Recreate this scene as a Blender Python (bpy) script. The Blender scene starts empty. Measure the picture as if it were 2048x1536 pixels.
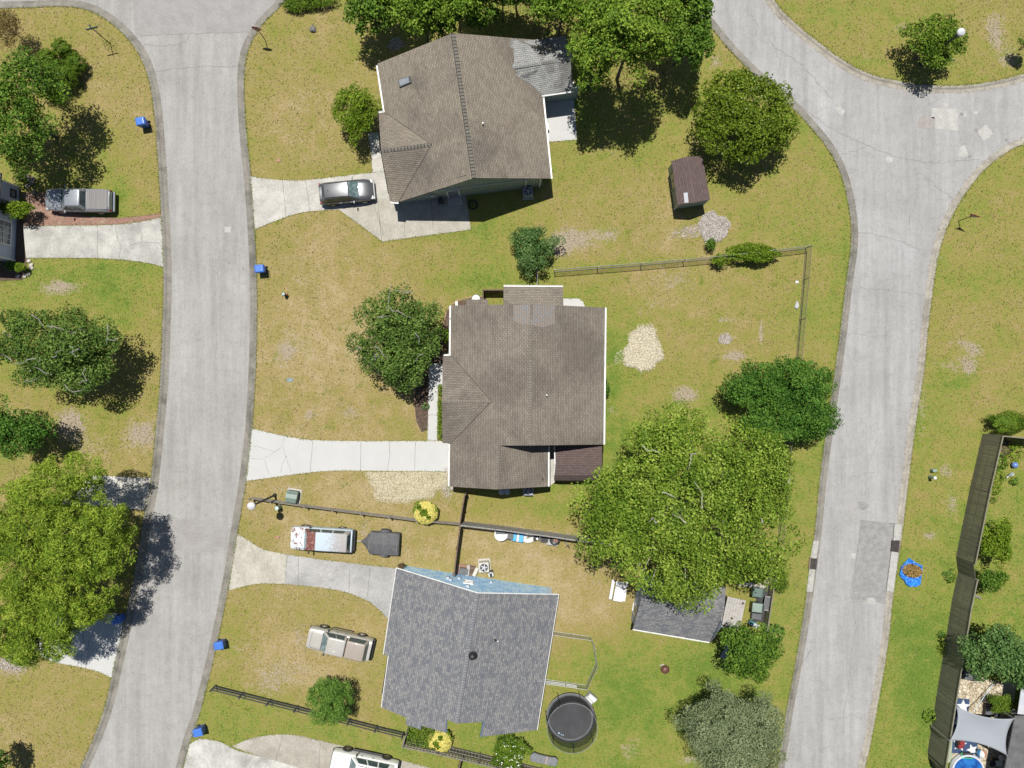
import bpy, bmesh, math, random
import numpy as np
from mathutils import Vector, Matrix
SC = bpy.context.scene
# ---------------------------------------------------------------- camera, sky, sun, exposure
CAMH = 60.0; FPX = 1440.0
cam_d = bpy.data.cameras.new('camera'); cam = bpy.data.objects.new('camera', cam_d)
SC.collection.objects.link(cam); SC.camera = cam
cam.location = (0, 0, CAMH); cam.rotation_euler = (0, 0, 0)
cam_d.sensor_fit = 'HORIZONTAL'; cam_d.sensor_width = 36.0; cam_d.lens = 36.0*FPX/2048.0
cam_d.clip_start = 0.5; cam_d.clip_end = 2000.0
SUNV = Vector((-0.078, 0.325, 1.0)).normalized()          # towards the sun
ELEV = math.asin(SUNV.z); AZ = math.atan2(SUNV.x, SUNV.y)
w = bpy.data.worlds.new('World'); SC.world = w; w.use_nodes = True
nt = w.node_tree; sky = nt.nodes.new('ShaderNodeTexSky'); sky.sky_type = 'NISHITA'
sky.sun_disc = False; sky.sun_elevation = ELEV; sky.sun_rotation = AZ
sky.air_density = 1.0; sky.dust_density = 0.6; sky.ozone_density = 1.0
bg = nt.nodes['Background']; nt.links.new(sky.outputs[0], bg.inputs[0]); bg.inputs[1].default_value = 0.052
sd = bpy.data.lights.new('sun', 'SUN'); sun = bpy.data.objects.new('sun', sd); SC.collection.objects.link(sun)
sd.energy = 4.6; sd.angle = math.radians(0.53); sd.color = (1.0, 0.965, 0.90)
sun.rotation_euler = (-SUNV).to_track_quat('-Z', 'Y').to_euler(); sun.location = SUNV*80
SC.view_settings.view_transform = 'Standard'; SC.view_settings.look = 'None'
SC.view_settings.gamma = 1.0; SC.view_settings.exposure = 0.19
SC.cycles.max_bounces = 6; SC.cycles.transparent_max_bounces = 12
# ---------------------------------------------------------------- helpers
def P(px, py, z=0.0):
    k = (CAMH - z)/FPX
    return ((px-1024)*k, (768-py)*k)
def P3(px, py, z=0.0):
    x, y = P(px, py, z); return Vector((x, y, z))
def PL(pts, z=0.0): return [P(a, b, z) for a, b in pts]
def plane3(a, b, c):
    n = (b-a).cross(c-a).normalized()
    if n.z < 0: n = -n
    return n, n.dot(a)
def onplane(px, py, pl):
    n, d = pl; a = (px-1024)/FPX; b = (768-py)/FPX
    # point (a*(H-z), b*(H-z), z)
    z = (d - n.x*a*CAMH - n.y*b*CAMH)/(n.z - n.x*a - n.y*b)
    return Vector((a*(CAMH-z), b*(CAMH-z), z))
MATS = {}
def nd(nt, t, **kw):
    n = nt.nodes.new(t)
    for k, v in kw.items(): setattr(n, k, v)
    return n
def new_mat(name):
    m = bpy.data.materials.new(name); m.use_nodes = True
    return m, m.node_tree, m.node_tree.nodes['Principled BSDF']
def noise(nt, vec, scale, detail=4, rough=0.6, dist=0.0):
    n = nd(nt, 'ShaderNodeTexNoise'); n.inputs['Scale'].default_value = scale
    n.inputs['Detail'].default_value = detail; n.inputs['Roughness'].default_value = rough
    n.inputs['Distortion'].default_value = dist
    if vec is not None: nt.links.new(vec, n.inputs['Vector'])
    return n.outputs['Fac']
def ramp(nt, fac, stops):
    r = nd(nt, 'ShaderNodeValToRGB'); el = r.color_ramp.elements
    while len(el) < len(stops): el.new(0.5)
    for e, (p, c) in zip(el, stops):
        e.position = p; e.color = (*c, 1) if len(c) == 3 else c
    nt.links.new(fac, r.inputs[0]); return r.outputs[0]
def mathn(nt, op, a, b=None, c=None, clamp=False):
    n = nd(nt, 'ShaderNodeMath', operation=op); n.use_clamp = clamp
    for i, v in enumerate((a, b, c)):
        if v is None: continue
        if isinstance(v, (int, float)): n.inputs[i].default_value = v
        else: nt.links.new(v, n.inputs[i])
    return n.outputs[0]
def mixc(nt, fac, a, b, mode='MIX'):
    n = nd(nt, 'ShaderNodeMix', data_type='RGBA', blend_type=mode)
    for s, v in ((n.inputs[0], fac), (n.inputs[6], a), (n.inputs[7], b)):
        if isinstance(v, (int, float)): s.default_value = v
        elif isinstance(v, tuple): s.default_value = (*v, 1)
        else: nt.links.new(v, s)
    return n.outputs[2]
def bump(nt, h, strength, dist=0.02):
    b = nd(nt, 'ShaderNodeBump'); b.inputs['Strength'].default_value = strength
    b.inputs['Distance'].default_value = dist
    nt.links.new(h, b.inputs['Height']); return b.outputs[0]
def objc(nt, stretch=None):
    t = nd(nt, 'ShaderNodeTexCoord'); o = t.outputs['Object']
    if stretch:
        mp = nd(nt, 'ShaderNodeMapping'); mp.inputs['Scale'].default_value = stretch
        nt.links.new(o, mp.inputs['Vector']); return mp.outputs[0]
    return o
def mat(name, c, c2=None, scale=3.0, rough=0.7, bmp=0.0, metal=0.0, stretch=None, c3=None, fine=None, contrast=(0.35, 0.65), coat=0.0, alpha=None):
    """plain surface: two or three colours mixed by noise, optional fine noise and bump"""
    if name in MATS: return MATS[name]
    m, nt, b = new_mat(name); v = objc(nt, stretch)
    if c2 is None: c2 = tuple(x*0.86 for x in c)
    f = noise(nt, v, scale, 5)
    col = ramp(nt, f, [(contrast[0], c), (contrast[1], c2)])
    if c3:
        f2 = noise(nt, v, scale*0.37, 6, 0.7, 0.5)
        mk = ramp(nt, f2, [(0.52, (0, 0, 0)), (0.66, (1, 1, 1))])
        col = mixc(nt, mk, col, c3)
    if fine:
        f3 = noise(nt, v, fine, 3, 0.7)
        g = ramp(nt, f3, [(0.3, (0.78, 0.78, 0.78)), (0.7, (1.16, 1.16, 1.16))])
        col = mixc(nt, 1.0, col, g, 'MULTIPLY')
    nt.links.new(col, b.inputs['Base Color']); b.inputs['Roughness'].default_value = rough
    b.inputs['Metallic'].default_value = metal
    if coat: b.inputs['Coat Weight'].default_value = coat; b.inputs['Coat Roughness'].default_value = 0.05
    if bmp: nt.links.new(bump(nt, noise(nt, v, fine or scale*4, 4), bmp), b.inputs['Normal'])
    if alpha is not None: b.inputs['Alpha'].default_value = alpha
    MATS[name] = m; return m
class MB:
    def __init__(s): s.v = []; s.f = []; s.uv = None
    def poly(s, pts):
        i = len(s.v); s.v += [tuple(p) for p in pts]; s.f.append(list(range(i, i+len(pts))))
    def prism(s, pts2, z0, z1):
        """pts2 ccw outline"""
        a = sum(pts2[i][0]*pts2[(i+1) % len(pts2)][1]-pts2[(i+1) % len(pts2)][0]*pts2[i][1] for i in range(len(pts2)))
        if a < 0: pts2 = pts2[::-1]
        n = len(pts2); i = len(s.v)
        s.v += [(x, y, z0) for x, y in pts2] + [(x, y, z1) for x, y in pts2]
        s.f.append(list(range(i+n, i+2*n))); s.f.append(list(range(i+n-1, i-1, -1)))
        for k in range(n):
            j = (k+1) % n; s.f.append([i+k, i+j, i+n+j, i+n+k])
    def box(s, c, d, rz=0.0, M=None, tx=0.0):
        """centre c, full dims d, tx = top taper fraction"""
        i = len(s.v); ca, sa = math.cos(rz), math.sin(rz)
        for z in (-.5, .5):
            k = 1-tx if z > 0 else 1
            for x, y in ((-.5, -.5), (.5, -.5), (.5, .5), (-.5, .5)):
                X, Y, Z = x*d[0]*k, y*d[1]*k, z*d[2]
                p = Vector((c[0]+X*ca-Y*sa, c[1]+X*sa+Y*ca, c[2]+Z))
                if M: p = M @ p
                s.v.append(tuple(p))
        for f in ((3, 2, 1, 0), (4, 5, 6, 7), (0, 1, 5, 4), (1, 2, 6, 5), (2, 3, 7, 6), (3, 0, 4, 7)):
            s.f.append([i+q for q in f])
    def tube(s, pts, rad, n=8, cap=True):
        pts = [Vector(p) for p in pts]
        if isinstance(rad, (int, float)): rad = [rad]*len(pts)
        i0 = len(s.v)
        for k, p in enumerate(pts):
            t = (pts[min(k+1, len(pts)-1)]-pts[max(k-1, 0)])
            if t.length < 1e-6: t = Vector((0, 0, 1))
            t.normalize(); a = t.cross(Vector((0, 0, 1)))
            if a.length < 0.05: a = t.cross(Vector((1, 0, 0)))
            a.normalize(); b = t.cross(a)
            for q in range(n):
                an = 2*math.pi*q/n
                s.v.append(tuple(p + (a*math.cos(an)+b*math.sin(an))*rad[k]))
        for k in range(len(pts)-1):
            for q in range(n):
                r = (q+1) % n
                s.f.append([i0+k*n+q, i0+k*n+r, i0+(k+1)*n+r, i0+(k+1)*n+q])
        if cap:
            s.f.append([i0+q for q in range(n)][::-1]); e = i0+(len(pts)-1)*n
            s.f.append([e+q for q in range(n)])
    def cyl(s, c, r, z0, z1, n=24, r1=None):
        s.lathe(c, [(r, z0), (r if r1 is None else r1, z1)], n)
    def lathe(s, c, prof, n=24, cap=True, sx=1.0, sy=1.0):
        i0 = len(s.v)
        for r, z in prof:
            for q in range(n):
                a = 2*math.pi*q/n; s.v.append((c[0]+r*math.cos(a)*sx, c[1]+r*math.sin(a)*sy, z))
        for k in range(len(prof)-1):
            for q in range(n):
                t = (q+1) % n; s.f.append([i0+k*n+q, i0+k*n+t, i0+(k+1)*n+t, i0+(k+1)*n+q])
        if cap:
            s.f.append([i0+q for q in range(n)][::-1]); e = i0+(len(prof)-1)*n; s.f.append([e+q for q in range(n)])
    def build(s, name, m, parent=None, off=(0, 0, 0), smooth=False, bevel=0.0, uvs=None, recalc=True, kind=None):
        me = bpy.data.meshes.new(name)
        vs = [(a-off[0], b-off[1], c-off[2]) for a, b, c in s.v] if any(off) else s.v
        me.from_pydata(vs, [], s.f)
        if uvs is not None:
            l = me.uv_layers.new(name='UVMap'); l.data.foreach_set('uv', np.array(uvs, dtype=np.float32).ravel())
        if recalc:
            bm = bmesh.new(); bm.from_mesh(me); bmesh.ops.recalc_face_normals(bm, faces=bm.faces); bm.to_mesh(me); bm.free()
        me.materials.append(m); o = bpy.data.objects.new(name, me); SC.collection.objects.link(o)
        if parent is not None: o.parent = parent
        if smooth:
            for p in me.polygons: p.use_smooth = True
        if bevel:
            bv = o.modifiers.new('bevel', 'BEVEL'); bv.width = bevel; bv.segments = 2; bv.limit_method = 'ANGLE'; bv.angle_limit = math.radians(35)
        if kind: o['kind'] = kind
        return o
def thing(name, label, cat, loc=(0, 0, 0), rz=0.0, group=None):
    o = bpy.data.objects.new(name, None); SC.collection.objects.link(o)
    o.location = (loc[0], loc[1], loc[2] if len(loc) > 2 else 0.0); o.rotation_euler = (0, 0, rz)
    o['label'] = label; o['category'] = cat; o.empty_display_size = 0.3
    if group: o['group'] = group
    return o
def tag(o, label, cat, group=None, kind=None):
    o['label'] = label; o['category'] = cat
    if group: o['group'] = group
    if kind: o['kind'] = kind
    return o
def dup(root, loc, rz, label, group=None):
    r = root.copy(); SC.collection.objects.link(r); r.location = (loc[0], loc[1], loc[2] if len(loc) > 2 else 0.0); r.rotation_euler = (0, 0, rz)
    r['label'] = label
    if group: r['group'] = group
    def rec(src, dst):
        for ch in src.children:
            c = ch.copy(); SC.collection.objects.link(c); c.parent = dst; rec(ch, c)
    rec(root, r); return r
def smooth_line(pts, n=5):
    """catmull-rom through pixel or world points"""
    out = []; m = len(pts)
    for i in range(m-1):
        p0 = pts[max(i-1, 0)]; p1 = pts[i]; p2 = pts[i+1]; p3 = pts[min(i+2, m-1)]
        for k in range(n):
            t = k/n
            out.append(tuple(0.5*((2*p1[j])+(-p0[j]+p2[j])*t+(2*p0[j]-5*p1[j]+4*p2[j]-p3[j])*t*t+(-p0[j]+3*p1[j]-3*p2[j]+p3[j])*t**3) for j in (0, 1)))
    out.append(tuple(pts[-1])); return out
def offset_line(pts, d):
    """shift a polyline to its left by d"""
    out = []
    for i, p in enumerate(pts):
        a = pts[max(i-1, 0)]; b = pts[min(i+1, len(pts)-1)]
        tx, ty = b[0]-a[0], b[1]-a[1]; l = math.hypot(tx, ty) or 1
        out.append((p[0]-ty/l*d, p[1]+tx/l*d))
    return out
def ribbon(mb, pts, width, z, jitter=0.0, rnd=random):
    if jitter:
        q = []
        for i in range(len(pts)-1):
            a, b = pts[i], pts[i+1]; l = math.hypot(b[0]-a[0], b[1]-a[1]); n = max(2, int(l/0.25))
            for k in range(n):
                t = k/n; q.append((a[0]+(b[0]-a[0])*t+rnd.gauss(0, jitter), a[1]+(b[1]-a[1])*t+rnd.gauss(0, jitter)))
        q.append(pts[-1]); pts = q
    ws = [width*(rnd.uniform(0.6, 1.3) if jitter else 1.0) for _ in pts]
    L = [offset_line(pts, ws[i]/2)[i] for i in range(len(pts))] if len(pts) < 3 else None
    A = offset_line(pts, 0.5); i0 = len(mb.v)
    for i, p in enumerate(pts):
        nx, ny = (A[i][0]-p[0])*2, (A[i][1]-p[1])*2
        mb.v.append((p[0]+nx*ws[i]/2, p[1]+ny*ws[i]/2, z)); mb.v.append((p[0]-nx*ws[i]/2, p[1]-ny*ws[i]/2, z))
    for i in range(len(pts)-1):
        k = i0+2*i; mb.f.append([k, k+1, k+3, k+2])
def seg_dist(X, Y, pts):
    D = np.full(X.shape, 1e9)
    for (ax, ay), (bx, by) in zip(pts[:-1], pts[1:]):
        dx, dy = bx-ax, by-ay; L = dx*dx+dy*dy+1e-12
        t = np.clip(((X-ax)*dx+(Y-ay)*dy)/L, 0, 1)
        D = np.minimum(D, (X-ax-t*dx)**2+(Y-ay-t*dy)**2)
    return np.sqrt(D)
def inside(X, Y, pts):
    Y = Y+1.37e-5
    r = np.zeros(X.shape, bool); n = len(pts); j = n-1
    for i in range(n):
        xi, yi = pts[i]; xj, yj = pts[j]
        c = ((yi > Y) != (yj > Y)) & (X < (xj-xi)*(Y-yi)/((yj-yi) or 1e-9)+xi)
        r ^= c; j = i
    return r
# ---------------------------------------------------------------- roads: kerb lines traced on the ground
LW = smooth_line(PL([(-140, 24), (0, 17), (60, 15), (130, 13), (175, 20), (215, 41), (250, 71), (280, 112), (298, 160), (308, 220), (314, 290), (321, 400), (326, 500), (327, 580), (325, 650), (321, 755), (313, 846), (300, 974), (288, 1031), (270, 1140), (251, 1231), (227, 1340), (204, 1432), (160, 1536), (85, 1680)]), 4)
LE = smooth_line(PL([(640, -120), (590, -30), (562, 11), (531, 42), (509, 73), (494, 109), (488, 164), (492, 255), (501, 346), (509, 456), (513, 540), (514, 620), (512, 719), (505, 846), (492, 963), (476, 1060), (457, 1175), (427, 1318), (401, 1421), (379, 1486), (366, 1536), (325, 1680)]), 4)
RW = smooth_line(PL([(1330, -130), (1379, 0), (1419, 50), (1458, 98), (1507, 148), (1545, 178), (1582, 212), (1618, 251), (1652, 292), (1678, 339), (1694, 394), (1702, 450), (1701, 500), (1692, 565), (1678, 682), (1656, 839), (1641, 945), (1630, 1060), (1614, 1180), (1601, 1268), (1586, 1352), (1572, 1425), (1555, 1536), (1532, 1680)]), 4)
RN = smooth_line(PL([(1470, -130), (1548, 0), (1574, 31), (1608, 62), (1641, 88), (1685, 120), (1736, 147), (1795, 162), (1852, 170), (1925, 171), (1985, 163), (2048, 148), (2200, 105)]), 4)
RS = smooth_line(PL([(2200, 235), (2048, 288), (2009, 308), (1969, 339), (1936, 379), (1907, 426), (1887, 474), (1875, 518), (1866, 575), (1856, 657), (1847, 748), (1834, 828), (1822, 919), (1811, 1010), (1803, 1075), (1787, 1184), (1776, 1286), (1758, 1395), (1738, 1500), (1730, 1536), (1708, 1680)]), 4)
TOPN = PL([(640, -120), (-140, -120)])
ROAD_L = LW + LE[::-1] + PL([(-140, -130)])
ROAD_R = RW + RS[::-1] + RN[::-1]
# ---------------------------------------------------------------- ground sheet with grass attributes
xs = np.concatenate([-np.geomspace(320, 51, 14), np.arange(-50, 50.01, 0.25), np.geomspace(51, 320, 14)])
ys = np.concatenate([-np.geomspace(320, 41, 14), np.arange(-40, 40.01, 0.25), np.geomspace(41, 320, 14)])
GX, GY = np.meshgrid(xs, ys)
GZ = np.zeros_like(GX)
for pg, edges in ((ROAD_L, (LW, LE)), (ROAD_R, (RW, RN, RS))):
    ins = inside(GX, GY, pg); D = np.full(GX.shape, 1e9)
    for e in edges: D = np.minimum(D, seg_dist(GX, GY, e))
    GZ[ins & (D > 0.14)] = -0.25
    near = np.argwhere(D <= 0.14); OX, OY = GX.copy(), GY.copy()
    for e in edges:                       # slide the nearest grid points onto the kerb line
        ea = np.array(e); A_, B_ = ea[:-1], ea[1:]; dv = B_-A_; L2 = (dv**2).sum(1)
        for i, j in near:
            p = np.array([GX[i, j], GY[i, j]]); t = np.clip(((p-A_)*dv).sum(1)/L2, 0, 1); q = A_+dv*t[:, None]; dd = ((q-p)**2).sum(1); k_ = dd.argmin()
            if dd[k_] <= 0.0197: GX[i, j], GY[i, j] = q[k_]
    mv = (GX != OX) | (GY != OY)
    for di, dj in ((0, 1), (1, 0), (1, 1), (1, -1)):   # two neighbours on one spot: put the outer one back
        for i, j in np.argwhere(mv):
            a, c = i+di, j+dj
            if mv[a, c] and mv[i, j] and math.hypot(GX[a, c]-GX[i, j], GY[a, c]-GY[i, j]) < .07:
                t = (i, j) if not ins[i, j] else (a, c)
                if not ins[t]: GX[t], GY[t] = OX[t], OY[t]; mv[t] = False
DRY = """.55 .55 .5 .5 .55 .5 .4 .3 .3 .4 .4 .5 .4 .4 .35 .55
.5 .65 .55 .5 .62 .62 .55 .4 .3 .35 .35 .42 .5 .45 .35 .4
.4 .4 .5 .5 .66 .66 .5 .4 .4 .35 .4 .4 .45 .4 .35 .35
.35 .3 .35 .5 .62 .62 .5 .3 .55 .62 .66 .5 .4 .4 .42 .42
.3 .25 .35 .6 .72 .75 .62 .3 .28 .5 .62 .52 .35 .3 .35 .45
.42 .4 .5 .6 .8 .85 .7 .45 .35 .22 .5 .52 .4 .4 .5 .5
.4 .45 .6 .6 .68 .68 .58 .45 .35 .2 .28 .3 .3 .3 .3 .42
.5 .5 .7 .65 .72 .72 .6 .3 .22 .22 .3 .3 .25 .3 .38 .28
.5 .5 .6 .6 .72 .75 .7 .8 .78 .6 .4 .4 .35 .3 .28 .2
.45 .35 .4 .58 .66 .66 .55 .6 .85 .78 .45 .3 .3 .25 .18 .22
.58 .52 .5 .5 .8 .7 .5 .5 .45 .2 .14 .18 .22 .2 .12 .2
.62 .6 .42 .2 .28 .35 .3 .2 .2 .15 .2 .3 .3 .25 .15 .2"""
DG = np.array([[float(v) for v in r.split()] for r in DRY.split('\n')])
PXg = GX*24+1024; PYg = 768-GY*24
fx = np.clip(PXg/128-0.5, 0, 14.999); fy = np.clip(PYg/128-0.5, 0, 10.999)
ix = fx.astype(int); iy = fy.astype(int); tx = fx-ix; ty = fy-iy
dry = (DG[iy, ix]*(1-tx)+DG[iy, ix+1]*tx)*(1-ty)+(DG[iy+1, ix]*(1-tx)+DG[iy+1, ix+1]*tx)*ty
bare = np.zeros_like(dry)
def blob(arr, px, py, rx, ry, amt, rot=0.0):
    a = math.radians(rot); dx = PXg-px; dy = PYg-py
    u = (dx*math.cos(a)+dy*math.sin(a))/rx; v = (-dx*math.sin(a)+dy*math.cos(a))/ry
    arr += amt*np.exp(-(u*u+v*v)*1.1)
for b in [(480, 1200, 20, 30, .2), (700, 300, 40, 20, .25), (600, 220, 60, 50, .22), (620, 560, 60, 60, .2), (600, 690, 60, 60, .25), (1350, 560, 70, 30, .35), (1300, 610, 40, 20, .3), (1080, 1110, 50, 20, .3), (1200, 1150, 40, 40, .3), (1140, 478, 45, 22, .85), (1215, 470, 40, 18, .5), (1120, 500, 22, 22, .7), (1385, 460, 45, 14, .7, -10), (1370, 790, 32, 20, .8), (1030, 1062, 90, 9, .75, 6), (1160, 1075, 60, 8, .5, 6), (1470, 712, 26, 11, .9), (1450, 678, 15, 10, .9), (1453, 640, 26, 5, .7), (1522, 665, 6, 34, .7), (120, 575, 42, 15, .8), (140, 848, 32, 30, .95), (285, 868, 35, 30, .85), (180, 890, 70, 28, .35), (30, 1335, 30, 18, .9), (1940, 695, 45, 14, .6, 20), (1940, 735, 16, 22, .6), (1905, 730, 55, 16, .35), (1990, 60, 22, 40, .7), (2020, 115, 30, 28, .5), (1805, 55, 22, 20, .4), (1740, 120, 22, 12, .3), (1860, 1072, 14, 10, .7), (1905, 1010, 12, 30, .55), (1895, 940, 20, 16, .5), (1843, 820, 10, 60, .45), (570, 705, 22, 20, .6), (620, 830, 14, 12, .7), (700, 825, 28, 14, .5), (500, 1300, 60, 40, .25), (600, 1270, 20, 30, .4), (540, 1370, 45, 30, .45), (590, 1340, 60, 22, .35), (790, 90, 22, 12, .8), (1495, 180, 22, 50, .4, -35), (1430, 120, 12, 22, .5), (1220, 820, 14, 10, .5), (1260, 1500, 30, 20, .4), (1380, 1520, 20, 12, .6), (730, 1060, 14, 26, .4), (570, 975, 30, 10, .35), (100, 25, 22, 8, .4), (1895, 1355, 10, 12, .5), (1880, 1400, 9, 22, .45), (1930, 400, 12, 8, .3), (1880, 515, 10, 8, .5), (850, 1430, 40, 12, .4, 20), (1220, 300, 25, 20, .25), (1480, 380, 20, 12, .2), (895, 985, 18, 30, .5), (1230, 720, 25, 20, .2)]:
    blob(bare, *b)
lush = np.zeros_like(dry)
for b in [(640, 345, 90, 16, .8), (720, 345, 40, 14, .8), (870, 470, 120, 14, .7), (500, 440, 20, 20, .3), (940, 560, 90, 22, .8), (1160, 600, 60, 30, .5), (1230, 680, 22, 90, .6), (1250, 525, 120, 10, .9, -4), (1230, 880, 40, 60, .5), (1150, 1020, 120, 25, .6), (150, 420, 0.1, 0.1, 0), (240, 400, 30, 40, .8), (230, 560, 60, 60, .5), (240, 830, 30, 30, .6), (1260, 1310, 90, 60, .6), (1400, 1350, 60, 60, .4), (1850, 1350, 60, 120, .5), (620, 1450, 120, 20, .6, 15), (800, 390, 20, 10, .3), (480, 1230, 25, 30, .4), (470, 1310, 20, 40, .5), (1900, 770, 40, 20, .7), (1330, 640, 60, 40, .2), (850, 830, 30, 20, .4), (970, 1470, 60, 20, .5), (1610, 250, 16, 40, .5), (1590, 380, 10, 10, .6), (1690, 520, 12, 120, .3), (330, 840, 0.1, 0.1, 0), (560, 620, 40, 12, .2), (1000, 440, 60, 20, .5)]:
    blob(lush, *b)
nx, ny = len(xs), len(ys)
gm = bpy.data.meshes.new('ground')
V = np.stack([GX.ravel(), GY.ravel(), GZ.ravel()], 1)
idx = np.arange(nx*ny).reshape(ny, nx)
Fq = np.stack([idx[:-1, :-1].ravel(), idx[:-1, 1:].ravel(), idx[1:, 1:].ravel(), idx[1:, :-1].ravel()], 1)
def np_mesh(me, V, F):
    nv, nf, k = len(V), len(F), F.shape[1]
    me.vertices.add(nv); me.vertices.foreach_set('co', np.ascontiguousarray(V, dtype=np.float32).ravel())
    me.loops.add(nf*k); me.loops.foreach_set('vertex_index', np.ascontiguousarray(F, dtype=np.int32).ravel())
    me.polygons.add(nf); me.polygons.foreach_set('loop_start', np.arange(0, nf*k, k, dtype=np.int32))
    me.polygons.foreach_set('loop_total', np.full(nf, k, dtype=np.int32)); me.update(calc_edges=True); me.validate()
np_mesh(gm, V, Fq)
for nm, arr in (('dry', dry), ('bare', bare*1.25), ('lush', lush)):
    at = gm.attributes.new(nm, 'FLOAT', 'POINT'); at.data.foreach_set('value', np.clip(arr, 0, 2).astype(np.float32).ravel())
m, nt, b = new_mat('lawn'); v = objc(nt)
def attr(nt, n):
    a = nd(nt, 'ShaderNodeAttribute'); a.attribute_name = n; return a.outputs['Fac']
def term(nt, f, k): return mathn(nt, 'MULTIPLY', mathn(nt, 'SUBTRACT', f, 0.5), k)
n_big = noise(nt, v, 0.28, 5, 0.6, 0.4); n_mid = noise(nt, v, 1.1, 6, 0.65); n_cl = noise(nt, v, 4.5, 4, 0.6); n_fi = noise(nt, v, 11.0, 3, 0.65)
vmap = nd(nt, 'ShaderNodeMapping'); vmap.inputs['Rotation'].default_value = (0, 0, 0.7); vmap.inputs['Scale'].default_value = (1, 2.4, 1)
nt.links.new(v, vmap.inputs['Vector']); n_st = noise(nt, vmap.outputs[0], 6.5, 3, 0.7, 0.6)
d = mathn(nt, 'MULTIPLY', attr(nt, 'dry'), 0.95)
d = mathn(nt, 'SUBTRACT', d, mathn(nt, 'MULTIPLY', attr(nt, 'lush'), 0.28))
for f, k in ((n_big, 0.8), (n_mid, 0.8), (n_cl, 0.75), (n_fi, 0.9), (n_st, 0.6)): d = mathn(nt, 'ADD', d, term(nt, f, k))
d = mathn(nt, 'ADD', d, 0.02)
grass = ramp(nt, d, [(0.0, (0.115, 0.182, 0.030)), (0.24, (0.198, 0.228, 0.046)), (0.46, (0.252, 0.224, 0.066)), (0.68, (0.298, 0.236, 0.097)), (1.0, (0.39, 0.312, 0.178))])
bm_ = mathn(nt, 'ADD', attr(nt, 'bare'), mathn(nt, 'ADD', term(nt, n_mid, 1.3), mathn(nt, 'ADD', term(nt, n_cl, 1.5), term(nt, n_fi, 0.9))))
bmask = ramp(nt, bm_, [(0.34, (0, 0, 0)), (0.80, (1, 1, 1))])
sandc = ramp(nt, n_fi, [(0.3, (0.20, 0.155, 0.105)), (0.55, (0.36, 0.30, 0.225)), (0.75, (0.52, 0.46, 0.38))])
col = mixc(nt, bmask, grass, sandc)
spk = nd(nt, 'ShaderNodeTexNoise'); spk.inputs['Scale'].default_value = 16; spk.inputs['Detail'].default_value = 2
nt.links.new(v, spk.inputs['Vector'])
g = ramp(nt, spk.outputs['Fac'], [(0.26, (0.55, 0.57, 0.57)), (0.42, (0.93, 0.94, 0.94)), (0.58, (1.06, 1.05, 1.04)), (0.74, (1.45, 1.42, 1.36))])
col = mixc(nt, 1.0, col, g, 'MULTIPLY')
weeds = ramp(nt, noise(nt, v, 2.3, 6, 0.75, 0.2), [(0.30, (0.55, 0.72, 0.45)), (0.39, (1, 1, 1))])
col = mixc(nt, 1.0, col, weeds, 'MULTIPLY')
cl_ = ramp(nt, noise(nt, v, 0.75, 7, 0.72, 0.3), [(0.60, (1, 1, 1)), (0.68, (0.62, 0.80, 0.50))]); col = mixc(nt, 1.0, col, cl_, 'MULTIPLY')
nt.links.new(col, b.inputs['Base Color']); b.inputs['Roughness'].default_value = 1.0
b.inputs['Specular IOR Level'].default_value = 0.1
hh = mathn(nt, 'ADD', n_fi, mathn(nt, 'MULTIPLY', spk.outputs['Fac'], 1.0))
nt.links.new(bump(nt, hh, 0.55, 0.06), b.inputs['Normal'])
gm.materials.append(m); go = bpy.data.objects.new('ground', gm); SC.collection.objects.link(go); go['kind'] = 'structure'
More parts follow.
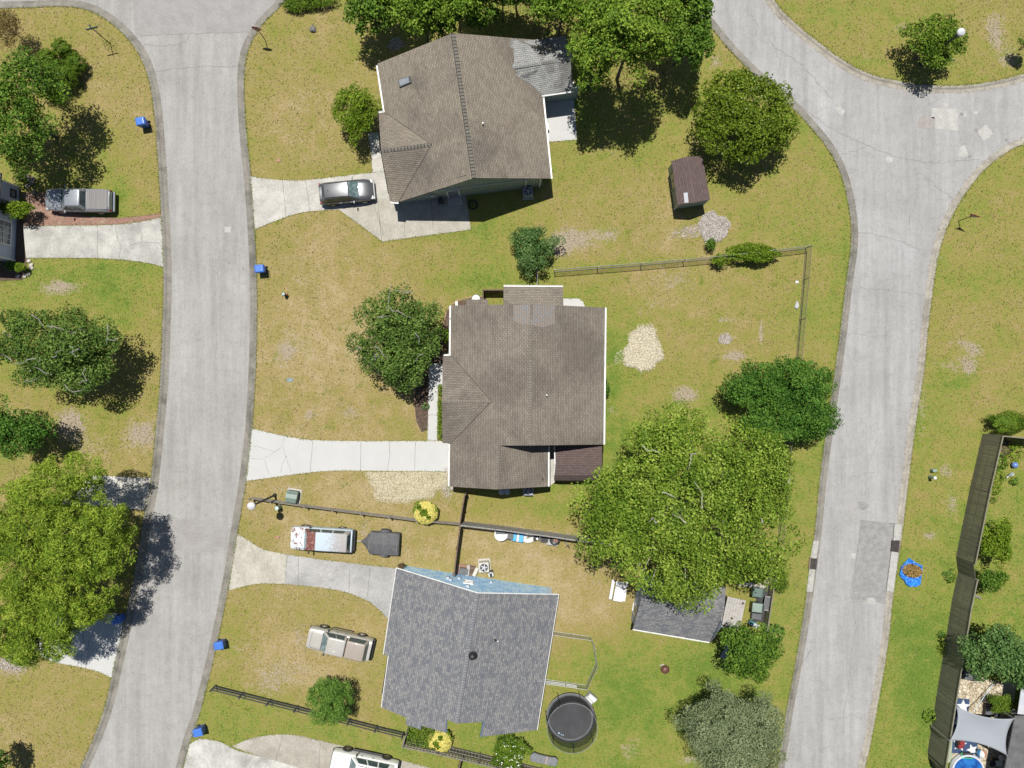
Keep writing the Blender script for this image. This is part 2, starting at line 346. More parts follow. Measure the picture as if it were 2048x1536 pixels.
# ---------------------------------------------------------------- road surface, kerbs
def asphalt(name, base, rot=0.0):
    m, nt, b = new_mat(name)
    t = objc(nt); mp = nd(nt, 'ShaderNodeMapping'); mp.inputs['Rotation'].default_value = (0, 0, rot); mp.inputs['Scale'].default_value = (1.0, 0.07, 1.0)
    nt.links.new(t, mp.inputs['Vector'])
    col = ramp(nt, noise(nt, mp.outputs[0], 1.2, 6, 0.62), [(0.3, tuple(x*0.86 for x in base)), (0.5, base), (0.72, tuple(min(1, x*1.13) for x in base))])
    col = mixc(nt, 1.0, col, ramp(nt, noise(nt, t, 0.22, 5, 0.6, 0.5), [(0.3, (0.9, 0.89, 0.88)), (0.7, (1.07, 1.07, 1.08))]), 'MULTIPLY')
    col = mixc(nt, 1.0, col, ramp(nt, noise(nt, t, 13, 3, 0.75), [(0.25, (0.78, 0.78, 0.78)), (0.5, (1, 1, 1)), (0.8, (1.2, 1.2, 1.2))]), 'MULTIPLY')
    col = mixc(nt, 1.0, col, ramp(nt, noise(nt, mp.outputs[0], 5.0, 4, .7), [(.3, (.93, .93, .93)), (.7, (1.06, 1.06, 1.06))]), 'MULTIPLY')
    col = mixc(nt, 1.0, col, ramp(nt, noise(nt, t, 1.6, 6, .75, .5), [(.36, (.90, .90, .89)), (.5, (1, 1, 1)), (.75, (1.04, 1.04, 1.04))]), 'MULTIPLY')
    vo = nd(nt, 'ShaderNodeTexVoronoi', feature='DISTANCE_TO_EDGE'); vo.inputs['Scale'].default_value = 0.16
    ww = nd(nt, 'ShaderNodeVectorMath', operation='ADD'); nt.links.new(t, ww.inputs[0])
    nn = nd(nt, 'ShaderNodeTexNoise'); nn.inputs['Scale'].default_value = 0.9; nn.inputs['Detail'].default_value = 5; nt.links.new(t, nn.inputs['Vector'])
    sc = nd(nt, 'ShaderNodeVectorMath', operation='SCALE'); sc.inputs['Scale'].default_value = 1.6; nt.links.new(nn.outputs['Color'], sc.inputs[0]); nt.links.new(sc.outputs[0], ww.inputs[1])
    nt.links.new(ww.outputs[0], vo.inputs['Vector'])
    ck = ramp(nt, vo.outputs['Distance'], [(0.0, (0.84, 0.84, 0.84)), (0.002, (0.88, 0.88, 0.88)), (0.004, (1, 1, 1))])
    msk = ramp(nt, noise(nt, t, 0.25, 3), [(0.56, (0, 0, 0)), (0.66, (1, 1, 1))])
    col = mixc(nt, msk, col, mixc(nt, 1.0, col, ck, 'MULTIPLY'))
    nt.links.new(col, b.inputs['Base Color']); b.inputs['Roughness'].default_value = 0.92
    nt.links.new(bump(nt, noise(nt, t, 30, 3), 0.25, 0.01), b.inputs['Normal'])
    return m
A1 = asphalt('weathered_asphalt', (0.328, 0.318, 0.305)); A2 = asphalt('pale_asphalt', (0.335, 0.33, 0.322), -0.08)
ROADZ = -0.105
mb = MB(); mb.poly([(x, y, ROADZ) for x, y in ROAD_L]); mb.build('road', A1, kind='structure')
mb = MB(); mb.poly([(x, y, ROADZ) for x, y in ROAD_R]); mb.build('road', A2, kind='structure')
KM = mat('kerb_concrete', (0.27, 0.25, 0.215), (0.19, 0.178, 0.155), scale=1.1, rough=0.9, bmp=0.3, fine=11, c3=(0.13, 0.12, 0.10))
KM2 = mat('kerb_concrete_pale', (0.40, 0.37, 0.31), (0.28, 0.255, 0.215), scale=1.4, rough=0.9, bmp=0.3, fine=11, c3=(0.24, 0.22, 0.18))
def kerb(line, side, m, width=0.62):
    prof = [(-0.02, -0.2), (-0.02, 0.025), (0.02, 0.035), (0.12, 0.030), (0.19, 0.0), (0.26, -0.06), (0.33, -0.088), (width, -0.098), (width+0.02, -0.13)]
    mb = MB(); L = [offset_line(line, side*d) for d, _ in prof]
    n = len(line)
    for j, (d, z) in enumerate(prof): mb.v += [(x, y, z) for x, y in L[j]]
    for j in range(len(prof)-1):
        for i in range(n-1): mb.f.append([j*n+i, j*n+i+1, (j+1)*n+i+1, (j+1)*n+i])
    return mb.build('kerb', m, kind='structure')
kerb(LW, 1, KM); kerb(LE, -1, KM); kerb(RW, 1, KM); kerb(RN, -1, KM2, 0.58); kerb(RS, -1, KM2, 0.5)
# kerb joints every 3 m and road seams
DARKLINE = mat('joint_filler', (0.13, 0.125, 0.115), (0.2, 0.19, 0.18), rough=0.95)
TAR = mat('crack_line', (0.215, 0.21, 0.20), (0.29, 0.285, 0.275), rough=0.9)
random.seed(5)
mb = MB()
for line, s in ((LW, 1), (LE, -1), (RW, 1), (RN, -1), (RS, -1)):
    acc = 0; A = offset_line(line, s*0.36); B = offset_line(line, s*0.6)
    for i in range(1, len(line)):
        acc += math.hypot(line[i][0]-line[i-1][0], line[i][1]-line[i-1][1])
        if acc > 3.0: acc = 0; ribbon(mb, [A[i], B[i]], 0.025, -0.0885)
mb.build('kerb_joint', DARKLINE, kind='structure')
mb = MB(); zc = ROADZ+0.004
for pts in [[(262, 72), (360, 68), (505, 64)], [(270, 88), (318, 92), (350, 90), (375, 80), (375, 70)], [(310, 142), (360, 137), (420, 133), (480, 132)], [(325, 1037), (370, 1038), (410, 1042), (455, 1050)], [(325, 1098), (370, 1105), (410, 1107), (452, 1098)], [(430, 570), (432, 630), (433, 700)], [(440, 500), (437, 560), (441, 600)], [(430, 740), (480, 745)], [(405, 955), (412, 965), (416, 975)], [(328, 520), (345, 521)], [(1700, 466), (1745, 468), (1790, 478), (1840, 500)], [(1720, 575), (1770, 580), (1808, 585), (1850, 590)], [(1780, 575), (1778, 610), (1772, 650), (1770, 690)], [(1850, 590), (1846, 640), (1820, 650)], [(1690, 665), (1740, 670), (1775, 672)], [(1760, 870), (1748, 900), (1735, 940), (1730, 990)], [(1660, 945), (1700, 952), (1750, 945)], [(1660, 1205), (1690, 1200), (1705, 1195)], [(1710, 1225), (1712, 1260), (1703, 1300), (1698, 1370), (1690, 1410), (1685, 1470)], [(1620, 1285), (1660, 1285), (1700, 1290)], [(1620, 1360), (1650, 1365)], [(1655, 1440), (1690, 1435), (1720, 1425)], [(1500, 28), (1515, 50), (1512, 70)], [(1545, 90), (1600, 128), (1640, 170), (1665, 200)], [(1590, 205), (1640, 240), (1700, 275), (1770, 305), (1830, 322), (1880, 325), (1960, 318)], [(1680, 310), (1720, 298), (1740, 290)], [(1850, 350), (1880, 380), (1905, 395)], [(1840, 370), (1820, 440), (1818, 450)], [(1595, 255), (1640, 220), (1655, 215)], [(1990, 300), (2040, 240)], [(1530, 60), (1560, 120), (1555, 150)], [(1790, 820), (1815, 825)], [(1725, 1040), (1760, 1048), (1795, 1046)], [(1722, 1040), (1716, 1090), (1707, 1160), (1703, 1198), (1735, 1200), (1770, 1208)], [(1722, 1040), (1755, 1045), (1794, 1048)]]:
    ribbon(mb, smooth_line(PL(pts, zc+.010), 3), 0.028, zc+.010, 0.055)
for _ in range(26):
    px = random.uniform(340, 480); py = random.uniform(520, 1000); p = P(px, py, zc)
    ribbon(mb, [p, (p[0]+random.uniform(-.5, .5), p[1]+random.uniform(-.6, .6))], 0.022, zc, 0.02)
mb.build('road_crack', TAR, kind='structure')
# patches in the asphalt
def flat(name, pts, z, m, kind='structure', h=None):
    mb = MB()
    if h: mb.prism(pts, z-h, z)
    else: mb.poly([(x, y, z) for x, y in pts])
    return mb.build(name, m, kind=kind)
PT1 = mat('coarse_patch_asphalt', (0.24, 0.235, 0.225), (0.31, 0.305, 0.295), scale=2.2, rough=0.95, bmp=0.5, fine=14)
PT2 = mat('pale_patch_concrete', (0.46, 0.45, 0.42), (0.38, 0.37, 0.35), scale=2, rough=0.95, fine=9)
PT3 = mat('warm_patch_asphalt', (0.30, 0.275, 0.255), (0.35, 0.32, 0.30), scale=2, rough=0.95, fine=9)
flat('road_patch', PL([(262, -60), (600, -60), (540, 30), (512, 64), (400, 67), (270, 72)], zc+.004), zc+.004, mat('grey_patch_asphalt', (0.285, 0.27, 0.26), (0.335, 0.32, 0.31), scale=1.0, rough=.95, fine=12))
flat('road_patch', PL([(328, 1040), (380, 1040), (455, 1052), (450, 1096), (410, 1106), (332, 1098)], zc+.004), zc+.004, mat('grey_patch_asphalt', (0.3,)*3))
flat('road_patch', PL([(1722, 1040), (1794, 1047), (1788, 1085), (1781, 1140), (1774, 1180), (1770, 1208), (1735, 1200), (1703, 1198), (1707, 1160), (1716, 1090)], zc+.004), zc+.004, PT1)
for pts, mm in (([(1863, 216), (1916, 218), (1917, 262), (1870, 258), (1870, 238), (1863, 236)], PT2), ([(1838, 236), (1869, 234), (1869, 259), (1835, 255)], PT3), ([(1955, 262), (1972, 248), (1987, 268), (1966, 284)], PT2), ([(1670, 221), (1678, 213), (1690, 221), (1684, 233)], PT2), ([(1918, 295), (1930, 290), (1937, 310), (1925, 316), (1917, 312)], PT2), ([(449, 454), (462, 454), (462, 465), (449, 465)], PT2), ([(1716, 1003), (1731, 1003), (1731, 1020), (1717, 1019)], PT1), ([(1702, 1106), (1712, 1107), (1710, 1117), (1701, 1116)], PT2), ([(1734, 1196), (1748, 1195), (1754, 1208), (1735, 1208)], PT2), ([(1885, 207), (1896, 206), (1896, 214), (1886, 215)], PT2), ([(1927, 223), (1934, 222), (1934, 233), (1928, 234)], PT2), ([(1945, 222), (1956, 222), (1955, 229), (1946, 229)], PT2)):
    flat('road_patch', PL(pts, zc+.008), zc+.008, mm)
mb = MB()
for px, py, r in ((1923, 228, .14), (1953, 260, .16), (2013, 280, .13), (1940, 313, .14), (459, 526, .12), (486, 537, .09), (1731, 1012, .25), (1778, 320, .2)):
    x, y = P(px, py, zc); mb.lathe((x, y), [(r, zc-.01), (r, zc+.012)], 14)
mb.build('oil_spot', TAR, kind='structure')
mb = MB(); ribbon(mb, PL([(1621, 1300), (1612, 1315), (1604, 1330)], zc+.003), 0.10, zc+.003, 0.03); mb.build('skid_mark', TAR, kind='structure')
mh = MB(); x, y = P(1778, 320, ROADZ); mh.lathe((x, y), [(.30, ROADZ), (.30, ROADZ+.014), (.26, ROADZ+.02)], 24); mh.build('manhole_cover', PT2, kind='structure')
# ---------------------------------------------------------------- driveways, walks, patios (slabs standing 2 cm proud of the lawn)
DW_A = mat('driveway_concrete', (0.50, 0.48, 0.435), (0.40, 0.38, 0.345), scale=0.9, rough=0.9, bmp=0.2, fine=10, c3=(0.56, 0.54, 0.50))
DW_A2 = mat('patio_concrete_tan', (0.44, 0.415, 0.355), (0.34, 0.32, 0.27), scale=0.9, rough=0.9, bmp=0.2, fine=10)
DW_B = mat('driveway_concrete_white', (0.50, 0.50, 0.485), (0.475, 0.475, 0.46), scale=0.8, rough=0.9)
DW_C1 = mat('driveway_concrete_yellowed', (0.48, 0.455, 0.39), (0.37, 0.345, 0.29), scale=0.8, rough=0.92, bmp=0.3, fine=9, stretch=(1, .5, 1))
DW_C2 = mat('driveway_concrete_grey', (0.29, 0.285, 0.27), (0.40, 0.39, 0.375), scale=0.5, rough=0.92, bmp=0.2, fine=10, c3=(0.43, 0.42, 0.41))
DW_D = mat('driveway_concrete_mottled', (0.50, 0.49, 0.45), (0.31, 0.30, 0.28), scale=0.55, rough=0.92, bmp=0.2, fine=10, c3=(0.56, 0.55, 0.51))
DW_E = mat('driveway_concrete_brown', (0.40, 0.37, 0.315), (0.31, 0.285, 0.24), scale=0.8, rough=0.92, bmp=0.2, fine=10, c3=(0.44, 0.41, 0.36))
ZS = 0.03
def slab(name, px, m, z=ZS): return flat(name, smooth_px(px, z), z, m, h=0.3)
def smooth_px(px, z): return PL(px, z)
def curve(px, n=5): return smooth_line(px, n)
slab('driveway', curve([(499, 352), (530, 357), (560, 360), (600, 361), (640, 357), (745, 345)])+[(741, 300), (735, 266), (757, 264), (800, 330), (808, 400), (738, 396), (677, 419)]+curve([(677, 419), (640, 421), (600, 426), (550, 442), (509, 459)]), DW_A)
slab('driveway', [(677, 419), (742, 397), (800, 330), (925, 340), (942, 459), (765, 483)], DW_A2, ZS-.004)
slab('driveway', curve([(503, 857), (545, 867), (590, 876), (626, 880), (700, 882), (855, 882)])+[(883, 882), (903, 884), (900, 943), (745, 942)]+curve([(745, 942), (690, 941), (640, 943), (580, 950), (530, 957), (491, 962)]), DW_B)
slab('path', [(858, 727), (890, 727), (888, 770), (876, 772), (874, 881), (855, 881)], DW_B, ZS-.004)
slab('driveway', curve([(474, 1067), (500, 1083), (530, 1100), (575, 1109)])+[(569, 1168)]+curve([(569, 1168), (530, 1167), (495, 1171), (457, 1181)]), DW_C1)
slab('driveway', [(575, 1109), (640, 1119), (700, 1126), (810, 1139), (800, 1200), (776, 1238)]+curve([(776, 1238), (745, 1208), (715, 1193), (690, 1184), (640, 1175), (569, 1168)]), DW_C2, ZS-.002)
slab('driveway', curve([(399, 1477), (440, 1484), (470, 1499), (520, 1514), (560, 1524), (640, 1549)])+[(640, 1620), (340, 1620), (366, 1536), (379, 1488)], DW_D)
slab('driveway', curve([(464, 1493), (490, 1481), (520, 1473), (560, 1469), (600, 1472), (660, 1486), (720, 1500), (850, 1533), (960, 1562)])+[(960, 1640), (560, 1640), (640, 1549), (520, 1514)], DW_E, ZS-.004)
slab('driveway', [(46, 452), (195, 451)]+curve([(240, 449), (285, 443), (325, 434)])+[(328, 535)]+curve([(328, 535), (300, 527), (250, 520), (190, 516)])+[(52, 516)], DW_D)
slab('driveway', curve([(180, 950), (240, 953), (303, 956)])+[(291, 1021), (200, 1012), (120, 1010)], DW_A)
slab('driveway', [(110, 1226), (190, 1228), (252, 1226), (223, 1356)]+curve([(223, 1356), (200, 1345), (165, 1335), (108, 1325)])+[(60, 1300)], DW_B)
slab('patio', [(1078, 186), (1147, 178), (1154, 279), (1095, 284)], DW_B)
slab('patio', [(1120, 597), (1158, 597), (1166, 603), (1172, 618), (1120, 622)], DW_B)
slab('patio', [(1094, 890), (1112, 890), (1112, 962), (1098, 974), (1094, 974)], DW_A)
slab('patio', [(892, 943), (908, 943), (908, 980), (900, 980)], DW_A2, ZS-.006)
# joints and cracks on slabs
mb = MB(); zj = ZS+.004
for pts in [[(565, 362), (572, 434)], [(612, 361), (619, 424)], [(755, 396), (763, 481)], [(745, 400), (767, 470)], [(808, 440), (810, 476)], [(862, 400), (867, 470)], [(742, 345), (785, 342)], [(626, 880), (620, 943)], [(722, 882), (721, 942)], [(831, 882), (829, 942)], [(778, 882), (780, 910), (775, 942)], [(875, 830), (857, 830)], [(575, 1109), (569, 1168)], [(597, 1115), (596, 1168)], [(700, 1127), (698, 1184)], [(740, 1135), (735, 1195)], [(195, 451), (195, 516)], [(230, 450), (236, 480), (243, 492)], [(275, 448), (284, 470), (283, 484), (260, 490)], [(242, 492), (238, 516)], [(283, 484), (325, 487)], [(566, 1469), (552, 1520)], [(641, 1484), (637, 1540)], [(240, 955), (236, 1016)], [(170, 1228), (162, 1335)], [(178, 1280), (172, 1334)]]:
    ribbon(mb, PL(pts, zj), 0.03, zj, 0.008)
mb.build('slab_joint', DARKLINE, kind='structure')
SEAL = mat('crack_sealant', (0.44, 0.435, 0.42), (0.36, 0.355, 0.34), rough=.9)
mb = MB()
for pts in [[(503, 891), (530, 897), (548, 903)], [(500, 916), (524, 919), (536, 912), (564, 894)], [(568, 870), (565, 895), (572, 912), (582, 944)], [(529, 920), (538, 948)], [(572, 912), (564, 930), (561, 946)]]:
    ribbon(mb, PL(pts, zj), 0.07, zj, 0.02)
mb.build('slab_crack', SEAL, kind='structure')
# brick paved strip and apron beside the pickup
def brick_mat(name, c1, c2, mortar, w, h, mort=0.012, bmp=.3, uv=False, rough=.85, extra=None, bias=0.0, stain=None, off=0.5, coarse=1.0, offf=2):
    if name in MATS: return MATS[name]
    m, nt, b = new_mat(name); t = nd(nt, 'ShaderNodeTexCoord'); v = t.outputs['UV' if uv else 'Object']
    br = nd(nt, 'ShaderNodeTexBrick'); br.inputs['Scale'].default_value = 1.0; br.offset = off; br.offset_frequency = offf
    br.inputs['Brick Width'].default_value = w; br.inputs['Row Height'].default_value = h; br.inputs['Mortar Size'].default_value = mort; br.inputs['Bias'].default_value = bias
    br.inputs['Mortar Smooth'].default_value = 0.3
    for k, c in (('Color1', c1), ('Color2', c2), ('Mortar', mortar)): br.inputs[k].default_value = (*c, 1)
    nt.links.new(v, br.inputs['Vector']); col = br.outputs['Color']
    if stain:
        for sc, st, cc in stain:
            mk = ramp(nt, noise(nt, v, sc, 5, .6, .4), [(st[0], (1, 1, 1)), (st[1], cc)])
            col = mixc(nt, 1.0, col, mk, 'MULTIPLY')
    if extra: col = mixc(nt, ramp(nt, noise(nt, v, extra[0], 5, .7, .3), [(extra[1], (0, 0, 0)), (extra[1]+.18, (1, 1, 1))]), col, extra[2])
    fi = ramp(nt, noise(nt, v, 9*coarse, 3, .7), [(.25, (.78, .78, .78)), (.75, (1.2, 1.2, 1.2))]); col = mixc(nt, 1.0, col, fi, 'MULTIPLY')
    nt.links.new(col, b.inputs['Base Color']); b.inputs['Roughness'].default_value = rough
    if uv:      # course butts: each course rises towards its lower edge, then drops
        sp = nd(nt, 'ShaderNodeSeparateXYZ'); nt.links.new(v, sp.inputs[0]); saw = mathn(nt, 'SUBTRACT', 1.0, mathn(nt, 'FRACT', mathn(nt, 'DIVIDE', sp.outputs['Y'], h)))
        hh_ = mathn(nt, 'ADD', mathn(nt, 'MULTIPLY', saw, 1.0), mathn(nt, 'MULTIPLY', br.outputs['Fac'], -.25)); nt.links.new(bump(nt, hh_, 1.0, .022), b.inputs['Normal'])
    else: nt.links.new(bump(nt, br.outputs['Fac'], -bmp, .02), b.inputs['Normal'])
    MATS[name] = m; return m
BRK = brick_mat('brick_paving', (0.33, 0.16, 0.115), (0.22, 0.12, 0.09), (0.2, 0.16, 0.12), .2, .1, extra=(1.5, .5, (0.34, 0.25, 0.18)))
slab('path', [(36, 385), (95, 385), (100, 415), (180, 432), (235, 436), (280, 432), (322, 426), (325, 433), (285, 442), (240, 448), (195, 450), (46, 451), (60, 410)], BRK, ZS-.006)
slab('path', [(0, 440), (46, 440), (57, 452), (57, 516), (45, 560), (0, 562)], mat('bark_mulch', (0.09, 0.06, 0.045), (0.15, 0.10, 0.075), scale=6, rough=1, bmp=.8, fine=22, contrast=(.3, .7)), .012)  # dark sheet in mulch brown, painting in the left house's cast shadow
# ---------------------------------------------------------------- roofs and houses
SH_TAN = brick_mat('roof_shingles_brown', (0.212, 0.182, 0.142), (0.278, 0.243, 0.192), (0.125, 0.108, 0.086), .30, .145, .016, .5, True, .95,
                   extra=(1.3, .60, (0.20, 0.155, 0.125)), stain=[(.20, (.46, .66), (.66, .66, .70)), (1.6, (.5, .75), (.82, .82, .82))])
SH_TANB = brick_mat('roof_shingles_taupe', (0.205, 0.178, 0.144), (0.262, 0.230, 0.188), (0.125, 0.108, 0.088), .30, .145, .018, .5, True, .95,
                    stain=[(.22, (.45, .62), (.72, .70, .72)), (1.8, (.5, .75), (.86, .86, .86))])
SH_GREY = brick_mat('roof_shingles_bluegrey', (0.135, 0.142, 0.160), (0.255, 0.250, 0.242), (0.10, 0.105, 0.12), .30, .17, .012, .3, True, .95, off=.37, offf=3,
                   extra=(6.5, .55, (0.125, 0.135, 0.168)))
SH_OLD = brick_mat('roof_shingles_bleached', (0.27, 0.275, 0.27), (0.35, 0.35, 0.335), (0.14, 0.14, 0.135), .3, .145, .016, .5, True, .95,
                   stain=[(.5, (.5, .6), (.6, .58, .56)), (1.5, (.45, .7), (.8, .8, .8))])
SH_PATCH = brick_mat('roof_shingles_mixed', (0.275, 0.215, 0.17), (0.225, 0.232, 0.24), (0.15, 0.132, 0.112), .30, .145, .016, .5, True, .95, extra=(7, .5, (.24, .222, .20)))
SH_CAP = brick_mat('ridge_cap_shingles', (0.15, 0.14, 0.118), (0.19, 0.178, 0.15), (0.055, 0.052, 0.045), 2.0, .26, .045, .6, True, .95, off=0.0)
SH_CAPG = brick_mat('ridge_cap_grey', (0.20, 0.205, 0.225), (0.26, 0.26, 0.27), (0.12, 0.12, 0.13), 2.0, .2, .02, .6, True, .95, off=0.0)
SH_CAPB = brick_mat('ridge_cap_taupe', (0.19, 0.165, 0.135), (0.225, 0.198, 0.163), (0.13, 0.113, 0.093), 2.0, .2, .02, .6, True, .95, off=0.0)
BROWN_ROOF = brick_mat('shed_shingles_brown', (0.105, 0.074, 0.068), (0.135, 0.095, 0.088), (0.06, 0.04, 0.04), .33, .14, .014, .4, True, .9, extra=(2.5, .6, (0.2, 0.15, 0.14)))
WHITE = mat('white_trim', (0.74, 0.74, 0.72), (0.62, 0.62, 0.60), scale=2, rough=.5)
GREYTRIM = mat('grey_trim', (0.45, 0.47, 0.50), (0.38, 0.40, 0.43), scale=2, rough=.6)
DARKMET = mat('black_metal', (0.02, 0.02, 0.022), (0.03, 0.03, 0.03), rough=.5)
GLASS = mat('window_glass', (0.14, 0.165, 0.19), (0.20, 0.23, 0.26), scale=.5, rough=.08)
def siding(name, c, axis='z', pitch=0.2):
    m, nt, b = new_mat(name); v = objc(nt); sp = nd(nt, 'ShaderNodeSeparateXYZ'); nt.links.new(v, sp.inputs[0])
    src = sp.outputs['Z'] if axis == 'z' else mathn(nt, 'ADD', sp.outputs['X'], sp.outputs['Y'])
    f = mathn(nt, 'FRACT', mathn(nt, 'DIVIDE', src, pitch))
    ln = ramp(nt, f, [(0.0, (.45, .45, .45)), (0.10, (1, 1, 1)), (1.0, (1.0, 1.0, 1.0))])
    base = ramp(nt, noise(nt, v, 1.2, 5), [(.35, c), (.65, tuple(x*.84 for x in c))])
    nt.links.new(mixc(nt, 1.0, base, ln, 'MULTIPLY'), b.inputs['Base Color']); b.inputs['Roughness'].default_value = .65
    nt.links.new(bump(nt, f, -.4, .02), b.inputs['Normal']); return m
def roof_mesh(name, planes, m, parent, off, thick=0.13, cap=None):
    """planes: lists of 3D corners; course direction follows the slope; one solid sheet"""
    vs, fs, uv = [], [], []
    for pts in planes:
        pts = [Vector(p) for p in pts]
        n = Vector((0, 0, 0))
        for i in range(len(pts)):
            a, b = pts[i], pts[(i+1) % len(pts)]; n += a.cross(b)
        if n.z < 0: pts = pts[::-1]; n = -n
        n.normalize()
        dn = Vector((n.x, n.y, 0)); dn = dn.normalized() if dn.length > .01 else Vector((0, -1, 0))
        up = (-dn - n*(-dn).dot(n)).normalized(); al = up.cross(n).normalized()
        i0 = len(vs); k = len(pts); U = [(p.dot(al)+50, p.dot(up)+50) for p in pts]
        vs += [tuple(p) for p in pts] + [(p.x, p.y, p.z-thick) for p in pts]
        fs.append([i0+i for i in range(k)]); uv += U
        fs.append([i0+k+i for i in range(k)][::-1]); uv += U[::-1]
        for i in range(k):
            j = (i+1) % k; fs.append([i0+i, i0+k+i, i0+k+j, i0+j]); uv += [U[i], U[i], U[j], U[j]]
    mb = MB(); mb.v = vs; mb.f = fs
    return mb.build(name, m, parent, off, uvs=uv, recalc=False)
def cap_strip(name, a, b, wd, m, parent, off, drop=0.35, lift=.022):
    """ridge caps: a folded strip along a ridge from a to b"""
    a, b = Vector(a), Vector(b); t = (b-a); L = t.length; t.normalize(); s = Vector((t.y, -t.x, 0)).normalized()*wd/2
    d = Vector((0, 0, -wd/2*drop)); up = Vector((0, 0, lift))
    vs = [a-s+d+up, a+up*1.3, a+s+d+up, b-s+d+up, b+up*1.3, b+s+d+up]
    mb = MB(); mb.v = [tuple(p) for p in vs]; mb.f = [[0, 1, 4, 3], [1, 2, 5, 4]]
    uv = [(0, 0), (.15, 0), (.15, L), (0, L), (.15, 0), (.3, 0), (.3, L), (.15, L)]
    i0 = 6; mb.v += [(p.x, p.y, p.z-lift-.03) for p in vs]
    for q in ([0, 2, 8, 6], [5, 3, 9, 11]): mb.f.append(q); uv += [(0, 0), (.3, 0), (.3, 0), (0, 0)]
    for q in ([0, 3, 9, 6], [2, 5, 11, 8]): mb.f.append(q); uv += [(0, 0), (0, L), (0, L), (0, 0)]
    return mb.build(name, m, parent, off, uvs=uv, recalc=True)
def walls(name, pts, m, parent, off, z0=0.0, closed=True):
    """pts: (x,y,ztop) closed loop"""
    mb = MB()
    for (x0, y0, t0), (x1, y1, t1) in zip(pts, pts[1:]+(pts[:1] if closed else [])):
        if abs(x0-x1)+abs(y0-y1) < 1e-5: continue
        mb.poly([(x0, y0, z0), (x1, y1, z0), (x1, y1, t1), (x0, y0, t0)])
    return mb.build(name, m, parent, off)
def gutter(parent, off, a, b, m=WHITE, w_=0.13, h=0.12, name='gutter', out=None):
    """open trough just outside an eave from a to b (3D)"""
    a, b = Vector(a), Vector(b); t = (b-a).normalized(); s = Vector((t.y, -t.x, 0)).normalized()
    if out is not None and s.dot(Vector(out)) < 0: s = -s
    mb = MB()
    prof = [(0.005, 0.0), (0.005, -h), (w_, -h), (w_, 0.01), (w_-.03, 0.01), (w_-.03, -h*.45), (.03, -h*.45), (.03, 0)]
    k = len(prof)
    for p in (a, b):
        for u, z in prof: q = p+s*u+Vector((0, 0, z-.02)); mb.v.append(tuple(q))
    for i in range(k): j = (i+1) % k; mb.f.append([i, j, k+j, k+i])
    mb.f.append(list(range(k))[::-1]); mb.f.append(list(range(k, 2*k)))
    return mb.build(name, m, parent, off)
def frame_box(mb, o, u, v, n, c, d):
    """box in a local wall frame: c=(a,b,c) along u, z, n"""
    o = Vector(o)
    for k in range(1): pass
    i = len(mb.v)
    for kz in (-.5, .5):
        for kx, ky in ((-.5, -.5), (.5, -.5), (.5, .5), (-.5, .5)):
            mb.v.append(tuple(o+u*(c[0]+kx*d[0])+n*(c[2]+ky*d[2])+v*(c[1]+kz*d[1])))
    for f in ((3, 2, 1, 0), (4, 5, 6, 7), (0, 1, 5, 4), (1, 2, 6, 5), (2, 3, 7, 6), (3, 0, 4, 7)): mb.f.append([i+q for q in f])
ZV = Vector((0, 0, 1))
def window(parent, off, o, u, n, c, zc, w_, h, m=WHITE, mull=(2, 2), name='window'):
    """frame with muntins (mesh) and a pane child"""
    mb = MB(); t = .09
    for x in (-w_/2, w_/2): frame_box(mb, o, u, ZV, n, (c+x, zc, .03), (t, h+t, .08))
    for z in (-h/2, h/2): frame_box(mb, o, u, ZV, n, (c, zc+z, .035), (w_-t, t, .08))
    for i in range(1, mull[0]): frame_box(mb, o, u, ZV, n, (c-w_/2+w_*i/mull[0], zc, .03), (.035, h-t, .05))
    for i in range(1, mull[1]): frame_box(mb, o, u, ZV, n, (c, zc-h/2+h*i/mull[1], .034), (w_-t, .05, .055))
    f = mb.build(name, m, parent, off)
    mb = MB(); frame_box(mb, o, u, ZV, n, (c, zc, .008), (w_-t*.6, h-t*.6, .012)); mb.build('pane', GLASS, f)
    for ch in f.children:   # pane shares the parent's space
        for v in ch.data.vertices: v.co -= Vector(off)
    return f
def vent_pipe(parent, off, p, m=None, r=.06, h=.35, dome=False):
    mb = MB()
    if dome: mb.lathe(p[:2], [(.30, p[2]-.1), (.30, p[2]+.08), (.12, p[2]+.12), (.12, p[2]+.2), (.24, p[2]+.24), (.20, p[2]+.32), (.05, p[2]+.36)], 20)
    else: mb.cyl(p[:2], r, p[2]-.12, p[2]+h, 12)
    return mb.build('roof_turbine' if dome else 'vent_pipe', m or WHITE, parent, off, smooth=dome)
# ===== house A, top: brown shingles, sage siding
cA = P3(925, 240, 0); A = thing('house', 'brown shingled house with green siding and a small pale grey side wing', 'house', cA)
ZE, ZR = 2.7, 6.0
RS_, RN_ = P3(948, 356, ZR), P3(906, 66, ZR)
SE_, NE_ = P3(1102, 357, ZE), P3(1073, 80, ZE)
plE = plane3(RS_, RN_, (SE_+P3(1078, 130, ZE)+P3(1085, 190, ZE)-P3(1078, 130, ZE)))
plE = plane3(RS_, RN_, SE_)
NWc, SWc = P3(755, 127, ZE), P3(797, 404, ZE)
plW = plane3(RS_, RN_, P3(776, 265, ZE))
W_ = lambda x, y: onplane(x, y, plW)
E_ = lambda x, y: onplane(x, y, plE)
gP = [P3(757, 226, ZE), P3(770, 224, ZE), W_(863, 289)]; gr = gP[2]; rW = P3(762, 302, gr.z)
gS = [P3(780, 402, ZE), W_(798, 404)]
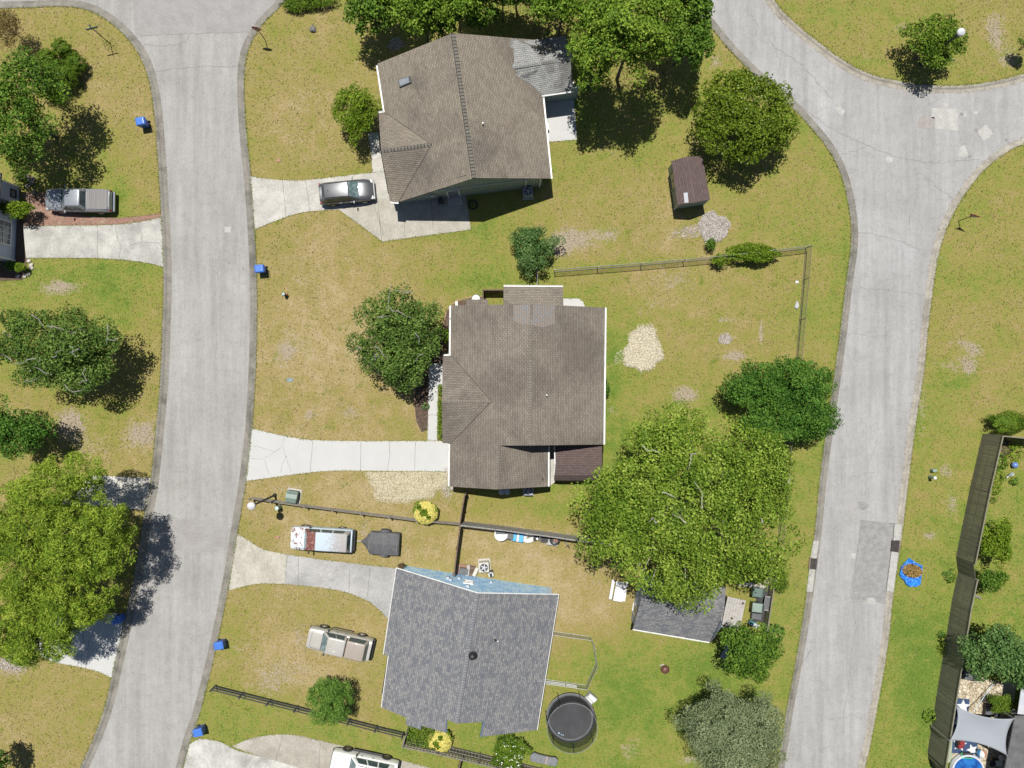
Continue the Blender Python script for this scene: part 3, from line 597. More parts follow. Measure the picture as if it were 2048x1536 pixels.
roof_mesh('roof', [[RS_, E_(1102, 357), E_(1073, 80), RN_], [RS_, RN_, W_(755, 127), W_(797, 404)],
    [P3(757, 226, ZE), P3(771, 225, ZE+.012), gr+Vector((0, 0, .02)), rW], [rW, gr+Vector((0, 0, .02)), P3(799, 404, ZE+.012), P3(780, 402, ZE)]], SH_TAN, A, cA)
cap_strip('ridge_cap', RS_, RN_, .34, SH_CAP, A, cA, .55); cap_strip('ridge_cap', rW, gr+Vector((.0, 0, .02)), .3, SH_CAP, A, cA, .45)
VAL = mat('valley_shadow_line', (.07, .06, .05), (.09, .08, .065), rough=.95)  # dark flashing strip; the valley's shade line is painted into its colour
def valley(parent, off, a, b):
    mb = MB(); mb.tube([Vector(a)+ZV*.012, Vector(b)+ZV*.012], .032, 5); return mb.build('valley_shade_flashing', VAL, parent, off)
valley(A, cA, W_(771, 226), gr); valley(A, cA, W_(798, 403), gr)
# side wing
wr0 = E_(1024, 134); wz = wr0.z; wr0 = Vector((wr0.x-.15, wr0.y, wz)); wr1 = P3(1141, 117, wz); ze2 = 2.62
roof_mesh('side_wing_roof', [[wr0+Vector((0, 0, .015)), E_(1021, 77)+Vector((0, 0, .03)), E_(1050, 82)+Vector((0, 0, .03)), P3(1062, 84, ze2), P3(1131, 72, ze2), wr1],
    [wr0+Vector((0, 0, .015)), wr1, P3(1146, 180, ze2), P3(1083, 189, ze2), E_(1060, 168)+Vector((0, 0, .03)), E_(1034, 152)+Vector((0, 0, .03))]], SH_OLD, A, cA)
cap_strip('ridge_cap', wr0+Vector((.3, 0, .02)), wr1, .28, SH_OLD, A, cA, .45)
SG = siding('sage_siding_boards', (0.26, 0.325, 0.295), 'xy', .42)
angA = math.radians(7.0); uA = Vector((math.cos(angA), math.sin(angA), 0)); vA = Vector((-math.sin(angA), math.cos(angA), 0))
oA = P3(803, 407, 0); WL = 11.75; DL = 10.5; rz_ = 5.78
def fA(a, b, z=0): p = oA+uA*a+vA*b; return (p.x, p.y, z)
walls('wall', [fA(0, 0, 2.62), fA(WL/2-.05, 0, rz_), fA(WL, 0, 2.62), fA(WL, DL, 2.62), fA(WL/2-.05, DL, rz_), fA(0, DL, 2.62)], SG, A, cA)
walls('wall', [fA(-.65, .25, 2.6), fA(-.1, .25, 2.6), fA(-.1, 7.0, 2.6), fA(-.65, 7.0, 2.6), fA(-.65, 3.6, gr.z-.25)], SG, A, cA)
mb = MB(); frame_box(mb, oA, uA, ZV, -vA, (WL/2, 2.62, .03), (WL, .16, .06)); mb.build('trim_board', GREYTRIM, A, cA)
fr = window(A, cA, oA, uA, -vA, 4.45, 1.08, .95, 2.0, WHITE, (1, 1), 'door')
mb = MB(); frame_box(mb, oA, uA, ZV, -vA, (4.45, .10, .35), (1.2, .18, .7)); mb.build('step', DW_A, A, cA)
mb = MB(); frame_box(mb, oA, uA, ZV, -vA, (2.75, 1.5, .06), (.35, .5, .12)); frame_box(mb, oA, uA, ZV, -vA, (2.3, 1.4, .05), (.2, .3, .1)); mb.build('meter_box', GREYTRIM, A, cA)
mb = MB(); frame_box(mb, oA, uA, ZV, -vA, (11.55, 1.3, .06), (.09, 2.5, .09)); mb.build('downspout', WHITE, A, cA)
mb = MB(); frame_box(mb, oA, uA, ZV, -vA, (10.4, 1.3, .06), (.08, 2.5, .08)); mb.build('downspout', WHITE, A, cA)
gutter(A, cA, W_(755, 130), W_(769, 222), out=(-1, 0, 0)); gutter(A, cA, E_(1085, 190), SE_, out=(1, 0, 0)); gutter(A, cA, P3(757, 226, ZE), P3(770, 224, ZE), out=(0, 1, 0))
gutter(A, cA, P3(780, 403, ZE), W_(797, 404), out=(0, -1, 0)); gutter(A, cA, P3(1083, 190, ze2), P3(1146, 181, ze2), out=(0, -1, 0))
vent_pipe(A, cA, E_(966, 249))
mb = MB()
q = [W_(797, 160), W_(821, 153), W_(824, 166), W_(800, 176)]; nW = plW[0]
c = sum(q, Vector())/4; mb.v = [tuple(p) for p in q]+[tuple(c+(p-c)*.96+nW*.14) for p in q]
mb.f = [[0, 1, 2, 3], [4, 5, 6, 7], [0, 1, 5, 4], [1, 2, 6, 5], [2, 3, 7, 6], [3, 0, 4, 7]]
sk = mb.build('skylight', mat('skylight_frame', (.16, .16, .16), rough=.4, metal=.4), A, cA)
mb = MB(); mb.v = [tuple(c+(p-c)*.78+nW*.146) for p in q]+[tuple(c+(p-c)*.78+nW*.16) for p in q]; mb.f = [[0, 1, 2, 3], [4, 5, 6, 7], [0, 1, 5, 4], [1, 2, 6, 5], [2, 3, 7, 6], [3, 0, 4, 7]]
mb.build('pane', mat('skylight_glass', (.22, .24, .27), (.3, .32, .34), rough=.12), sk, cA)
for px, py in ((1143, 122), (1147, 178)):
    x, y = P(px-3, py, 1.3); mb = MB(); mb.box((x, y, 1.28), (.14, .14, 2.5)); mb.build('porch_post', WHITE, A, cA)
x0, y0 = P(1098, 195, 1.3); mb = MB(); mb.box((x0+.9, y0+.25, 1.2), (3.0, .12, 2.4), math.radians(7)); mb.build('porch_wall', SG, A, cA)
# ===== house B, centre
cB = P3(1062, 780, 0); B = thing('house', 'taupe shingled house in the middle with a front gable and a pale concrete drive', 'house', cB)
zr = 5.7
bR1, bR2 = P3(1062, 608, zr), P3(1061, 891, zr)
pE = plane3(bR1, bR2, P3(1208, 750, 2.7)); pW = plane3(bR1, bR2, P3(901, 750, 2.7))
bE = lambda x, y: onplane(x, y, pE); bW = lambda x, y: onplane(x, y, pW)
gp = bW(997, 891); gs = bW(994, 979); pG = plane3(gp, gs, P3(1096, 930, gp.z-.478*3.9))
bG = lambda x, y: onplane(x, y, pG)
apx = bW(983, 803); rw = P3(884, 803, apx.z); up_ = Vector((0, 0, .02))
roof_mesh('roof', [[bR1, bR2, bE(1207, 889), bE(1210, 615)], [bR1, bW(902, 611), bW(899, 973), gs, gp, bR2],
    [gp, gs, bG(1096, 973), bG(1096, 886)],
    [P3(886, 712, 2.7), P3(903, 711, 2.74), apx+up_, rw], [rw, apx+up_, P3(902, 887, 2.74), P3(885, 886, 2.7)]], SH_TANB, B, cB)
cap_strip('ridge_cap', bR1, bR2, .3, SH_CAPB, B, cB, .48, .012); cap_strip('ridge_cap', gp, gs, .3, SH_CAPB, B, cB, .48, .012); cap_strip('ridge_cap', rw, apx+up_, .28, SH_CAPB, B, cB, .4, .012)
k = Vector((0, 0, .014))
roof_mesh('patched_shingles', [[bR1+k, bE(1110, 610)+k, bE(1110, 648)+k, bE(1085, 655)+k, P3(1062, 650, zr)+k], [bR1+k, P3(1062, 650, zr)+k, bW(1040, 648)+k, bW(1027, 642)+k, bW(1027, 610)+k]], SH_PATCH, B, cB, thick=.01)
roof_mesh('lean_to_roof', [[P3(1007, 573, 2.45), P3(1126, 574, 2.45), P3(1126, 612, 3.0), P3(1007, 612, 3.0)]], SH_TANB, B, cB)
roof_mesh('porch_roof', [[P3(933, 599, 2.3), P3(976, 599, 2.3), P3(976, 614, 2.55), P3(933, 614, 2.55)]], SH_TANB, B, cB)
gutter(B, cB, P3(1007, 573, 2.45), P3(1126, 574, 2.45), out=(0, 1, 0)); gutter(B, cB, bE(1210, 615), bE(1207, 889), out=(1, 0, 0)); gutter(B, cB, bW(902, 611), bW(901, 711), out=(-1, 0, 0))
gutter(B, cB, P3(886, 712, 2.7), P3(902, 711, 2.7), out=(0, 1, 0)); gutter(B, cB, bW(900, 888), bW(899, 973), out=(-1, 0, 0)); gutter(B, cB, bG(1096, 892), bG(1096, 973), out=(1, 0, 0))
BS = siding('beige_siding', (.42, .40, .36)); MULCH = MATS['bark_mulch']
a0, a1 = -4.45, 6.98; yN, yS = 5.7, -4.4; gS_ = -7.85
rx = bR1.x
walls('wall', [(a0, gS_, 2.6), (gs.x, gS_, gs.z-.2), (2.55, gS_, 2.6), (2.55, yS, 2.6), (2.55, yS, 5.0), (a1, yS, 2.65), (a1, yN, 2.6), (rx, yN, 5.5), (a0, yN, 2.6), (a0, 2.0, 2.6)], BS, B, cB)
walls('wall', [(2.54, yS, 5.0), (rx, yS, 5.5), (gs.x, yS, gp.z-.25)], BS, B, cB, z0=2.3, closed=False)
walls('wall', [(-5.05, -4.3, 2.6), (-4.5, -4.3, 2.6), (-4.5, 1.9, 2.6), (-5.05, 1.9, 2.6), (-5.05, -1.3, apx.z-.25)], BS, B, cB)
xw0, yw = P(1010, 577, 2.4); xw1, _ = P(1123, 577, 2.4)
walls('wall', [(xw0+.15, yw-.25, 2.35), (xw1-.15, yw-.25, 2.35), (xw1-.15, 5.8, 2.7), (xw0+.15, 5.8, 2.7)], BS, B, cB)
vent_pipe(B, cB, bE(1093, 790)); vent_pipe(B, cB, bG(1085, 957), DARKMET, .05, .3)
mb = MB(); mb.box((-4.55, -6.3, 1.1), (.06, 2.8, 2.2)); mb.build('garage_door', WHITE, B, cB)
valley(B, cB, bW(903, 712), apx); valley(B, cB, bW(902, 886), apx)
# ===== house C, bottom
cC = P3(945, 1310, 0); Cc = thing('house', 'blue sided house with a blue grey shingle roof and black roof turbine', 'house', cC)
zr = 6.1
r1, r2 = P3(955, 1187, zr), P3(913, 1447, zr)
pE = plane3(r1, r2, P3(1117, 1190, 2.7)); pW = plane3(r1, r2, P3(780, 1228, 2.7))
cE = lambda x, y: onplane(x, y, pE); cW = lambda x, y: onplane(x, y, pW)
roof_mesh('roof', [[r1, r2, cE(967, 1444), cE(961, 1474), cE(1074, 1460), cE(1117, 1190)],
    [r1, cW(793, 1137), cW(767, 1309), cW(777, 1312), cW(763, 1415), cW(812, 1435), cW(812, 1450), cW(841, 1459), cW(841, 1451), cW(892, 1466), cW(893, 1439), r2]], SH_GREY, Cc, cC)
cap_strip('ridge_cap', r1, r2, .3, SH_CAPG, Cc, cC, .5, .012)
for a, b in ((cE(1117, 1190), cE(1074, 1460)), (cW(793, 1137), cW(767, 1309)), (cW(777, 1312), cW(763, 1415))):
    t = (b-a).normalized(); s = Vector((-t.y, t.x, 0)) if a.x > 0 else Vector((t.y, -t.x, 0))
    mb = MB(); mid = (a+b)/2; out = Vector((1, 0, 0)) if a.x > 1 else Vector((-1, 0, 0))
    s = Vector((t.y, -t.x, 0)).normalized(); s = s if s.dot(out) > 0 else -s
    mb.tube([a+s*.02-ZV*.05, b+s*.02-ZV*.05], .045, 6); mb.build('drip_edge', WHITE, Cc, cC)
mb = MB()
for a, b in ((r1, cW(793, 1137)), (r1, cE(1117, 1190))): mb.tube([a+Vector((0, .03, -.06)), b+Vector((0, .03, -.06))], .05, 6)
mb.build('rake_trim', WHITE, Cc, cC)
BLUE = brick_mat('blue_siding', (0.30, 0.45, 0.62), (0.40, 0.54, 0.68), (0.16, 0.25, 0.38), 1.1, .19, .02, .5, False, .6, extra=(2.0, .5, (0.52, 0.64, 0.74)))
m, nt, b = new_mat('blue_vinyl_siding'); v = objc(nt); sp = nd(nt, 'ShaderNodeSeparateXYZ'); nt.links.new(v, sp.inputs[0])
cb = nd(nt, 'ShaderNodeCombineXYZ'); nt.links.new(mathn(nt, 'ADD', sp.outputs['X'], sp.outputs['Y']), cb.inputs[0]); nt.links.new(sp.outputs['Z'], cb.inputs[1])
br = nd(nt, 'ShaderNodeTexBrick'); br.inputs['Scale'].default_value = 1; br.inputs['Brick Width'].default_value = .55; br.inputs['Row Height'].default_value = .21; br.inputs['Mortar Size'].default_value = .018
for kk, cc in (('Color1', (.34, .64, .97)), ('Color2', (.44, .71, .98)), ('Mortar', (.18, .38, .74))): br.inputs[kk].default_value = (*cc, 1)
nt.links.new(cb.outputs[0], br.inputs['Vector']); cc_ = mixc(nt, ramp(nt, noise(nt, v, 1.6, 6, .7), [(.45, (0, 0, 0)), (.6, (1, 1, 1))]), br.outputs['Color'], (.58, .80, .98))
nt.links.new(cc_, b.inputs['Base Color']); b.inputs['Roughness'].default_value = .6; BLUE = m
angC = math.radians(-8.6); uC = Vector((math.cos(angC), math.sin(angC), 0)); vC = Vector((-math.sin(angC), math.cos(angC), 0))
oC = P3(807, 1131, 0); WC = 12.45; DC = 11.0
def fC(a, b, z=0): p = oC+uC*a+vC*b; return (p.x, p.y, z)
walls('wall', [fC(0, 0, 2.62), fC(WC/2, 0, 5.9), fC(WC, 0, 2.62), fC(WC, -10.2, 2.62), fC(8.3, -10.2, 4.8), fC(8.3, -8.9, 4.8), fC(WC/2, -8.9, 5.85), fC(4.9, -8.9, 5.1), fC(4.9, -9.9, 5.1), fC(.1, -9.7, 2.62), fC(.1, -7, 2.62)], BLUE, Cc, cC)
w1 = window(Cc, cC, oC, uC, vC, 5.6, 2.05, .75, .85, WHITE, (1, 2))
for a, zz, s in ((3.9, 1.9, .22), (4.15, 2.3, .2), (4.8, 1.5, .2), (5.6, 3.3, .2), (7.4, 1.2, .16)):
    mb = MB(); frame_box(mb, oC, uC, ZV, vC, (a, zz, .08), (s, s*1.3, .16)); mb.build('meter_box', GREYTRIM, Cc, cC)
mb = MB(); frame_box(mb, oC, uC, ZV, vC, (WC-.07, 1.3, .04), (.14, 2.6, .1)); frame_box(mb, oC, uC, ZV, vC, (WC-.35, 1.3, .06), (.09, 2.5, .09)); mb.build('downspout', WHITE, Cc, cC)
mb = MB(); frame_box(mb, oC, uC, ZV, vC, (4.55, 1.4, .5), (.9, .08, .8)); mb.build('corner_shelf', GREYTRIM, Cc, cC) if False else None
for px, pyy in ((893, 1445), (841, 1455), (963, 1458)):
    pass
for (a, b) in ((cW(893, 1440), cW(892, 1466)), (cW(841, 1452), cW(841, 1459)), (cE(967, 1445), cE(961, 1474))): mb = MB(); mb.tube([a-ZV*.06, b-ZV*.06], .07, 6); mb.build('edge_flashing', mat('slate_flashing', (.10, .14, .2), rough=.5), Cc, cC)
p = cE(947, 1311); p = cW(945, 1312); vent_pipe(Cc, cC, p, DARKMET, dome=True); vent_pipe(Cc, cC, cE(991, 1279), DARKMET); vent_pipe(Cc, cC, cE(996, 1281), WHITE, .05, .2)
# ===== house D, left edge, gable end to the drive
cD = P3(0, 450, 0); D = thing('house', 'grey blue house at the left edge behind the pickup, with a white framed window', 'house', cD)
DS = siding('greyblue_siding', (0.46, 0.52, 0.68))
xw = P(34, 440)[0]; yT = P(34, 432)[1]; yB = P(30, 523)[1]; xb = P(30, 523)[0]; ym = (yT+yB)/2
walls('wall', [(xb, yB, 3.0), ((xw+xb)/2, ym, 4.9), (xw, yT, 3.0), (xw-9, yT+.4, 3.0), (xw-9, yB+.4, 3.0)], DS, D, cD)
uD = Vector((xb-xw, yB-yT, 0)).normalized(); nD = Vector((-uD.y, uD.x, 0))
if nD.x < 0: nD = -nD
window(D, cD, (xw, yT, 0), uD, nD, 1.65, 1.55, 1.9, 1.7, WHITE, (4, 2))
mb = MB(); frame_box(mb, (xw, yT, 0), uD, ZV, nD, (yT-yB-.06, 1.5, .03), (.14, 3.0, .07)); mb.build('corner_board', WHITE, D, cD); mb = MB(); frame_box(mb, (xw, yT, 0), uD, ZV, nD, (.04, 1.5, .03), (.1, 3.0, .07)); mb.build('corner_board', WHITE, D, cD)
e = .45; zt = 3.05
rdg0, rdg1 = Vector((xw+.3, ym, 5.15)), Vector((xw-9.4, ym+.4, 5.15))
roof_mesh('roof', [[rdg0, rdg1, Vector((xw-9.4, yT+e+.4, zt)), Vector((xw+.3, yT+e, zt))], [rdg0, rdg1, Vector((xw-9.4, yB-e+.4, zt)), Vector((xb+.3, yB-e, zt))]], SH_GREY, D, cD)
# porch bay beyond the bush
x1, yb1 = P(39, 374); x2, yb2 = P(38, 410)
walls('wall', [(x2, yb2, 2.6), (x1, yb1, 2.6), (x1-6, yb1+.2, 2.6), (x1-6, yb2+.2, 2.6)], DS, D, cD)
u2 = Vector((x2-x1, yb2-yb1, 0)).normalized(); n2 = Vector((-u2.y, u2.x, 0)); n2 = n2 if n2.x > 0 else -n2
window(D, cD, (x1, yb1, 0), u2, n2, .75, .75, .6, .6, DARKMET, (1, 1), 'vent')
mb = MB(); frame_box(mb, (x1, yb1, 0), u2, ZV, n2, (.06, 1.3, .03), (.14, 2.6, .07)); mb.build('corner_board', WHITE, D, cD)
roof_mesh('porch_roof', [[Vector((x1+.35, yb1+.4, 2.65)), Vector((x1-6, yb1+.6, 2.65)), Vector((x1-6, yb2-.4, 2.9)), Vector((x1+.35, yb2-.6, 2.9))]], SH_GREY, D, cD)
# ===== house E, lower right corner
cE_ = P3(2100, 1500, 0); E = thing('house', 'house corner with a dark grey roof and metal awning at the lower right edge', 'house', cE_)
roof_mesh('roof', [[P3(2030, 1432, 2.6), P3(2010, 1536, 2.6), P3(1998, 1640, 2.6), P3(2200, 1690, 4.6), P3(2250, 1432, 4.6)]], mat('dark_roof_felt', (.10, .10, .105), (.15, .15, .15), scale=1.5, rough=.95, fine=12), E, cE_)
MR = siding('ribbed_metal_roof', (.50, .52, .56), 'xy', .16); MATS['ribbed_metal_roof'] = MR
roof_mesh('metal_awning', [[P3(2048, 1338, 2.4), P3(2035, 1428, 2.4), P3(2130, 1436, 2.9), P3(2140, 1345, 2.9)]], MR, E, cE_, .05)
roof_mesh('metal_awning', [[P3(2030, 1514, 2.3), P3(2026, 1600, 2.3), P3(2140, 1620, 2.58), P3(2140, 1520, 2.58)]], MR, E, cE_, .05)
x0, y0 = P(2052, 1350); x1, y1 = P(2026, 1640)
walls('wall', [(x1-.0, y1, 2.5), (x1+8, y1, 2.5), (x0+8, y0, 2.5), (x0, y0, 2.4)], BS, E, cE_)
# ===== sheds
SHG = siding('sage_shed_siding', (0.26, 0.33, 0.30), 'z', .15)
cS = P3(1380, 370, 0); S = thing('garden_shed', 'small sage shed with a dark brown roof standing alone on the lawn', 'shed', cS)
za, zb = 2.15, 2.55
rN, rS = P3(1374, 313, zb), P3(1390, 405, zb)
aW = [P3(1343, 322, za), P3(1355, 409, za)]; aE = [P3(1405, 312, za), P3(1420, 399, za)]
roof_mesh('roof', [[rN, rS, aW[1], aW[0]], [rN, rS, aE[1], aE[0]]], BROWN_ROOF, S, cS, .08)
wn = [P3(1336, 337, 0), P3(1348, 419, 0)]
uS = (wn[0]-wn[1]).normalized(); eS = Vector((uS.y, -uS.x, 0)); wS = 2.38; lS = (wn[0]-wn[1]).length
p0 = wn[1]; p1 = wn[1]+eS*wS; p2 = p1+uS*lS; p3 = wn[0]
mm = lambda p, z: (p.x, p.y, z)
walls('wall', [mm(p0, 2.08), mm((p0+p1)/2, 2.45), mm(p1, 2.08), mm(p2, 2.08), mm((p2+p3)/2, 2.45), mm(p3, 2.08)], SHG, S, cS)
window(S, cS, p0, uS, -eS, lS*.62, 1.05, 1.3, 1.7, mat('shed_door_green', (.30, .36, .26)), (2, 1), 'door')
mb = MB(); 
for q in (p0, p1): mb = MB(); mb.box((q.x, q.y, 1.04), (.1, .1, 2.06), math.atan2(eS.y, eS.x)); mb.build('corner_board', GREYTRIM, S, cS)
plS = plane3(rN, rS, aW[1])
q = [onplane(x, y, plS)+ZV*.02 for x, y in ((1367, 386), (1375, 385), (1377, 405), (1369, 406))]
roof_mesh('roof_flashing', [q], GREYTRIM, S, cS, .015)
cT = P3(1350, 1215, 0); T = thing('garden_shed', 'grey roofed shed half under the big sycamore, with a pale blue gable wall', 'shed', cT)
za, zb = 2.25, 4.0
rW_, rE_ = P3(1282, 1200, zb), P3(1448, 1225, zb)
pS = plane3(rW_, rE_, P3(1266, 1258, za)); tS = lambda x, y: onplane(x, y, pS)
roof_mesh('roof', [[rW_, rE_, tS(1419, 1284), tS(1266, 1258)], [rW_, rE_, P3(1452, 1175, za), P3(1285, 1152, za)]], SH_GREY, T, cT, .1)
gutter(T, cT, tS(1266, 1258), tS(1419, 1284), out=(0, -1, 0), w_=.1)
b0, b1 = P3(1262, 1238, 0), P3(1278, 1152, 0); uT = (b1-b0).normalized(); eT = Vector((uT.y, -uT.x, 0)); L = (b1-b0).length
q0, q1 = b0+eT*6.2, b1+eT*6.2
TS = siding('pale_blue_siding', (.42, .47, .54), 'z', .18)
walls('wall', [mm(b0, 2.15), mm(q0, 2.15), mm((q0+q1)/2, 3.85), mm(q1, 2.15), mm(b1, 2.15), mm((b0+b1)/2, 3.85)], TS, T, cT)
window(T, cT, b0, uT, -eT, 1.1, .95, .8, 1.8, WHITE, (1, 1), 'door')
# ---------------------------------------------------------------- foliage
def leaf_mat(name, dark, mid, light, trans=0.14, rough=.55):
    m, nt, b = new_mat(name)
    a = nd(nt, 'ShaderNodeAttribute'); a.attribute_name = 'tint'
    col = ramp(nt, a.outputs['Fac'], [(0.0, dark), (0.5, mid), (1.0, light)])
    nt.links.new(col, b.inputs['Base Color']); b.inputs['Roughness'].default_value = rough
    b.inputs['Specular IOR Level'].default_value = 0.12
    tr = nd(nt, 'ShaderNodeBsdfTranslucent'); nt.links.new(col, tr.inputs['Color'])
    mx = nd(nt, 'ShaderNodeMixShader'); mx.inputs[0].default_value = trans
    nt.links.new(b.outputs[0], mx.inputs[1]); nt.links.new(tr.outputs[0], mx.inputs[2])
    nt.links.new(mx.outputs[0], nt.nodes['Material Output'].inputs['Surface']); return m
BARK = mat('bark', (.14, .12, .10), (.09, .075, .06), scale=6, rough=1, bmp=.6, stretch=(1, 1, .3))
PALEBARK = mat('pale_bark', (.50, .48, .43), (.30, .27, .22), scale=3, rough=.9, bmp=.3)
GREYBARK = mat('grey_bark', (.34, .32, .29), (.22, .20, .18), scale=4, rough=.95, bmp=.4)
def leaves_mesh(name, C, N, size, aspect, tint, m, parent, off, rng, fold=0.25):
    n = len(C); N = N/np.linalg.norm(N, axis=1, keepdims=True)
    R = rng.normal(size=(n, 3)); T = np.cross(N, R); T /= np.linalg.norm(T, axis=1, keepdims=True)+1e-9
    Bv = np.cross(N, T); L = (size*rng.uniform(.6, 1.3, n))[:, None]
    a = C+T*L*.5; c = C-T*L*.5; d_ = N*L*fold*.5
    b = C+Bv*L*aspect*.5+d_; e = C-Bv*L*aspect*.5+d_
    V = np.stack([a, b, c, e], 1).reshape(-1, 3)-np.array(off)
    F = np.arange(4*n).reshape(n, 4)
    me = bpy.data.meshes.new(name); np_mesh(me, V, F)
    at = me.attributes.new('tint', 'FLOAT', 'POINT'); at.data.foreach_set('value', np.repeat(np.clip(tint, 0, 1), 4).astype(np.float32))
    me.materials.append(m); o = bpy.data.objects.new(name, me); SC.collection.objects.link(o)
    if parent is not None: o.parent = parent
    return o
def crown_points(rng, c, rx, ry, rz, nc, per, crad, irr=.18, shell=.55, flat=0.0, low=-.55, mode='leaf', squeeze=1.0, lobes=10, lr=.42):
    """boughs (lobes) over an uneven ellipsoid, each built of leaf clumps: valleys of shade stay open between the boughs"""
    ph = rng.uniform(0, 6.28, 6); Cc = []; LB = []
    for i in range(lobes):
        zf = low*.5+(1-low*.5)*((i+.5)/lobes)**.9; zf = min(.97, zf); az = i*2.39996+rng.normal()*.35; q = math.sqrt(max(0, 1-zf*zf))
        k = 1+irr*(math.sin(2*az+ph[0])*.5+math.sin(3*az+ph[1])*.5+math.sin(5*az+ph[2])*.5)
        R_ = (1-lr*.92)*k*rng.uniform(.88, 1.08); zf *= rng.uniform(.7, 1.2); LB.append((math.cos(az)*q*R_, math.sin(az)*q*R_, zf*R_*.85, lr*rng.uniform(.78, 1.18)))
    tries = 0
    while len(Cc) < nc and tries < nc*40:
        tries += 1; L = LB[rng.integers(0, len(LB))]
        d = rng.normal(size=3); d /= np.linalg.norm(d)
        if d[2] < -.35: d[2] = -d[2]
        r = L[3]*rng.uniform(.25, 1)**.4*rng.choice([1, 1, 1, 1.14]); p = np.array(L[:3])+d*r*np.array([1, 1, .8])
        if any((p[0]-M_[0])**2+(p[1]-M_[1])**2+(p[2]-M_[2])**2 < (M_[3]*.45)**2 for M_ in LB): continue
        if all((p[0]-q_[0])**2+(p[1]-q_[1])**2+(p[2]-q_[2])**2 > (crad*.60*squeeze)**2 for q_ in Cc[-400:]): Cc.append(p)
    Cc = np.array(Cc); n = len(Cc)
    sz = rng.uniform(.65, 1.25, n)
    cnt = (per*sz**2).astype(int)+3; idx = np.repeat(np.arange(n), cnt); M = len(idx)
    d = rng.normal(size=(M, 3)); d /= np.linalg.norm(d, axis=1, keepdims=True)
    d[:, 2] = np.where(d[:, 2] < -.1, -d[:, 2], d[:, 2])
    rr = rng.uniform(.35, 1.0, M)**.5*rng.choice([1, 1, 1, 1.25], M)
    U = Cc[idx]+d*(crad*sz[idx]*rr)[:, None]*np.array([1, 1, .8])
    pos = U*np.array([rx, ry, rz])+np.array(c)
    nrm = d*0.8+U*.25+rng.normal(size=(M, 3))*.8+np.array([0, 0, .35])
    tint = (rng.uniform(0, 1, n)*.5)[idx]+rng.normal(.22, .24, M)
    return pos, nrm, tint, Cc*np.array([rx, ry, rz])+np.array(c)
def limbs(mb, base, fork, tips, rng, r0, twig=.03):
    base = Vector(base); fork = Vector(fork)
    mb.tube([base, base.lerp(fork, .35)+Vector((rng.normal()*.06, rng.normal()*.06, 0)), fork], [r0*1.25, r0, r0*.8], 9)
    for t in tips:
        t = Vector(t); mid = fork.lerp(t, .5)+Vector((rng.normal()*.12, rng.normal()*.12, .06*(t-fork).length)); q = fork.lerp(t, .0)
        mb.tube([q, mid, t], [r0*.45, r0*.22, twig], 5)
TREE_N = 0
def tree(name, label, cat, px, py, r, zc, rz, m, leaf=.2, aspect=.65, dens=1.0, bark=BARK, ry=None, nc=None, crad=.27, shell=.5, irr=.18, low=-.55, group=None, seed=None, tipup=0.0, fold=.25, per=None, ntips=14, squeeze=1.0, needle=False, off_base=(0, 0), toptwigs=0, lobes=None, lr=None, soft=False):
    """crown centred over pixel (px,py) at height zc; r, ry in photo pixels; rz in metres"""
    global TREE_N; TREE_N += 1
    rng = np.random.default_rng(seed or TREE_N*17+3)
    cx, cy = P(px, py, zc); k = (CAMH-zc)/FPX; rx_ = r*k; ry_ = (ry or r)*k
    bx, by = cx+off_base[0], cy+off_base[1]
    T = thing(name, label, cat, (bx, by, 0), group=group); off = (bx, by, 0)
    area = math.pi*rx_*ry_
    if nc is None: nc = int(max(16, 4.2/(crad**2)))
    total = area*(1.0+.4*rz/max(rx_, .1))*4.6*dens/(leaf*leaf*aspect*.62)
    pr = per or max(12, total/nc)
    pos, nrm, tint, cc = crown_points(rng, (cx, cy, zc), rx_, ry_, rz, nc, pr, crad, irr, shell, low=low, squeeze=squeeze, lobes=lobes or (8 if rx_ < 1.6 else 13 if rx_ < 4 else 22), lr=lr or (.5 if rx_ < 1.6 else .42 if rx_ < 4 else .33))
    keep = pos[:, 2] > .03; pos, nrm, tint = pos[keep], nrm[keep], tint[keep]
    if soft: nrm = (pos-np.array([cx, cy, zc-.2*rz]))/np.array([rx_, ry_, rz])+rng.normal(size=pos.shape)*.3
    if needle: nrm = np.cross(nrm, rng.normal(size=nrm.shape))
    leaves_mesh('crown', pos, nrm, leaf, aspect, tint, m, T, off, rng, fold)
    mb = MB(); fz = max(.25, zc-rz*.75); sel = rng.permutation(len(cc))[:ntips]
    tips = [tuple(cc[i]+np.array([0, 0, tipup])) for i in sel]
    limbs(mb, (bx, by, -.05), (bx+(cx-bx)*.4, by+(cy-by)*.4, fz), tips, rng, max(.03, .032*max(rx_, rz)), .02)
    top = np.argsort(-cc[:, 2])
    for i in range(toptwigs):
        a = cc[top[rng.integers(0, max(1, len(top)*2//3))]]; v_ = rng.normal(size=3)*[.55, .55, .1]
        s = a+np.array([0, 0, rz*.22]); mb.tube([s-v_*.7, s-v_*.2+np.array([rng.normal()*.12, rng.normal()*.12, .06]), s+np.array([rng.normal()*.12, rng.normal()*.12, .1]), s+v_*.8], [.04, .035, .028, .01], 4)
    mb.build('trunk', bark, T, off)
    return T
L_MAPLE = leaf_mat('maple_leaf', (0.040, 0.090, 0.011), (0.100, 0.195, 0.022), (0.210, 0.320, 0.045))
L_SYC = leaf_mat('sycamore_leaf', (0.065, 0.130, 0.012), (0.165, 0.262, 0.026), (0.350, 0.440, 0.075), .16, .5)
L_OAK = leaf_mat('oak_leaf', (0.045, 0.090, 0.016), (0.105, 0.185, 0.032), (0.220, 0.310, 0.070))
L_DARK = leaf_mat('dark_leaf', (0.026, 0.082, 0.010), (0.072, 0.172, 0.022), (0.150, 0.275, 0.042))
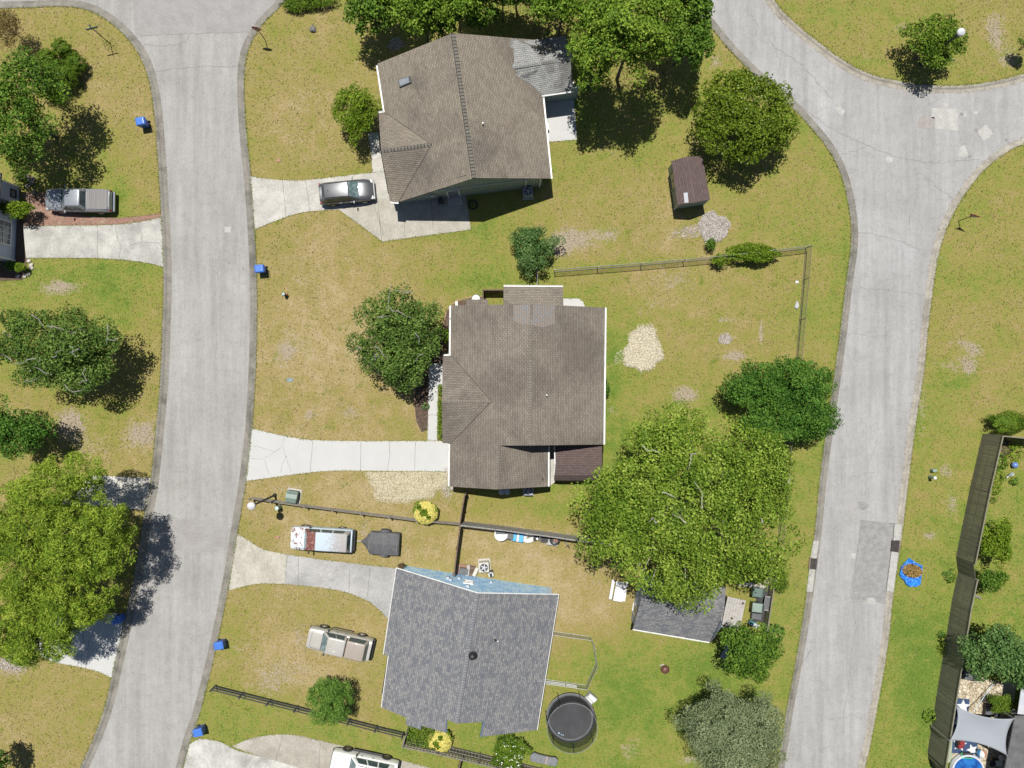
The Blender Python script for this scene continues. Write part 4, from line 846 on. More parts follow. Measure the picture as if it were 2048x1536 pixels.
L_OLIVE = leaf_mat('magnolia_leaf', (0.058, 0.098, 0.009), (0.130, 0.200, 0.017), (0.250, 0.330, 0.040), .2, .4)
L_PINE = leaf_mat('pine_needle', (0.075, 0.145, 0.012), (0.210, 0.315, 0.030), (0.420, 0.510, 0.065), .15)
L_PINE2 = leaf_mat('pine_needle_green', (0.065, 0.130, 0.012), (0.155, 0.260, 0.026), (0.300, 0.410, 0.055), .15)
L_GREY = leaf_mat('cedar_needle', (0.110, 0.150, 0.070), (0.225, 0.275, 0.140), (0.360, 0.410, 0.220), .15)
L_LIME = leaf_mat('lime_leaf', (0.075, 0.145, 0.010), (0.185, 0.290, 0.022), (0.330, 0.440, 0.050), .35)
L_BUSH = leaf_mat('bush_leaf', (0.050, 0.105, 0.010), (0.115, 0.200, 0.018), (0.210, 0.300, 0.035))
L_RED = leaf_mat('reddish_leaf', (.10, .065, .030), (.155, .105, .040), (.20, .17, .05))
L_YEL = leaf_mat('yellow_blossom', (.55, .48, .10), (.72, .64, .16), (.80, .75, .30), .2)
L_GG = leaf_mat('greygreen_leaf', (0.045, 0.105, 0.025), (0.100, 0.190, 0.050), (0.200, 0.300, 0.100))
L_FERN = leaf_mat('yew_needle', (0.055, 0.130, 0.018), (0.125, 0.240, 0.038), (0.220, 0.340, 0.065))
# large trees
tree('sycamore_tree', 'huge sycamore covering the back yard beside the grey shed', 'tree', 1384, 1010, 216, 7.2, 4.6, L_SYC, leaf=.175, aspect=.8, lobes=34, lr=.27, dens=.95, bark=PALEBARK, ry=208, crad=.105, nc=420, shell=.5, irr=.13, low=-.35, seed=11, ntips=40, toptwigs=8)
tree('maple_tree', 'rounded broadleaf tree between the street and the middle house front', 'tree', 797, 675, 90, 3.3, 2.5, L_OAK, leaf=.20, bark=GREYBARK, ry=98, crad=.18, seed=5, toptwigs=12, lobes=20, lr=.4, irr=.1)
tree('holly_tree', 'dark green dense tree overhanging the right road at its west kerb', 'tree', 1564, 802, 118, 2.9, 2.6, L_DARK, leaf=.17, ry=98, crad=.16, seed=8, dens=1.3, irr=.08, lobes=22, lr=.40)
tree('magnolia_tree', 'large olive green tree above the small brown roofed shed, by the road bend', 'tree', 1484, 248, 100, 2.8, 2.6, L_OLIVE, leaf=.21, ry=95, crad=.17, seed=9, dens=1.3, irr=.07, lobes=24, lr=.40)
tree('oak_tree', 'wide open tree showing grey branches on the left lawn', 'tree', 122, 697, 124, 4.0, 2.2, L_OAK, leaf=.19, bark=GREYBARK, ry=88, crad=.19, seed=12, dens=1.1, irr=.26, toptwigs=26, lobes=18, lr=.33, shell=.3)
tree('maple_tree', 'leafy tree at the left edge above the silver pickup', 'tree', 30, 230, 98, 5.0, 3.0, L_MAPLE, leaf=.2, ry=112, crad=.2, seed=13, dens=.95, irr=.22)
tree('maple_tree', 'dark rounded tree at the left edge just above the pines', 'tree', 38, 852, 68, 3.2, 2.3, L_DARK, leaf=.18, ry=56, crad=.23, seed=14)
for lab, px, py, r, ry, zc, rz, sd in (('tall yellow green pine, topmost of the left edge group', 118, 985, 100, 76, 5.6, 3.3, 31), ('broad pine in the middle of the left edge group, beside the street', 182, 1085, 96, 100, 5.4, 3.6, 32), ('pine at the very left edge of the frame in the pine group', 40, 1110, 98, 110, 5.6, 3.6, 33), ('pine over the shaded white drive, lower right of the pine group', 138, 1205, 84, 80, 5.0, 3.2, 34), ('lowest pine of the left edge group, beside the sandy patch', 58, 1258, 84, 78, 5.2, 3.2, 35)):
    tree('pine_tree', lab, 'tree', px, py, r, zc, rz, L_PINE, leaf=.25, aspect=.22, dens=.85, ry=ry, crad=.125, nc=260, shell=.55, irr=.24, seed=sd, group='pines along the left edge', fold=.1, squeeze=1.1, ntips=20, low=-.45)
for lab, px, py, r, ry, zc, rz, m_, sd in (('tree reaching in from the top edge over the dark litter, left one', 955, -34, 58, 44, 4.4, 2.0, L_MAPLE, 91), ('tree reaching in from the top edge over the dark litter, middle one', 1035, -30, 62, 46, 4.4, 2.0, L_MAPLE, 92), ('leafy understory tree at the top edge right of the dark litter', 1098, -12, 52, 50, 4.2, 2.0, L_MAPLE, 93), ('low tree filling the gap behind the brown roof, at the top edge', 790, 6, 58, 46, 3.4, 2.0, L_PINE2, 94), ('low tree directly behind the brown roof peak', 878, 42, 46, 36, 3.0, 1.8, L_MAPLE, 95), ('low shady tree right of the roof peak', 955, 22, 50, 34, 3.0, 1.8, L_MAPLE, 96), ('dark broadleaf tree at the top edge left of the brown roof ridge', 742, 22, 50, 54, 3.2, 2.4, L_MAPLE, 41), ('green tree behind the brown roof at the top edge', 842, 26, 66, 50, 4.4, 2.8, L_PINE2, 42), ('tree at the top edge over the roof peak', 915, 14, 50, 46, 4.4, 2.5, L_PINE2, 43), ('dark tree right of the roof peak at the top edge', 1005, -12, 60, 34, 4.0, 2.3, L_MAPLE, 44), ('tall tree just right of the grey side wing', 1192, 100, 54, 88, 6.6, 3.4, L_PINE2, 45), ('broad sunny tree in the middle of the top wood', 1266, 66, 92, 88, 8.0, 3.8, L_PINE2, 46), ('tree at the top edge between the sunny tree and side wing', 1125, 20, 68, 44, 5.8, 2.8, L_PINE2, 47), ('darker tree at the right end of the top wood near the road', 1375, 76, 52, 82, 4.6, 3.0, L_MAPLE, 48), ('leafy tree at the top edge near the top right road', 1352, 2, 62, 46, 5.2, 2.6, L_PINE2, 49)):
    tree('broadleaf_tree', lab, 'tree', px, py, r, zc, rz, m_, leaf=.23, aspect=.6, dens=1.0, ry=ry, crad=.2, seed=sd, irr=.22, group='wood behind the top house', shell=.4)
tree('cedar_tree', 'big silvery green cedar at the bottom beside the right road', 'tree', 1463, 1462, 112, 3.8, 3.2, L_GREY, leaf=.20, aspect=.28, dens=1.1, ry=98, crad=.15, nc=230, seed=21, irr=.16, fold=.1)
tree('oak_tree', 'mid green tree between the wooden deck and silvery cedar', 'tree', 1492, 1302, 50, 4.0, 2.2, L_MAPLE, leaf=.19, ry=66, crad=.24, seed=22, irr=.25)
tree('small_tree', 'small round tree with a street lamp in front, above the upper kerb', 'tree', 1860, 92, 64, 2.1, 1.7, L_BUSH, leaf=.19, ry=50, crad=.27, seed=23, irr=.24)
tree('shrub', 'dark shrub cut by the top right edge', 'shrub', 2052, 90, 16, 1.6, 1.2, L_MAPLE, leaf=.15, seed=24)
tree('small_tree', 'bright green small tree beside the front corner of the top house', 'tree', 716, 232, 41, 2.2, 1.8, L_LIME, leaf=.16, ry=50, crad=.3, seed=25)
tree('large_shrub', 'grey green shrub standing at the end of the chain link fence', 'shrub', 1071, 498, 44, 1.6, 1.4, L_GG, leaf=.14, ry=47, crad=.26, seed=26, dens=1.1)
tree('yew_shrub', 'feathery rounded evergreen beside the front rail fence', 'shrub', 660, 1401, 43, 2.2, 1.7, L_FERN, leaf=.24, aspect=.2, dens=1.2, ry=44, crad=.17, seed=27, fold=.05, lobes=18, lr=.55, irr=.02)
tree('flowering_shrub', 'round glossy shrub with white blooms below the blue grey roof', 'shrub', 1019, 1504, 33, 1.1, 1.0, L_BUSH, leaf=.12, crad=.25, seed=28, dens=1.4, lobes=14, lr=.6, irr=.03)
rng = np.random.default_rng(4)
# right edge shrubs and trees
tree('clipped_shrub', 'neatly clipped dark oval bush above the top end of the tall fence', 'shrub', 2014, 846, 36, .95, .85, L_BUSH, leaf=.09, ry=24, crad=.22, seed=51, irr=.02, dens=1.5, lobes=14, lr=.6, soft=True)
tree('shrub', 'leafy green bush touching the tall fence, upper of two', 'shrub', 1985, 1082, 31, 1.9, 1.5, L_LIME, leaf=.16, ry=50, crad=.3, seed=52)
tree('shrub', 'darker bush just under the leafy one beside the tall fence', 'shrub', 1980, 1158, 26, 1.5, 1.1, L_MAPLE, leaf=.15, ry=22, crad=.35, seed=53)
tree('fig_tree', 'wide dark leafed tree right of the tall fence above the patio', 'tree', 1978, 1297, 56, 2.9, 1.9, L_GG, leaf=.2, ry=66, crad=.24, seed=54, dens=1.1)
tree('fig_tree', 'dark leafed tree at the right edge above the stone patio', 'tree', 2034, 1318, 42, 2.7, 1.7, L_GG, leaf=.2, ry=48, crad=.28, seed=55, dens=1.1)
tree('shrub', 'oval bush in a dark planter above the shade sail', 'shrub', 1997, 1407, 25, 1.0, .8, L_BUSH, leaf=.10, ry=18, crad=.32, seed=56)
def plant(label, px, py, r, m, zc=.35, leaf=.28, n=60, aspect=.3, name='leafy_plant', cat='plant', group=None, h=.4):
    """strappy plant: long leaves arching from a crown, plus a short stem"""
    rg = np.random.default_rng(int(px*7+py)); cx, cy = P(px, py, zc); R = r*(CAMH-zc)/FPX
    T = thing(name, label, cat, (cx, cy, 0), group=group)
    a = rg.uniform(0, 6.28, n); q = rg.uniform(.15, 1, n)**.7
    pos = np.stack([cx+np.cos(a)*q*R, cy+np.sin(a)*q*R, h*(1-q*.6)+rg.uniform(0, .15, n)], 1)
    nrm = np.stack([np.cos(a)*q*.8, np.sin(a)*q*.8, np.ones(n)], 1)+rg.normal(size=(n, 3))*.35
    leaves_mesh('leaves', pos, nrm, leaf, aspect, rg.uniform(0, 1, n), m, T, (cx, cy, 0), rg)
    mb = MB(); mb.tube([(cx, cy, -.03), (cx, cy, h*.7)], [.03, .015], 6); mb.build('stem', BARK, T, (cx, cy, 0)); return T
plant('feathery green seedling on the grass beside the tall fence bend', 1903, 1152, 15, L_DARK, leaf=.25, n=90)
plant('small dark tuft by the fence above the yellow plant', 1885, 1270, 9, L_DARK, leaf=.2, n=50)
plant('yellow leafed plant at the foot of the tall fence', 1890, 1298, 13, L_LIME, leaf=.22, n=80)
plant('broad leafed green plant at the foot of the tall fence near the bottom', 1862, 1434, 14, L_BUSH, leaf=.34, n=60, aspect=.35)
plant('dark fern clump behind the tall fence top, beside the mulch', 2003, 925, 16, L_MAPLE, n=110, leaf=.3)
plant('yellow green palm like plant at the right edge by the mulch bed', 2032, 905, 20, L_LIME, n=130, leaf=.36, aspect=.2)
plant('strappy plant hugging the inside of the tall fence', 1999, 955, 15, L_LIME, n=100, leaf=.32, aspect=.2)
plant('low plant inside the fence beside the sandy lawn edge', 1993, 978, 13, L_LIME, n=60)
plant('smallest tuft inside the tall fence', 1988, 1000, 8, L_BUSH, n=40, leaf=.2)
plant('small plant on the far right beside the blue ornament', 2031, 962, 9, L_MAPLE, n=40)
plant('spiky plant in the brown mulch bed by the front walk', 850, 812, 8, L_GG, n=50, leaf=.22)
plant('leafy sapling right of the low wooden fence, near the right road', 1555, 1271, 20, L_DARK, n=170, leaf=.3, h=.9, zc=.8)
plant('green weed growing in front of the street name sign', 216, 85, 14, L_LIME, n=80, leaf=.14, h=.2)
plant('fern like plant at the left end of the shaded rocks', 40, 360, 16, L_DARK, n=80)
# round shrub group, upper left
for lab, px, py, r, ry, m_, zc, rz in (('top rounded shrub of the upper left cluster', 127, 100, 20, 18, L_BUSH, .7, 1.1), ('left shrub of the upper left cluster', 98, 121, 17, 21, L_BUSH, .7, 1.1), ('right shrub of the upper left cluster, yellowish', 155, 129, 19, 19, L_BUSH, .7, 1.1), ('largest front shrub of the upper left cluster', 129, 154, 28, 28, L_BUSH, .9, 1.4)):
    tree('round_shrub', lab, 'shrub', px, py, r, zc, rz, m_, leaf=.10, aspect=.5, ry=ry, crad=.2, dens=1.3, irr=.02, lobes=14, lr=.6, soft=True, group='clustered round shrubs, upper left')
tree('shrub', 'loose yellow green shrub below the round shrub cluster', 'shrub', 106, 188, 24, .8, .6, L_LIME, leaf=.16, aspect=.3, ry=21, crad=.35, dens=.6, seed=61)
tree('shrub', 'thin reddish brown shrub at the upper left corner', 'shrub', 16, 58, 28, 2.2, 1.3, L_RED, leaf=.13, aspect=.4, ry=36, crad=.3, dens=.42, seed=62)
tree('shrub', 'lime green shrub against the grey blue house', 'shrub', 32, 422, 33, 1.3, .9, L_LIME, leaf=.15, ry=19, crad=.3, seed=63)
tree('shrub', 'small round yellow green shrub at the corner of the grey blue house', 'shrub', 42, 535, 10, .6, .5, L_LIME, leaf=.1, crad=.4, seed=64)
tree('shrub', 'low dark shrub at the left edge under the house corner', 'shrub', 22, 532, 13, .5, .4, L_DARK, leaf=.12, ry=9, crad=.4, seed=65)
tree('shrub', 'dark tree top cut off by the bottom left corner', 'tree', -4, 1520, 26, 2.5, 1.6, L_DARK, leaf=.18, ry=34, seed=66)
tree('juniper_shrub', 'low spreading shrub beside the top kerb near the stop sign', 'shrub', 612, 3, 58, .45, .4, L_BUSH, leaf=.2, aspect=.25, ry=20, crad=.22, dens=1.0, seed=67)
tree('shrub', 'tiny round shrub at the foot of the white sand pile', 'shrub', 1421, 490, 11, .6, .5, L_MAPLE, leaf=.11, crad=.4, seed=68)
tree('shrub', 'small leafy shrub against the chain link fence left of the vine', 'shrub', 1437, 521, 15, .7, .6, L_LIME, leaf=.13, ry=11, crad=.38, seed=69)
tree('climbing_vine', 'bright green vine heaped along the chain link fence', 'vine', 1505, 505, 52, 1.0, .55, L_LIME, leaf=.14, ry=19, crad=.2, nc=110, seed=70, irr=.25, dens=2.0, lobes=16, lr=.45)
tree('shrub', 'small dark bush peeking past the east eave of the middle house', 'shrub', 1206, 776, 12, .8, .7, L_DARK, leaf=.12, ry=20, crad=.4, seed=71)
tree('shrub', 'green shrub between the rounded tree and the middle house eave', 'shrub', 894, 672, 10, .7, .6, L_LIME, leaf=.12, ry=12, crad=.4, seed=72)
tree('juniper_shrub', 'wispy shrub above the little wooden enclosure near the sycamore', 'shrub', 1512, 1144, 22, 1.2, .9, L_BUSH, leaf=.18, aspect=.25, ry=20, crad=.28, seed=73, dens=.9)
tree('juniper_shrub', 'thin green shrub right of the dead branches', 'shrub', 1560, 1160, 16, .8, .6, L_BUSH, leaf=.16, aspect=.25, ry=22, crad=.35, seed=74, dens=.6)
# box hedges
def hedge(label, px_poly, h, m, leaf=.12, dens=1.0, name='hedge', cat='hedge', z0=.0):
    rg = np.random.default_rng(len(label)); pts = PL(px_poly, h); cx = sum(p[0] for p in pts)/len(pts); cy = sum(p[1] for p in pts)/len(pts)
    T = thing(name, label, cat, (cx, cy, 0)); X0, X1 = min(p[0] for p in pts), max(p[0] for p in pts); Y0, Y1 = min(p[1] for p in pts), max(p[1] for p in pts)
    n = int((X1-X0)*(Y1-Y0)*3.6*dens/(leaf*leaf*.6)); X = rg.uniform(X0, X1, n); Y = rg.uniform(Y0, Y1, n); k = inside(X, Y, pts); X, Y = X[k], Y[k]; n = len(X)
    Z = h*(1-rg.uniform(0, 1, n)**2.2*.9)+.10*np.sin(X*4)*np.cos(Y*4.7)
    leaves_mesh('crown', np.stack([X+rg.normal(size=n)*.04, Y+rg.normal(size=n)*.04, Z], 1), rg.normal(size=(n, 3))*.6+np.array([0, 0, .8]), leaf, .6, rg.normal(.5, .25, n), m, T, (cx, cy, 0), rg)
    mb = MB()
    for _ in range(max(4, int((X1-X0)*(Y1-Y0)*2))):
        i = rg.integers(0, n); mb.tube([(X[i], Y[i], -.02), (X[i], Y[i], h*.7)], [.025, .012], 5)
    mb.build('trunk', BARK, T, (cx, cy, 0)); return T
hedge('narrow clipped hedge strip between the front walk and the middle house', [(876, 768), (885, 768), (884, 881), (874, 879)], .7, L_BUSH)
hedge('glossy green hedge filling the fenced corner at the bottom', [(817, 1450), (850, 1456), (869, 1463), (862, 1508), (812, 1487)], 1.3, L_BUSH, leaf=.13)
def bloom_shrub(label, px, py, r, ry, green, seed):
    zc = .75; T = tree('flowering_shrub', label, 'shrub', px, py, r, zc, .65, L_LIME, leaf=.11, ry=ry, crad=.26, seed=seed, dens=1.2)
    rg = np.random.default_rng(seed); cx, cy = P(px, py, zc); R = r*(CAMH-zc)/FPX; Ry = ry*(CAMH-zc)/FPX
    n = 2600; a = rg.uniform(0, 6.28, n); q = np.sqrt(rg.uniform(0, 1.08, n)); x = q*np.cos(a); y = q*np.sin(a)
    keep = np.ones(n, bool)
    for gx, gy, gr in green: keep &= ((x-gx)**2+(y-gy)**2 > gr*gr*rg.uniform(.6, 1.3, n))
    x, y, q = x[keep], y[keep], q[keep]; n = len(x)
    z = zc+.66*np.sqrt(np.clip(1.1-q*q, .02, 1))+rg.uniform(-.02, .06, n)
    loc = T.location
    leaves_mesh('blossoms', np.stack([cx+x*R, cy+y*Ry, z], 1), rg.normal(size=(n, 3))*.45+np.stack([x, y, np.ones(n)], 1), .11, .85, rg.uniform(0, 1, n), L_YEL, T, (loc[0], loc[1], 0), rg)
bloom_shrub('yellow flowering bush on the front rail fence line', 852, 1025, 23, 22, [(-.1, .1, .42), (-.55, .55, .3), (.3, -.35, .25)], 81)
bloom_shrub('yellow flowering bush beside the glossy hedge at the bottom', 880, 1482, 23, 23, [(-.3, .1, .3), (-.5, -.5, .28), (.1, .55, .25), (-.1, -.2, .2)], 82)
# white blooms on the glossy shrub
rg = np.random.default_rng(9); T = [o for o in bpy.data.objects if o.name.startswith('flowering_shrub')][0]
n = 60; a = rg.uniform(0, 6.28, n); q = np.sqrt(rg.uniform(0, 1, n)); cx, cy = P(1019, 1504, 1.1)
leaves_mesh('blossoms', np.stack([cx+q*np.cos(a)*1.25, cy+q*np.sin(a)*1.25, 1.15+.95*np.sqrt(1.02-q*q)+.03], 1), np.array([[0, 0, 1.]])+rg.normal(size=(n, 3))*.2, .11, .9, np.ones(n), leaf_mat('white_blossom', (.7, .7, .6), (.75, .75, .66), (.8, .8, .74)), T, (T.location[0], T.location[1], 0), rg)
# dead grey branches
cx, cy = P(1537, 1150, .6); T = thing('dead_branches', 'bare grey dead branches over the corner of the wooden enclosure', 'branches', (cx, cy, 0))
mb = MB(); rg = np.random.default_rng(3)
for _ in range(60):
    a = rg.uniform(0, 6.28); L = rg.uniform(.3, .8); s = Vector((cx+rg.normal()*.25, cy+rg.normal()*.3, rg.uniform(.3, 1.1))); mb.tube([s, s+Vector((math.cos(a)*L*.5, math.sin(a)*L*.5, .1)), s+Vector((math.cos(a+.4)*L, math.sin(a+.4)*L, .15))], [.03, .02, .008], 4)
mb.build('branch', PALEBARK, T, (cx, cy, 0))
# ---------------------------------------------------------------- ground stuff: chips, gravel, mulch, litter, grass tufts
def scatter(name, label, cat, m, gen, n, size, aspect, z=.02, zr=.03, seed=1, tilt=.45, kind='stuff'):
    rg = np.random.default_rng(seed); X, Y = gen(rg, n); n = len(X)
    o = leaves_mesh(name, np.stack([X, Y, z+rg.uniform(0, zr, n)], 1), rg.normal(size=(n, 3))*tilt+np.array([0, 0, 1.]), size, aspect, rg.uniform(0, 1, n), m, None, (0, 0, 0), rg, 0.12)
    o['kind'] = 'stuff'; o['label'] = label; o['category'] = cat; return o
def in_blob(px, py, rx, ry, rot=0, soft=.18, pw=.5, ph=0, cut=None):
    def g(rg, n):
        a = rg.uniform(0, 6.28, n); k = 1+.10*np.sin(3*a+ph)+.07*np.sin(5*a+1+ph)+.05*np.sin(9*a)
        q = rg.uniform(0, 1, n)**pw*k+rg.normal(size=n)*soft*.25; c, s = math.cos(math.radians(rot)), math.sin(math.radians(rot))
        u = q*np.cos(a)*rx; v = q*np.sin(a)*ry; X = px+u*c-v*s; Y = py+u*s+v*c
        if cut: k2 = cut(X, Y); X, Y = X[k2], Y[k2]
        return (X-1024)/24, (768-Y)/24
    return g
CHIP = leaf_mat('wood_chip', (.44, .37, .25), (.66, .60, .45), (.78, .74, .62), 0.0, .9)
CHIP2 = leaf_mat('straw_chip', (.40, .34, .22), (.60, .54, .38), (.72, .68, .53), 0.0, .9)
SANDB = leaf_mat('white_gravel', (.24, .20, .17), (.44, .40, .36), (.66, .62, .58), 0.0, .9)
scatter('wood_chips', 'oval bed of pale yellow wood chips on the back lawn', 'wood chips', CHIP, in_blob(1286, 698, 35, 43, 10, ph=.5, soft=.3), 14000, .12, .3, z=.03, zr=.09, seed=1)
scatter('wood_chips', 'scattered pale chips at the edge of the back lawn chip bed', 'wood chips', CHIP, in_blob(1250, 716, 22, 16), 260, .12, .3, seed=2)
scatter('wood_chips', 'long cream chip bed below the white driveway', 'wood chips', CHIP2, in_blob(812, 962, 77, 40, 0, ph=2, soft=.3, cut=lambda x, y: y > 944), 20000, .12, .3, z=.02, zr=.07, seed=3)
scatter('sand_pile', 'spill of white gravel below the small brown roofed shed', 'gravel', SANDB, in_blob(1427, 455, 29, 30, -20, ph=1), 6500, .10, .6, z=.02, zr=.08, seed=4)
scatter('gravel', 'thin spread of pale gravel left of the white gravel spill', 'gravel', SANDB, in_blob(1385, 462, 44, 13, -8), 420, .10, .6, seed=5)
scatter('gravel', 'pale gravel ring mark on the back lawn', 'gravel', SANDB, in_blob(1450, 678, 13, 11), 420, .10, .6, seed=6)
scatter('gravel', 'pale gravel strip beside the middle house garage corner', 'gravel', SANDB, in_blob(893, 965, 10, 30), 500, .10, .6, seed=7)
scatter('gravel', 'pale sand patch at the left edge under the pines', 'gravel', SANDB, in_blob(24, 1325, 28, 16), 700, .11, .6, seed=8)
scatter('gravel', 'pale pebbles beside the top left corner of the brown roof', 'gravel', SANDB, in_blob(793, 88, 16, 12), 350, .12, .6, seed=9)
# mulch beds around the middle house
flat('mulch_bed', PL([(862, 700), (845, 722), (833, 760), (829, 800), (832, 840), (843, 864), (856, 860), (857, 727), (890, 727), (905, 712), (905, 700)], .014), .014, MULCH)
flat('mulch_bed', PL([(905, 700), (905, 612), (975, 610), (972, 594), (945, 595), (915, 603), (893, 620), (886, 660), (885, 695)], .014), .014, MULCH)
mb = MB(); ribbon(mb, smooth_line(PL([(970, 592), (940, 594), (915, 601), (897, 617), (888, 645), (885, 690)]), 6), .07, .03); ribbon(mb, smooth_line(PL([(843, 722), (833, 760), (829, 800), (832, 840), (843, 866)]), 6), .05, .03)
mb.build('bed_edging', mat('brick_edging', (.42, .27, .18), (.3, .2, .14), rough=.9), kind='structure')
MCH = leaf_mat('mulch_chip', (.06, .04, .03), (.13, .09, .07), (.24, .18, .15), 0, .95)
def in_poly(pts):
    W = PL(pts)
    def g(rg, n):
        X = rg.uniform(min(p[0] for p in W), max(p[0] for p in W), n); Y = rg.uniform(min(p[1] for p in W), max(p[1] for p in W), n); k = inside(X, Y, W); return X[k], Y[k]
    return g
scatter('mulch', 'dark bark mulch in the bed beside the front walk', 'mulch', MCH, in_poly([(850, 720), (833, 760), (829, 800), (832, 840), (843, 864), (856, 860), (857, 720)]), 3500, .10, .4, seed=10)
scatter('mulch', 'bark mulch behind the top of the tall fence', 'mulch', MCH, in_poly([(2005, 878), (2030, 885), (2025, 905), (2000, 915)]), 900, .12, .4, seed=11)
scatter('mulch', 'bark mulch along the front wall of the middle house', 'mulch', MCH, in_poly([(870, 690), (850, 722), (890, 727), (903, 700), (903, 610), (893, 622), (886, 660)]), 2500, .10, .4, seed=12)
# fallen leaves / dry thatch speckling and grass tufts on all lawns
LIT = leaf_mat('dry_thatch', (.10, .07, .035), (.26, .20, .10), (.46, .38, .25), 0, .95)
GT = leaf_mat('grass_tuft', (.075, .115, .015), (.155, .19, .03), (.25, .26, .06), .2, .9)
def lawn_pts(kind):
    def g(rg, n):
        X = rg.uniform(-43.5, 43.5, n); Y = rg.uniform(-33, 33, n)
        k = ~(inside(X, Y, ROAD_L) | inside(X, Y, ROAD_R)); X, Y = X[k], Y[k]
        fx = np.clip((X*24+1024)/128-.5, 0, 14.99); fy = np.clip((768-Y*24)/128-.5, 0, 10.99); dd = DG[fy.astype(int), fx.astype(int)]
        cl = np.sin(X*1.3+2*np.sin(Y*.7))*np.sin(Y*1.1+1.7*np.sin(X*.9))
        k = rg.uniform(0, 1, len(X)) < (dd*1.25-.15+cl*.3 if kind else 1.05-dd+cl*.25); X, Y = X[k], Y[k]
        bl = np.zeros(len(X), bool)
        for s in SLABS: bl |= inside(X, Y, s)
        return X[~bl], Y[~bl]
    return g
SLABS = [[(v.co.x, v.co.y) for v in o.data.vertices][len(o.data.vertices)//2:] for o in bpy.data.objects if o.type == 'MESH' and o.name.split('.')[0] in ('driveway', 'path', 'patio')]
scatter('dry_grass', 'short dry straw coloured thatch lying through the lawns', 'dry grass', LIT, lawn_pts(1), 150000, .15, .2, z=.01, zr=.03, seed=20, tilt=.35)
scatter('grass', 'short green grass tufts growing through the lawns', 'grass', GT, lawn_pts(0), 170000, .14, .28, z=.01, zr=.04, seed=21, tilt=.7)
def along(lines, spread):
    def g(rg, n):
        segs = []; 
        for ln in lines: segs += [(a, b) for a, b in zip(ln[:-1], ln[1:])]
        L = np.array([math.hypot(b[0]-a[0], b[1]-a[1]) for a, b in segs]); k = rg.choice(len(segs), n, p=L/L.sum()); t = rg.uniform(0, 1, n)
        A_ = np.array([s_[0] for s_ in segs])[k]; B_ = np.array([s_[1] for s_ in segs])[k]; Q = A_+(B_-A_)*t[:, None]
        return Q[:, 0]+rg.normal(size=n)*spread, Q[:, 1]+rg.normal(size=n)*spread
    return g
scatter('grass', 'ragged green grass edge growing over the kerbs', 'grass', GT, along([LW, LE, RW, RN, RS], .055), 12000, .12, .3, z=.03, zr=.02, seed=30, tilt=.35)
def slab_edges(rg, n):
    XX, YY = [], []
    for k, s_ in enumerate(SLABS):
        per = sum(math.hypot(a[0]-b[0], a[1]-b[1]) for a, b in zip(s_, s_[1:]+s_[:1])); x, y = along([s_+[s_[0]]], .05)(rg, int(per*17)); bad = inside(x, y, ROAD_L) | inside(x, y, ROAD_R)
        for j, t_ in enumerate(SLABS):
            if j != k: bad |= inside(x, y, t_) | (seg_dist(x, y, t_+[t_[0]]) < .07)
        XX.append(x[~bad]); YY.append(y[~bad])
    return np.concatenate(XX), np.concatenate(YY)
scatter('grass', 'ragged grass edge creeping over the driveways and walks', 'grass', GT, slab_edges, 9000, .11, .3, z=.035, zr=.015, seed=31, tilt=.35)
GRIT = leaf_mat('road_grit', (.05, .045, .04), (.16, .14, .11), (.34, .31, .26), 0, .95)
scatter('road_grit', 'leaf crumbs and grit collected in the gutters', 'grit', GRIT, along([offset_line(LW, .5), offset_line(LE, -.5), offset_line(RW, .5), offset_line(RN, -.5), offset_line(RS, -.5)], .10), 5000, .06, .5, z=-.09, zr=.01, seed=32, tilt=.2)
def road_pts(rg, n):
    X = rg.uniform(-43, 43, n); Y = rg.uniform(-33, 33, n); k = inside(X, Y, ROAD_L) | inside(X, Y, ROAD_R); return X[k], Y[k]
scatter('road_grit', 'sparse dark specks and leaf crumbs on the road surface', 'grit', GRIT, road_pts, 6000, .055, .6, z=-.098, zr=.004, seed=33, tilt=.1)
SHADEL = leaf_mat('fallen_leaf', (.10, .065, .03), (.22, .15, .07), (.34, .26, .13), 0, .95)
scatter('leaf_litter', 'brown leaf litter under the wood at the top', 'leaf litter', SHADEL, in_poly([(940, -20), (940, 60), (1025, 85), (1140, 75), (1180, 180), (1330, 180), (1350, 60), (1200, -20)]), 9000, .13, .5, seed=22)
scatter('leaf_litter', 'brown litter in the shade of the upper left tree', 'leaf litter', SHADEL, in_poly([(0, 40), (50, 60), (80, 100), (40, 110), (0, 100)]), 500, .13, .5, seed=23)
# ---------------------------------------------------------------- vehicles (local: x forward, origin on the ground under the middle)
RUBBER = mat('tyre_rubber', (.025, .025, .025), (.04, .04, .04), rough=.85)
RIMM = mat('alloy_rim', (.45, .45, .46), (.3, .3, .3), rough=.35, metal=.8)
RIMB = mat('bronze_rim', (.22, .17, .13), (.12, .10, .09), rough=.4, metal=.6)
CARGLASS = mat('car_glass', (.035, .055, .06), (.07, .10, .105), scale=2.5, rough=.06)
TEAL = mat('windshield_glass', (.10, .15, .155), (.22, .29, .29), scale=3.0, rough=.06, contrast=(.45, .6))
LAMPW = mat('headlight_lens', (.6, .62, .62), rough=.15); LAMPR = mat('tail_light_lens', (.35, .02, .02), (.28, .02, .02), rough=.2)
BLKPL = mat('black_plastic', (.03, .03, .032), (.045, .045, .045), rough=.6)
def paint(name, c, c2=None, **k):
    k.setdefault('metal', .35); k.setdefault('rough', .3)
    return mat(name, c, c2 or tuple(x*.93 for x in c), scale=1.5, coat=.6, **k)
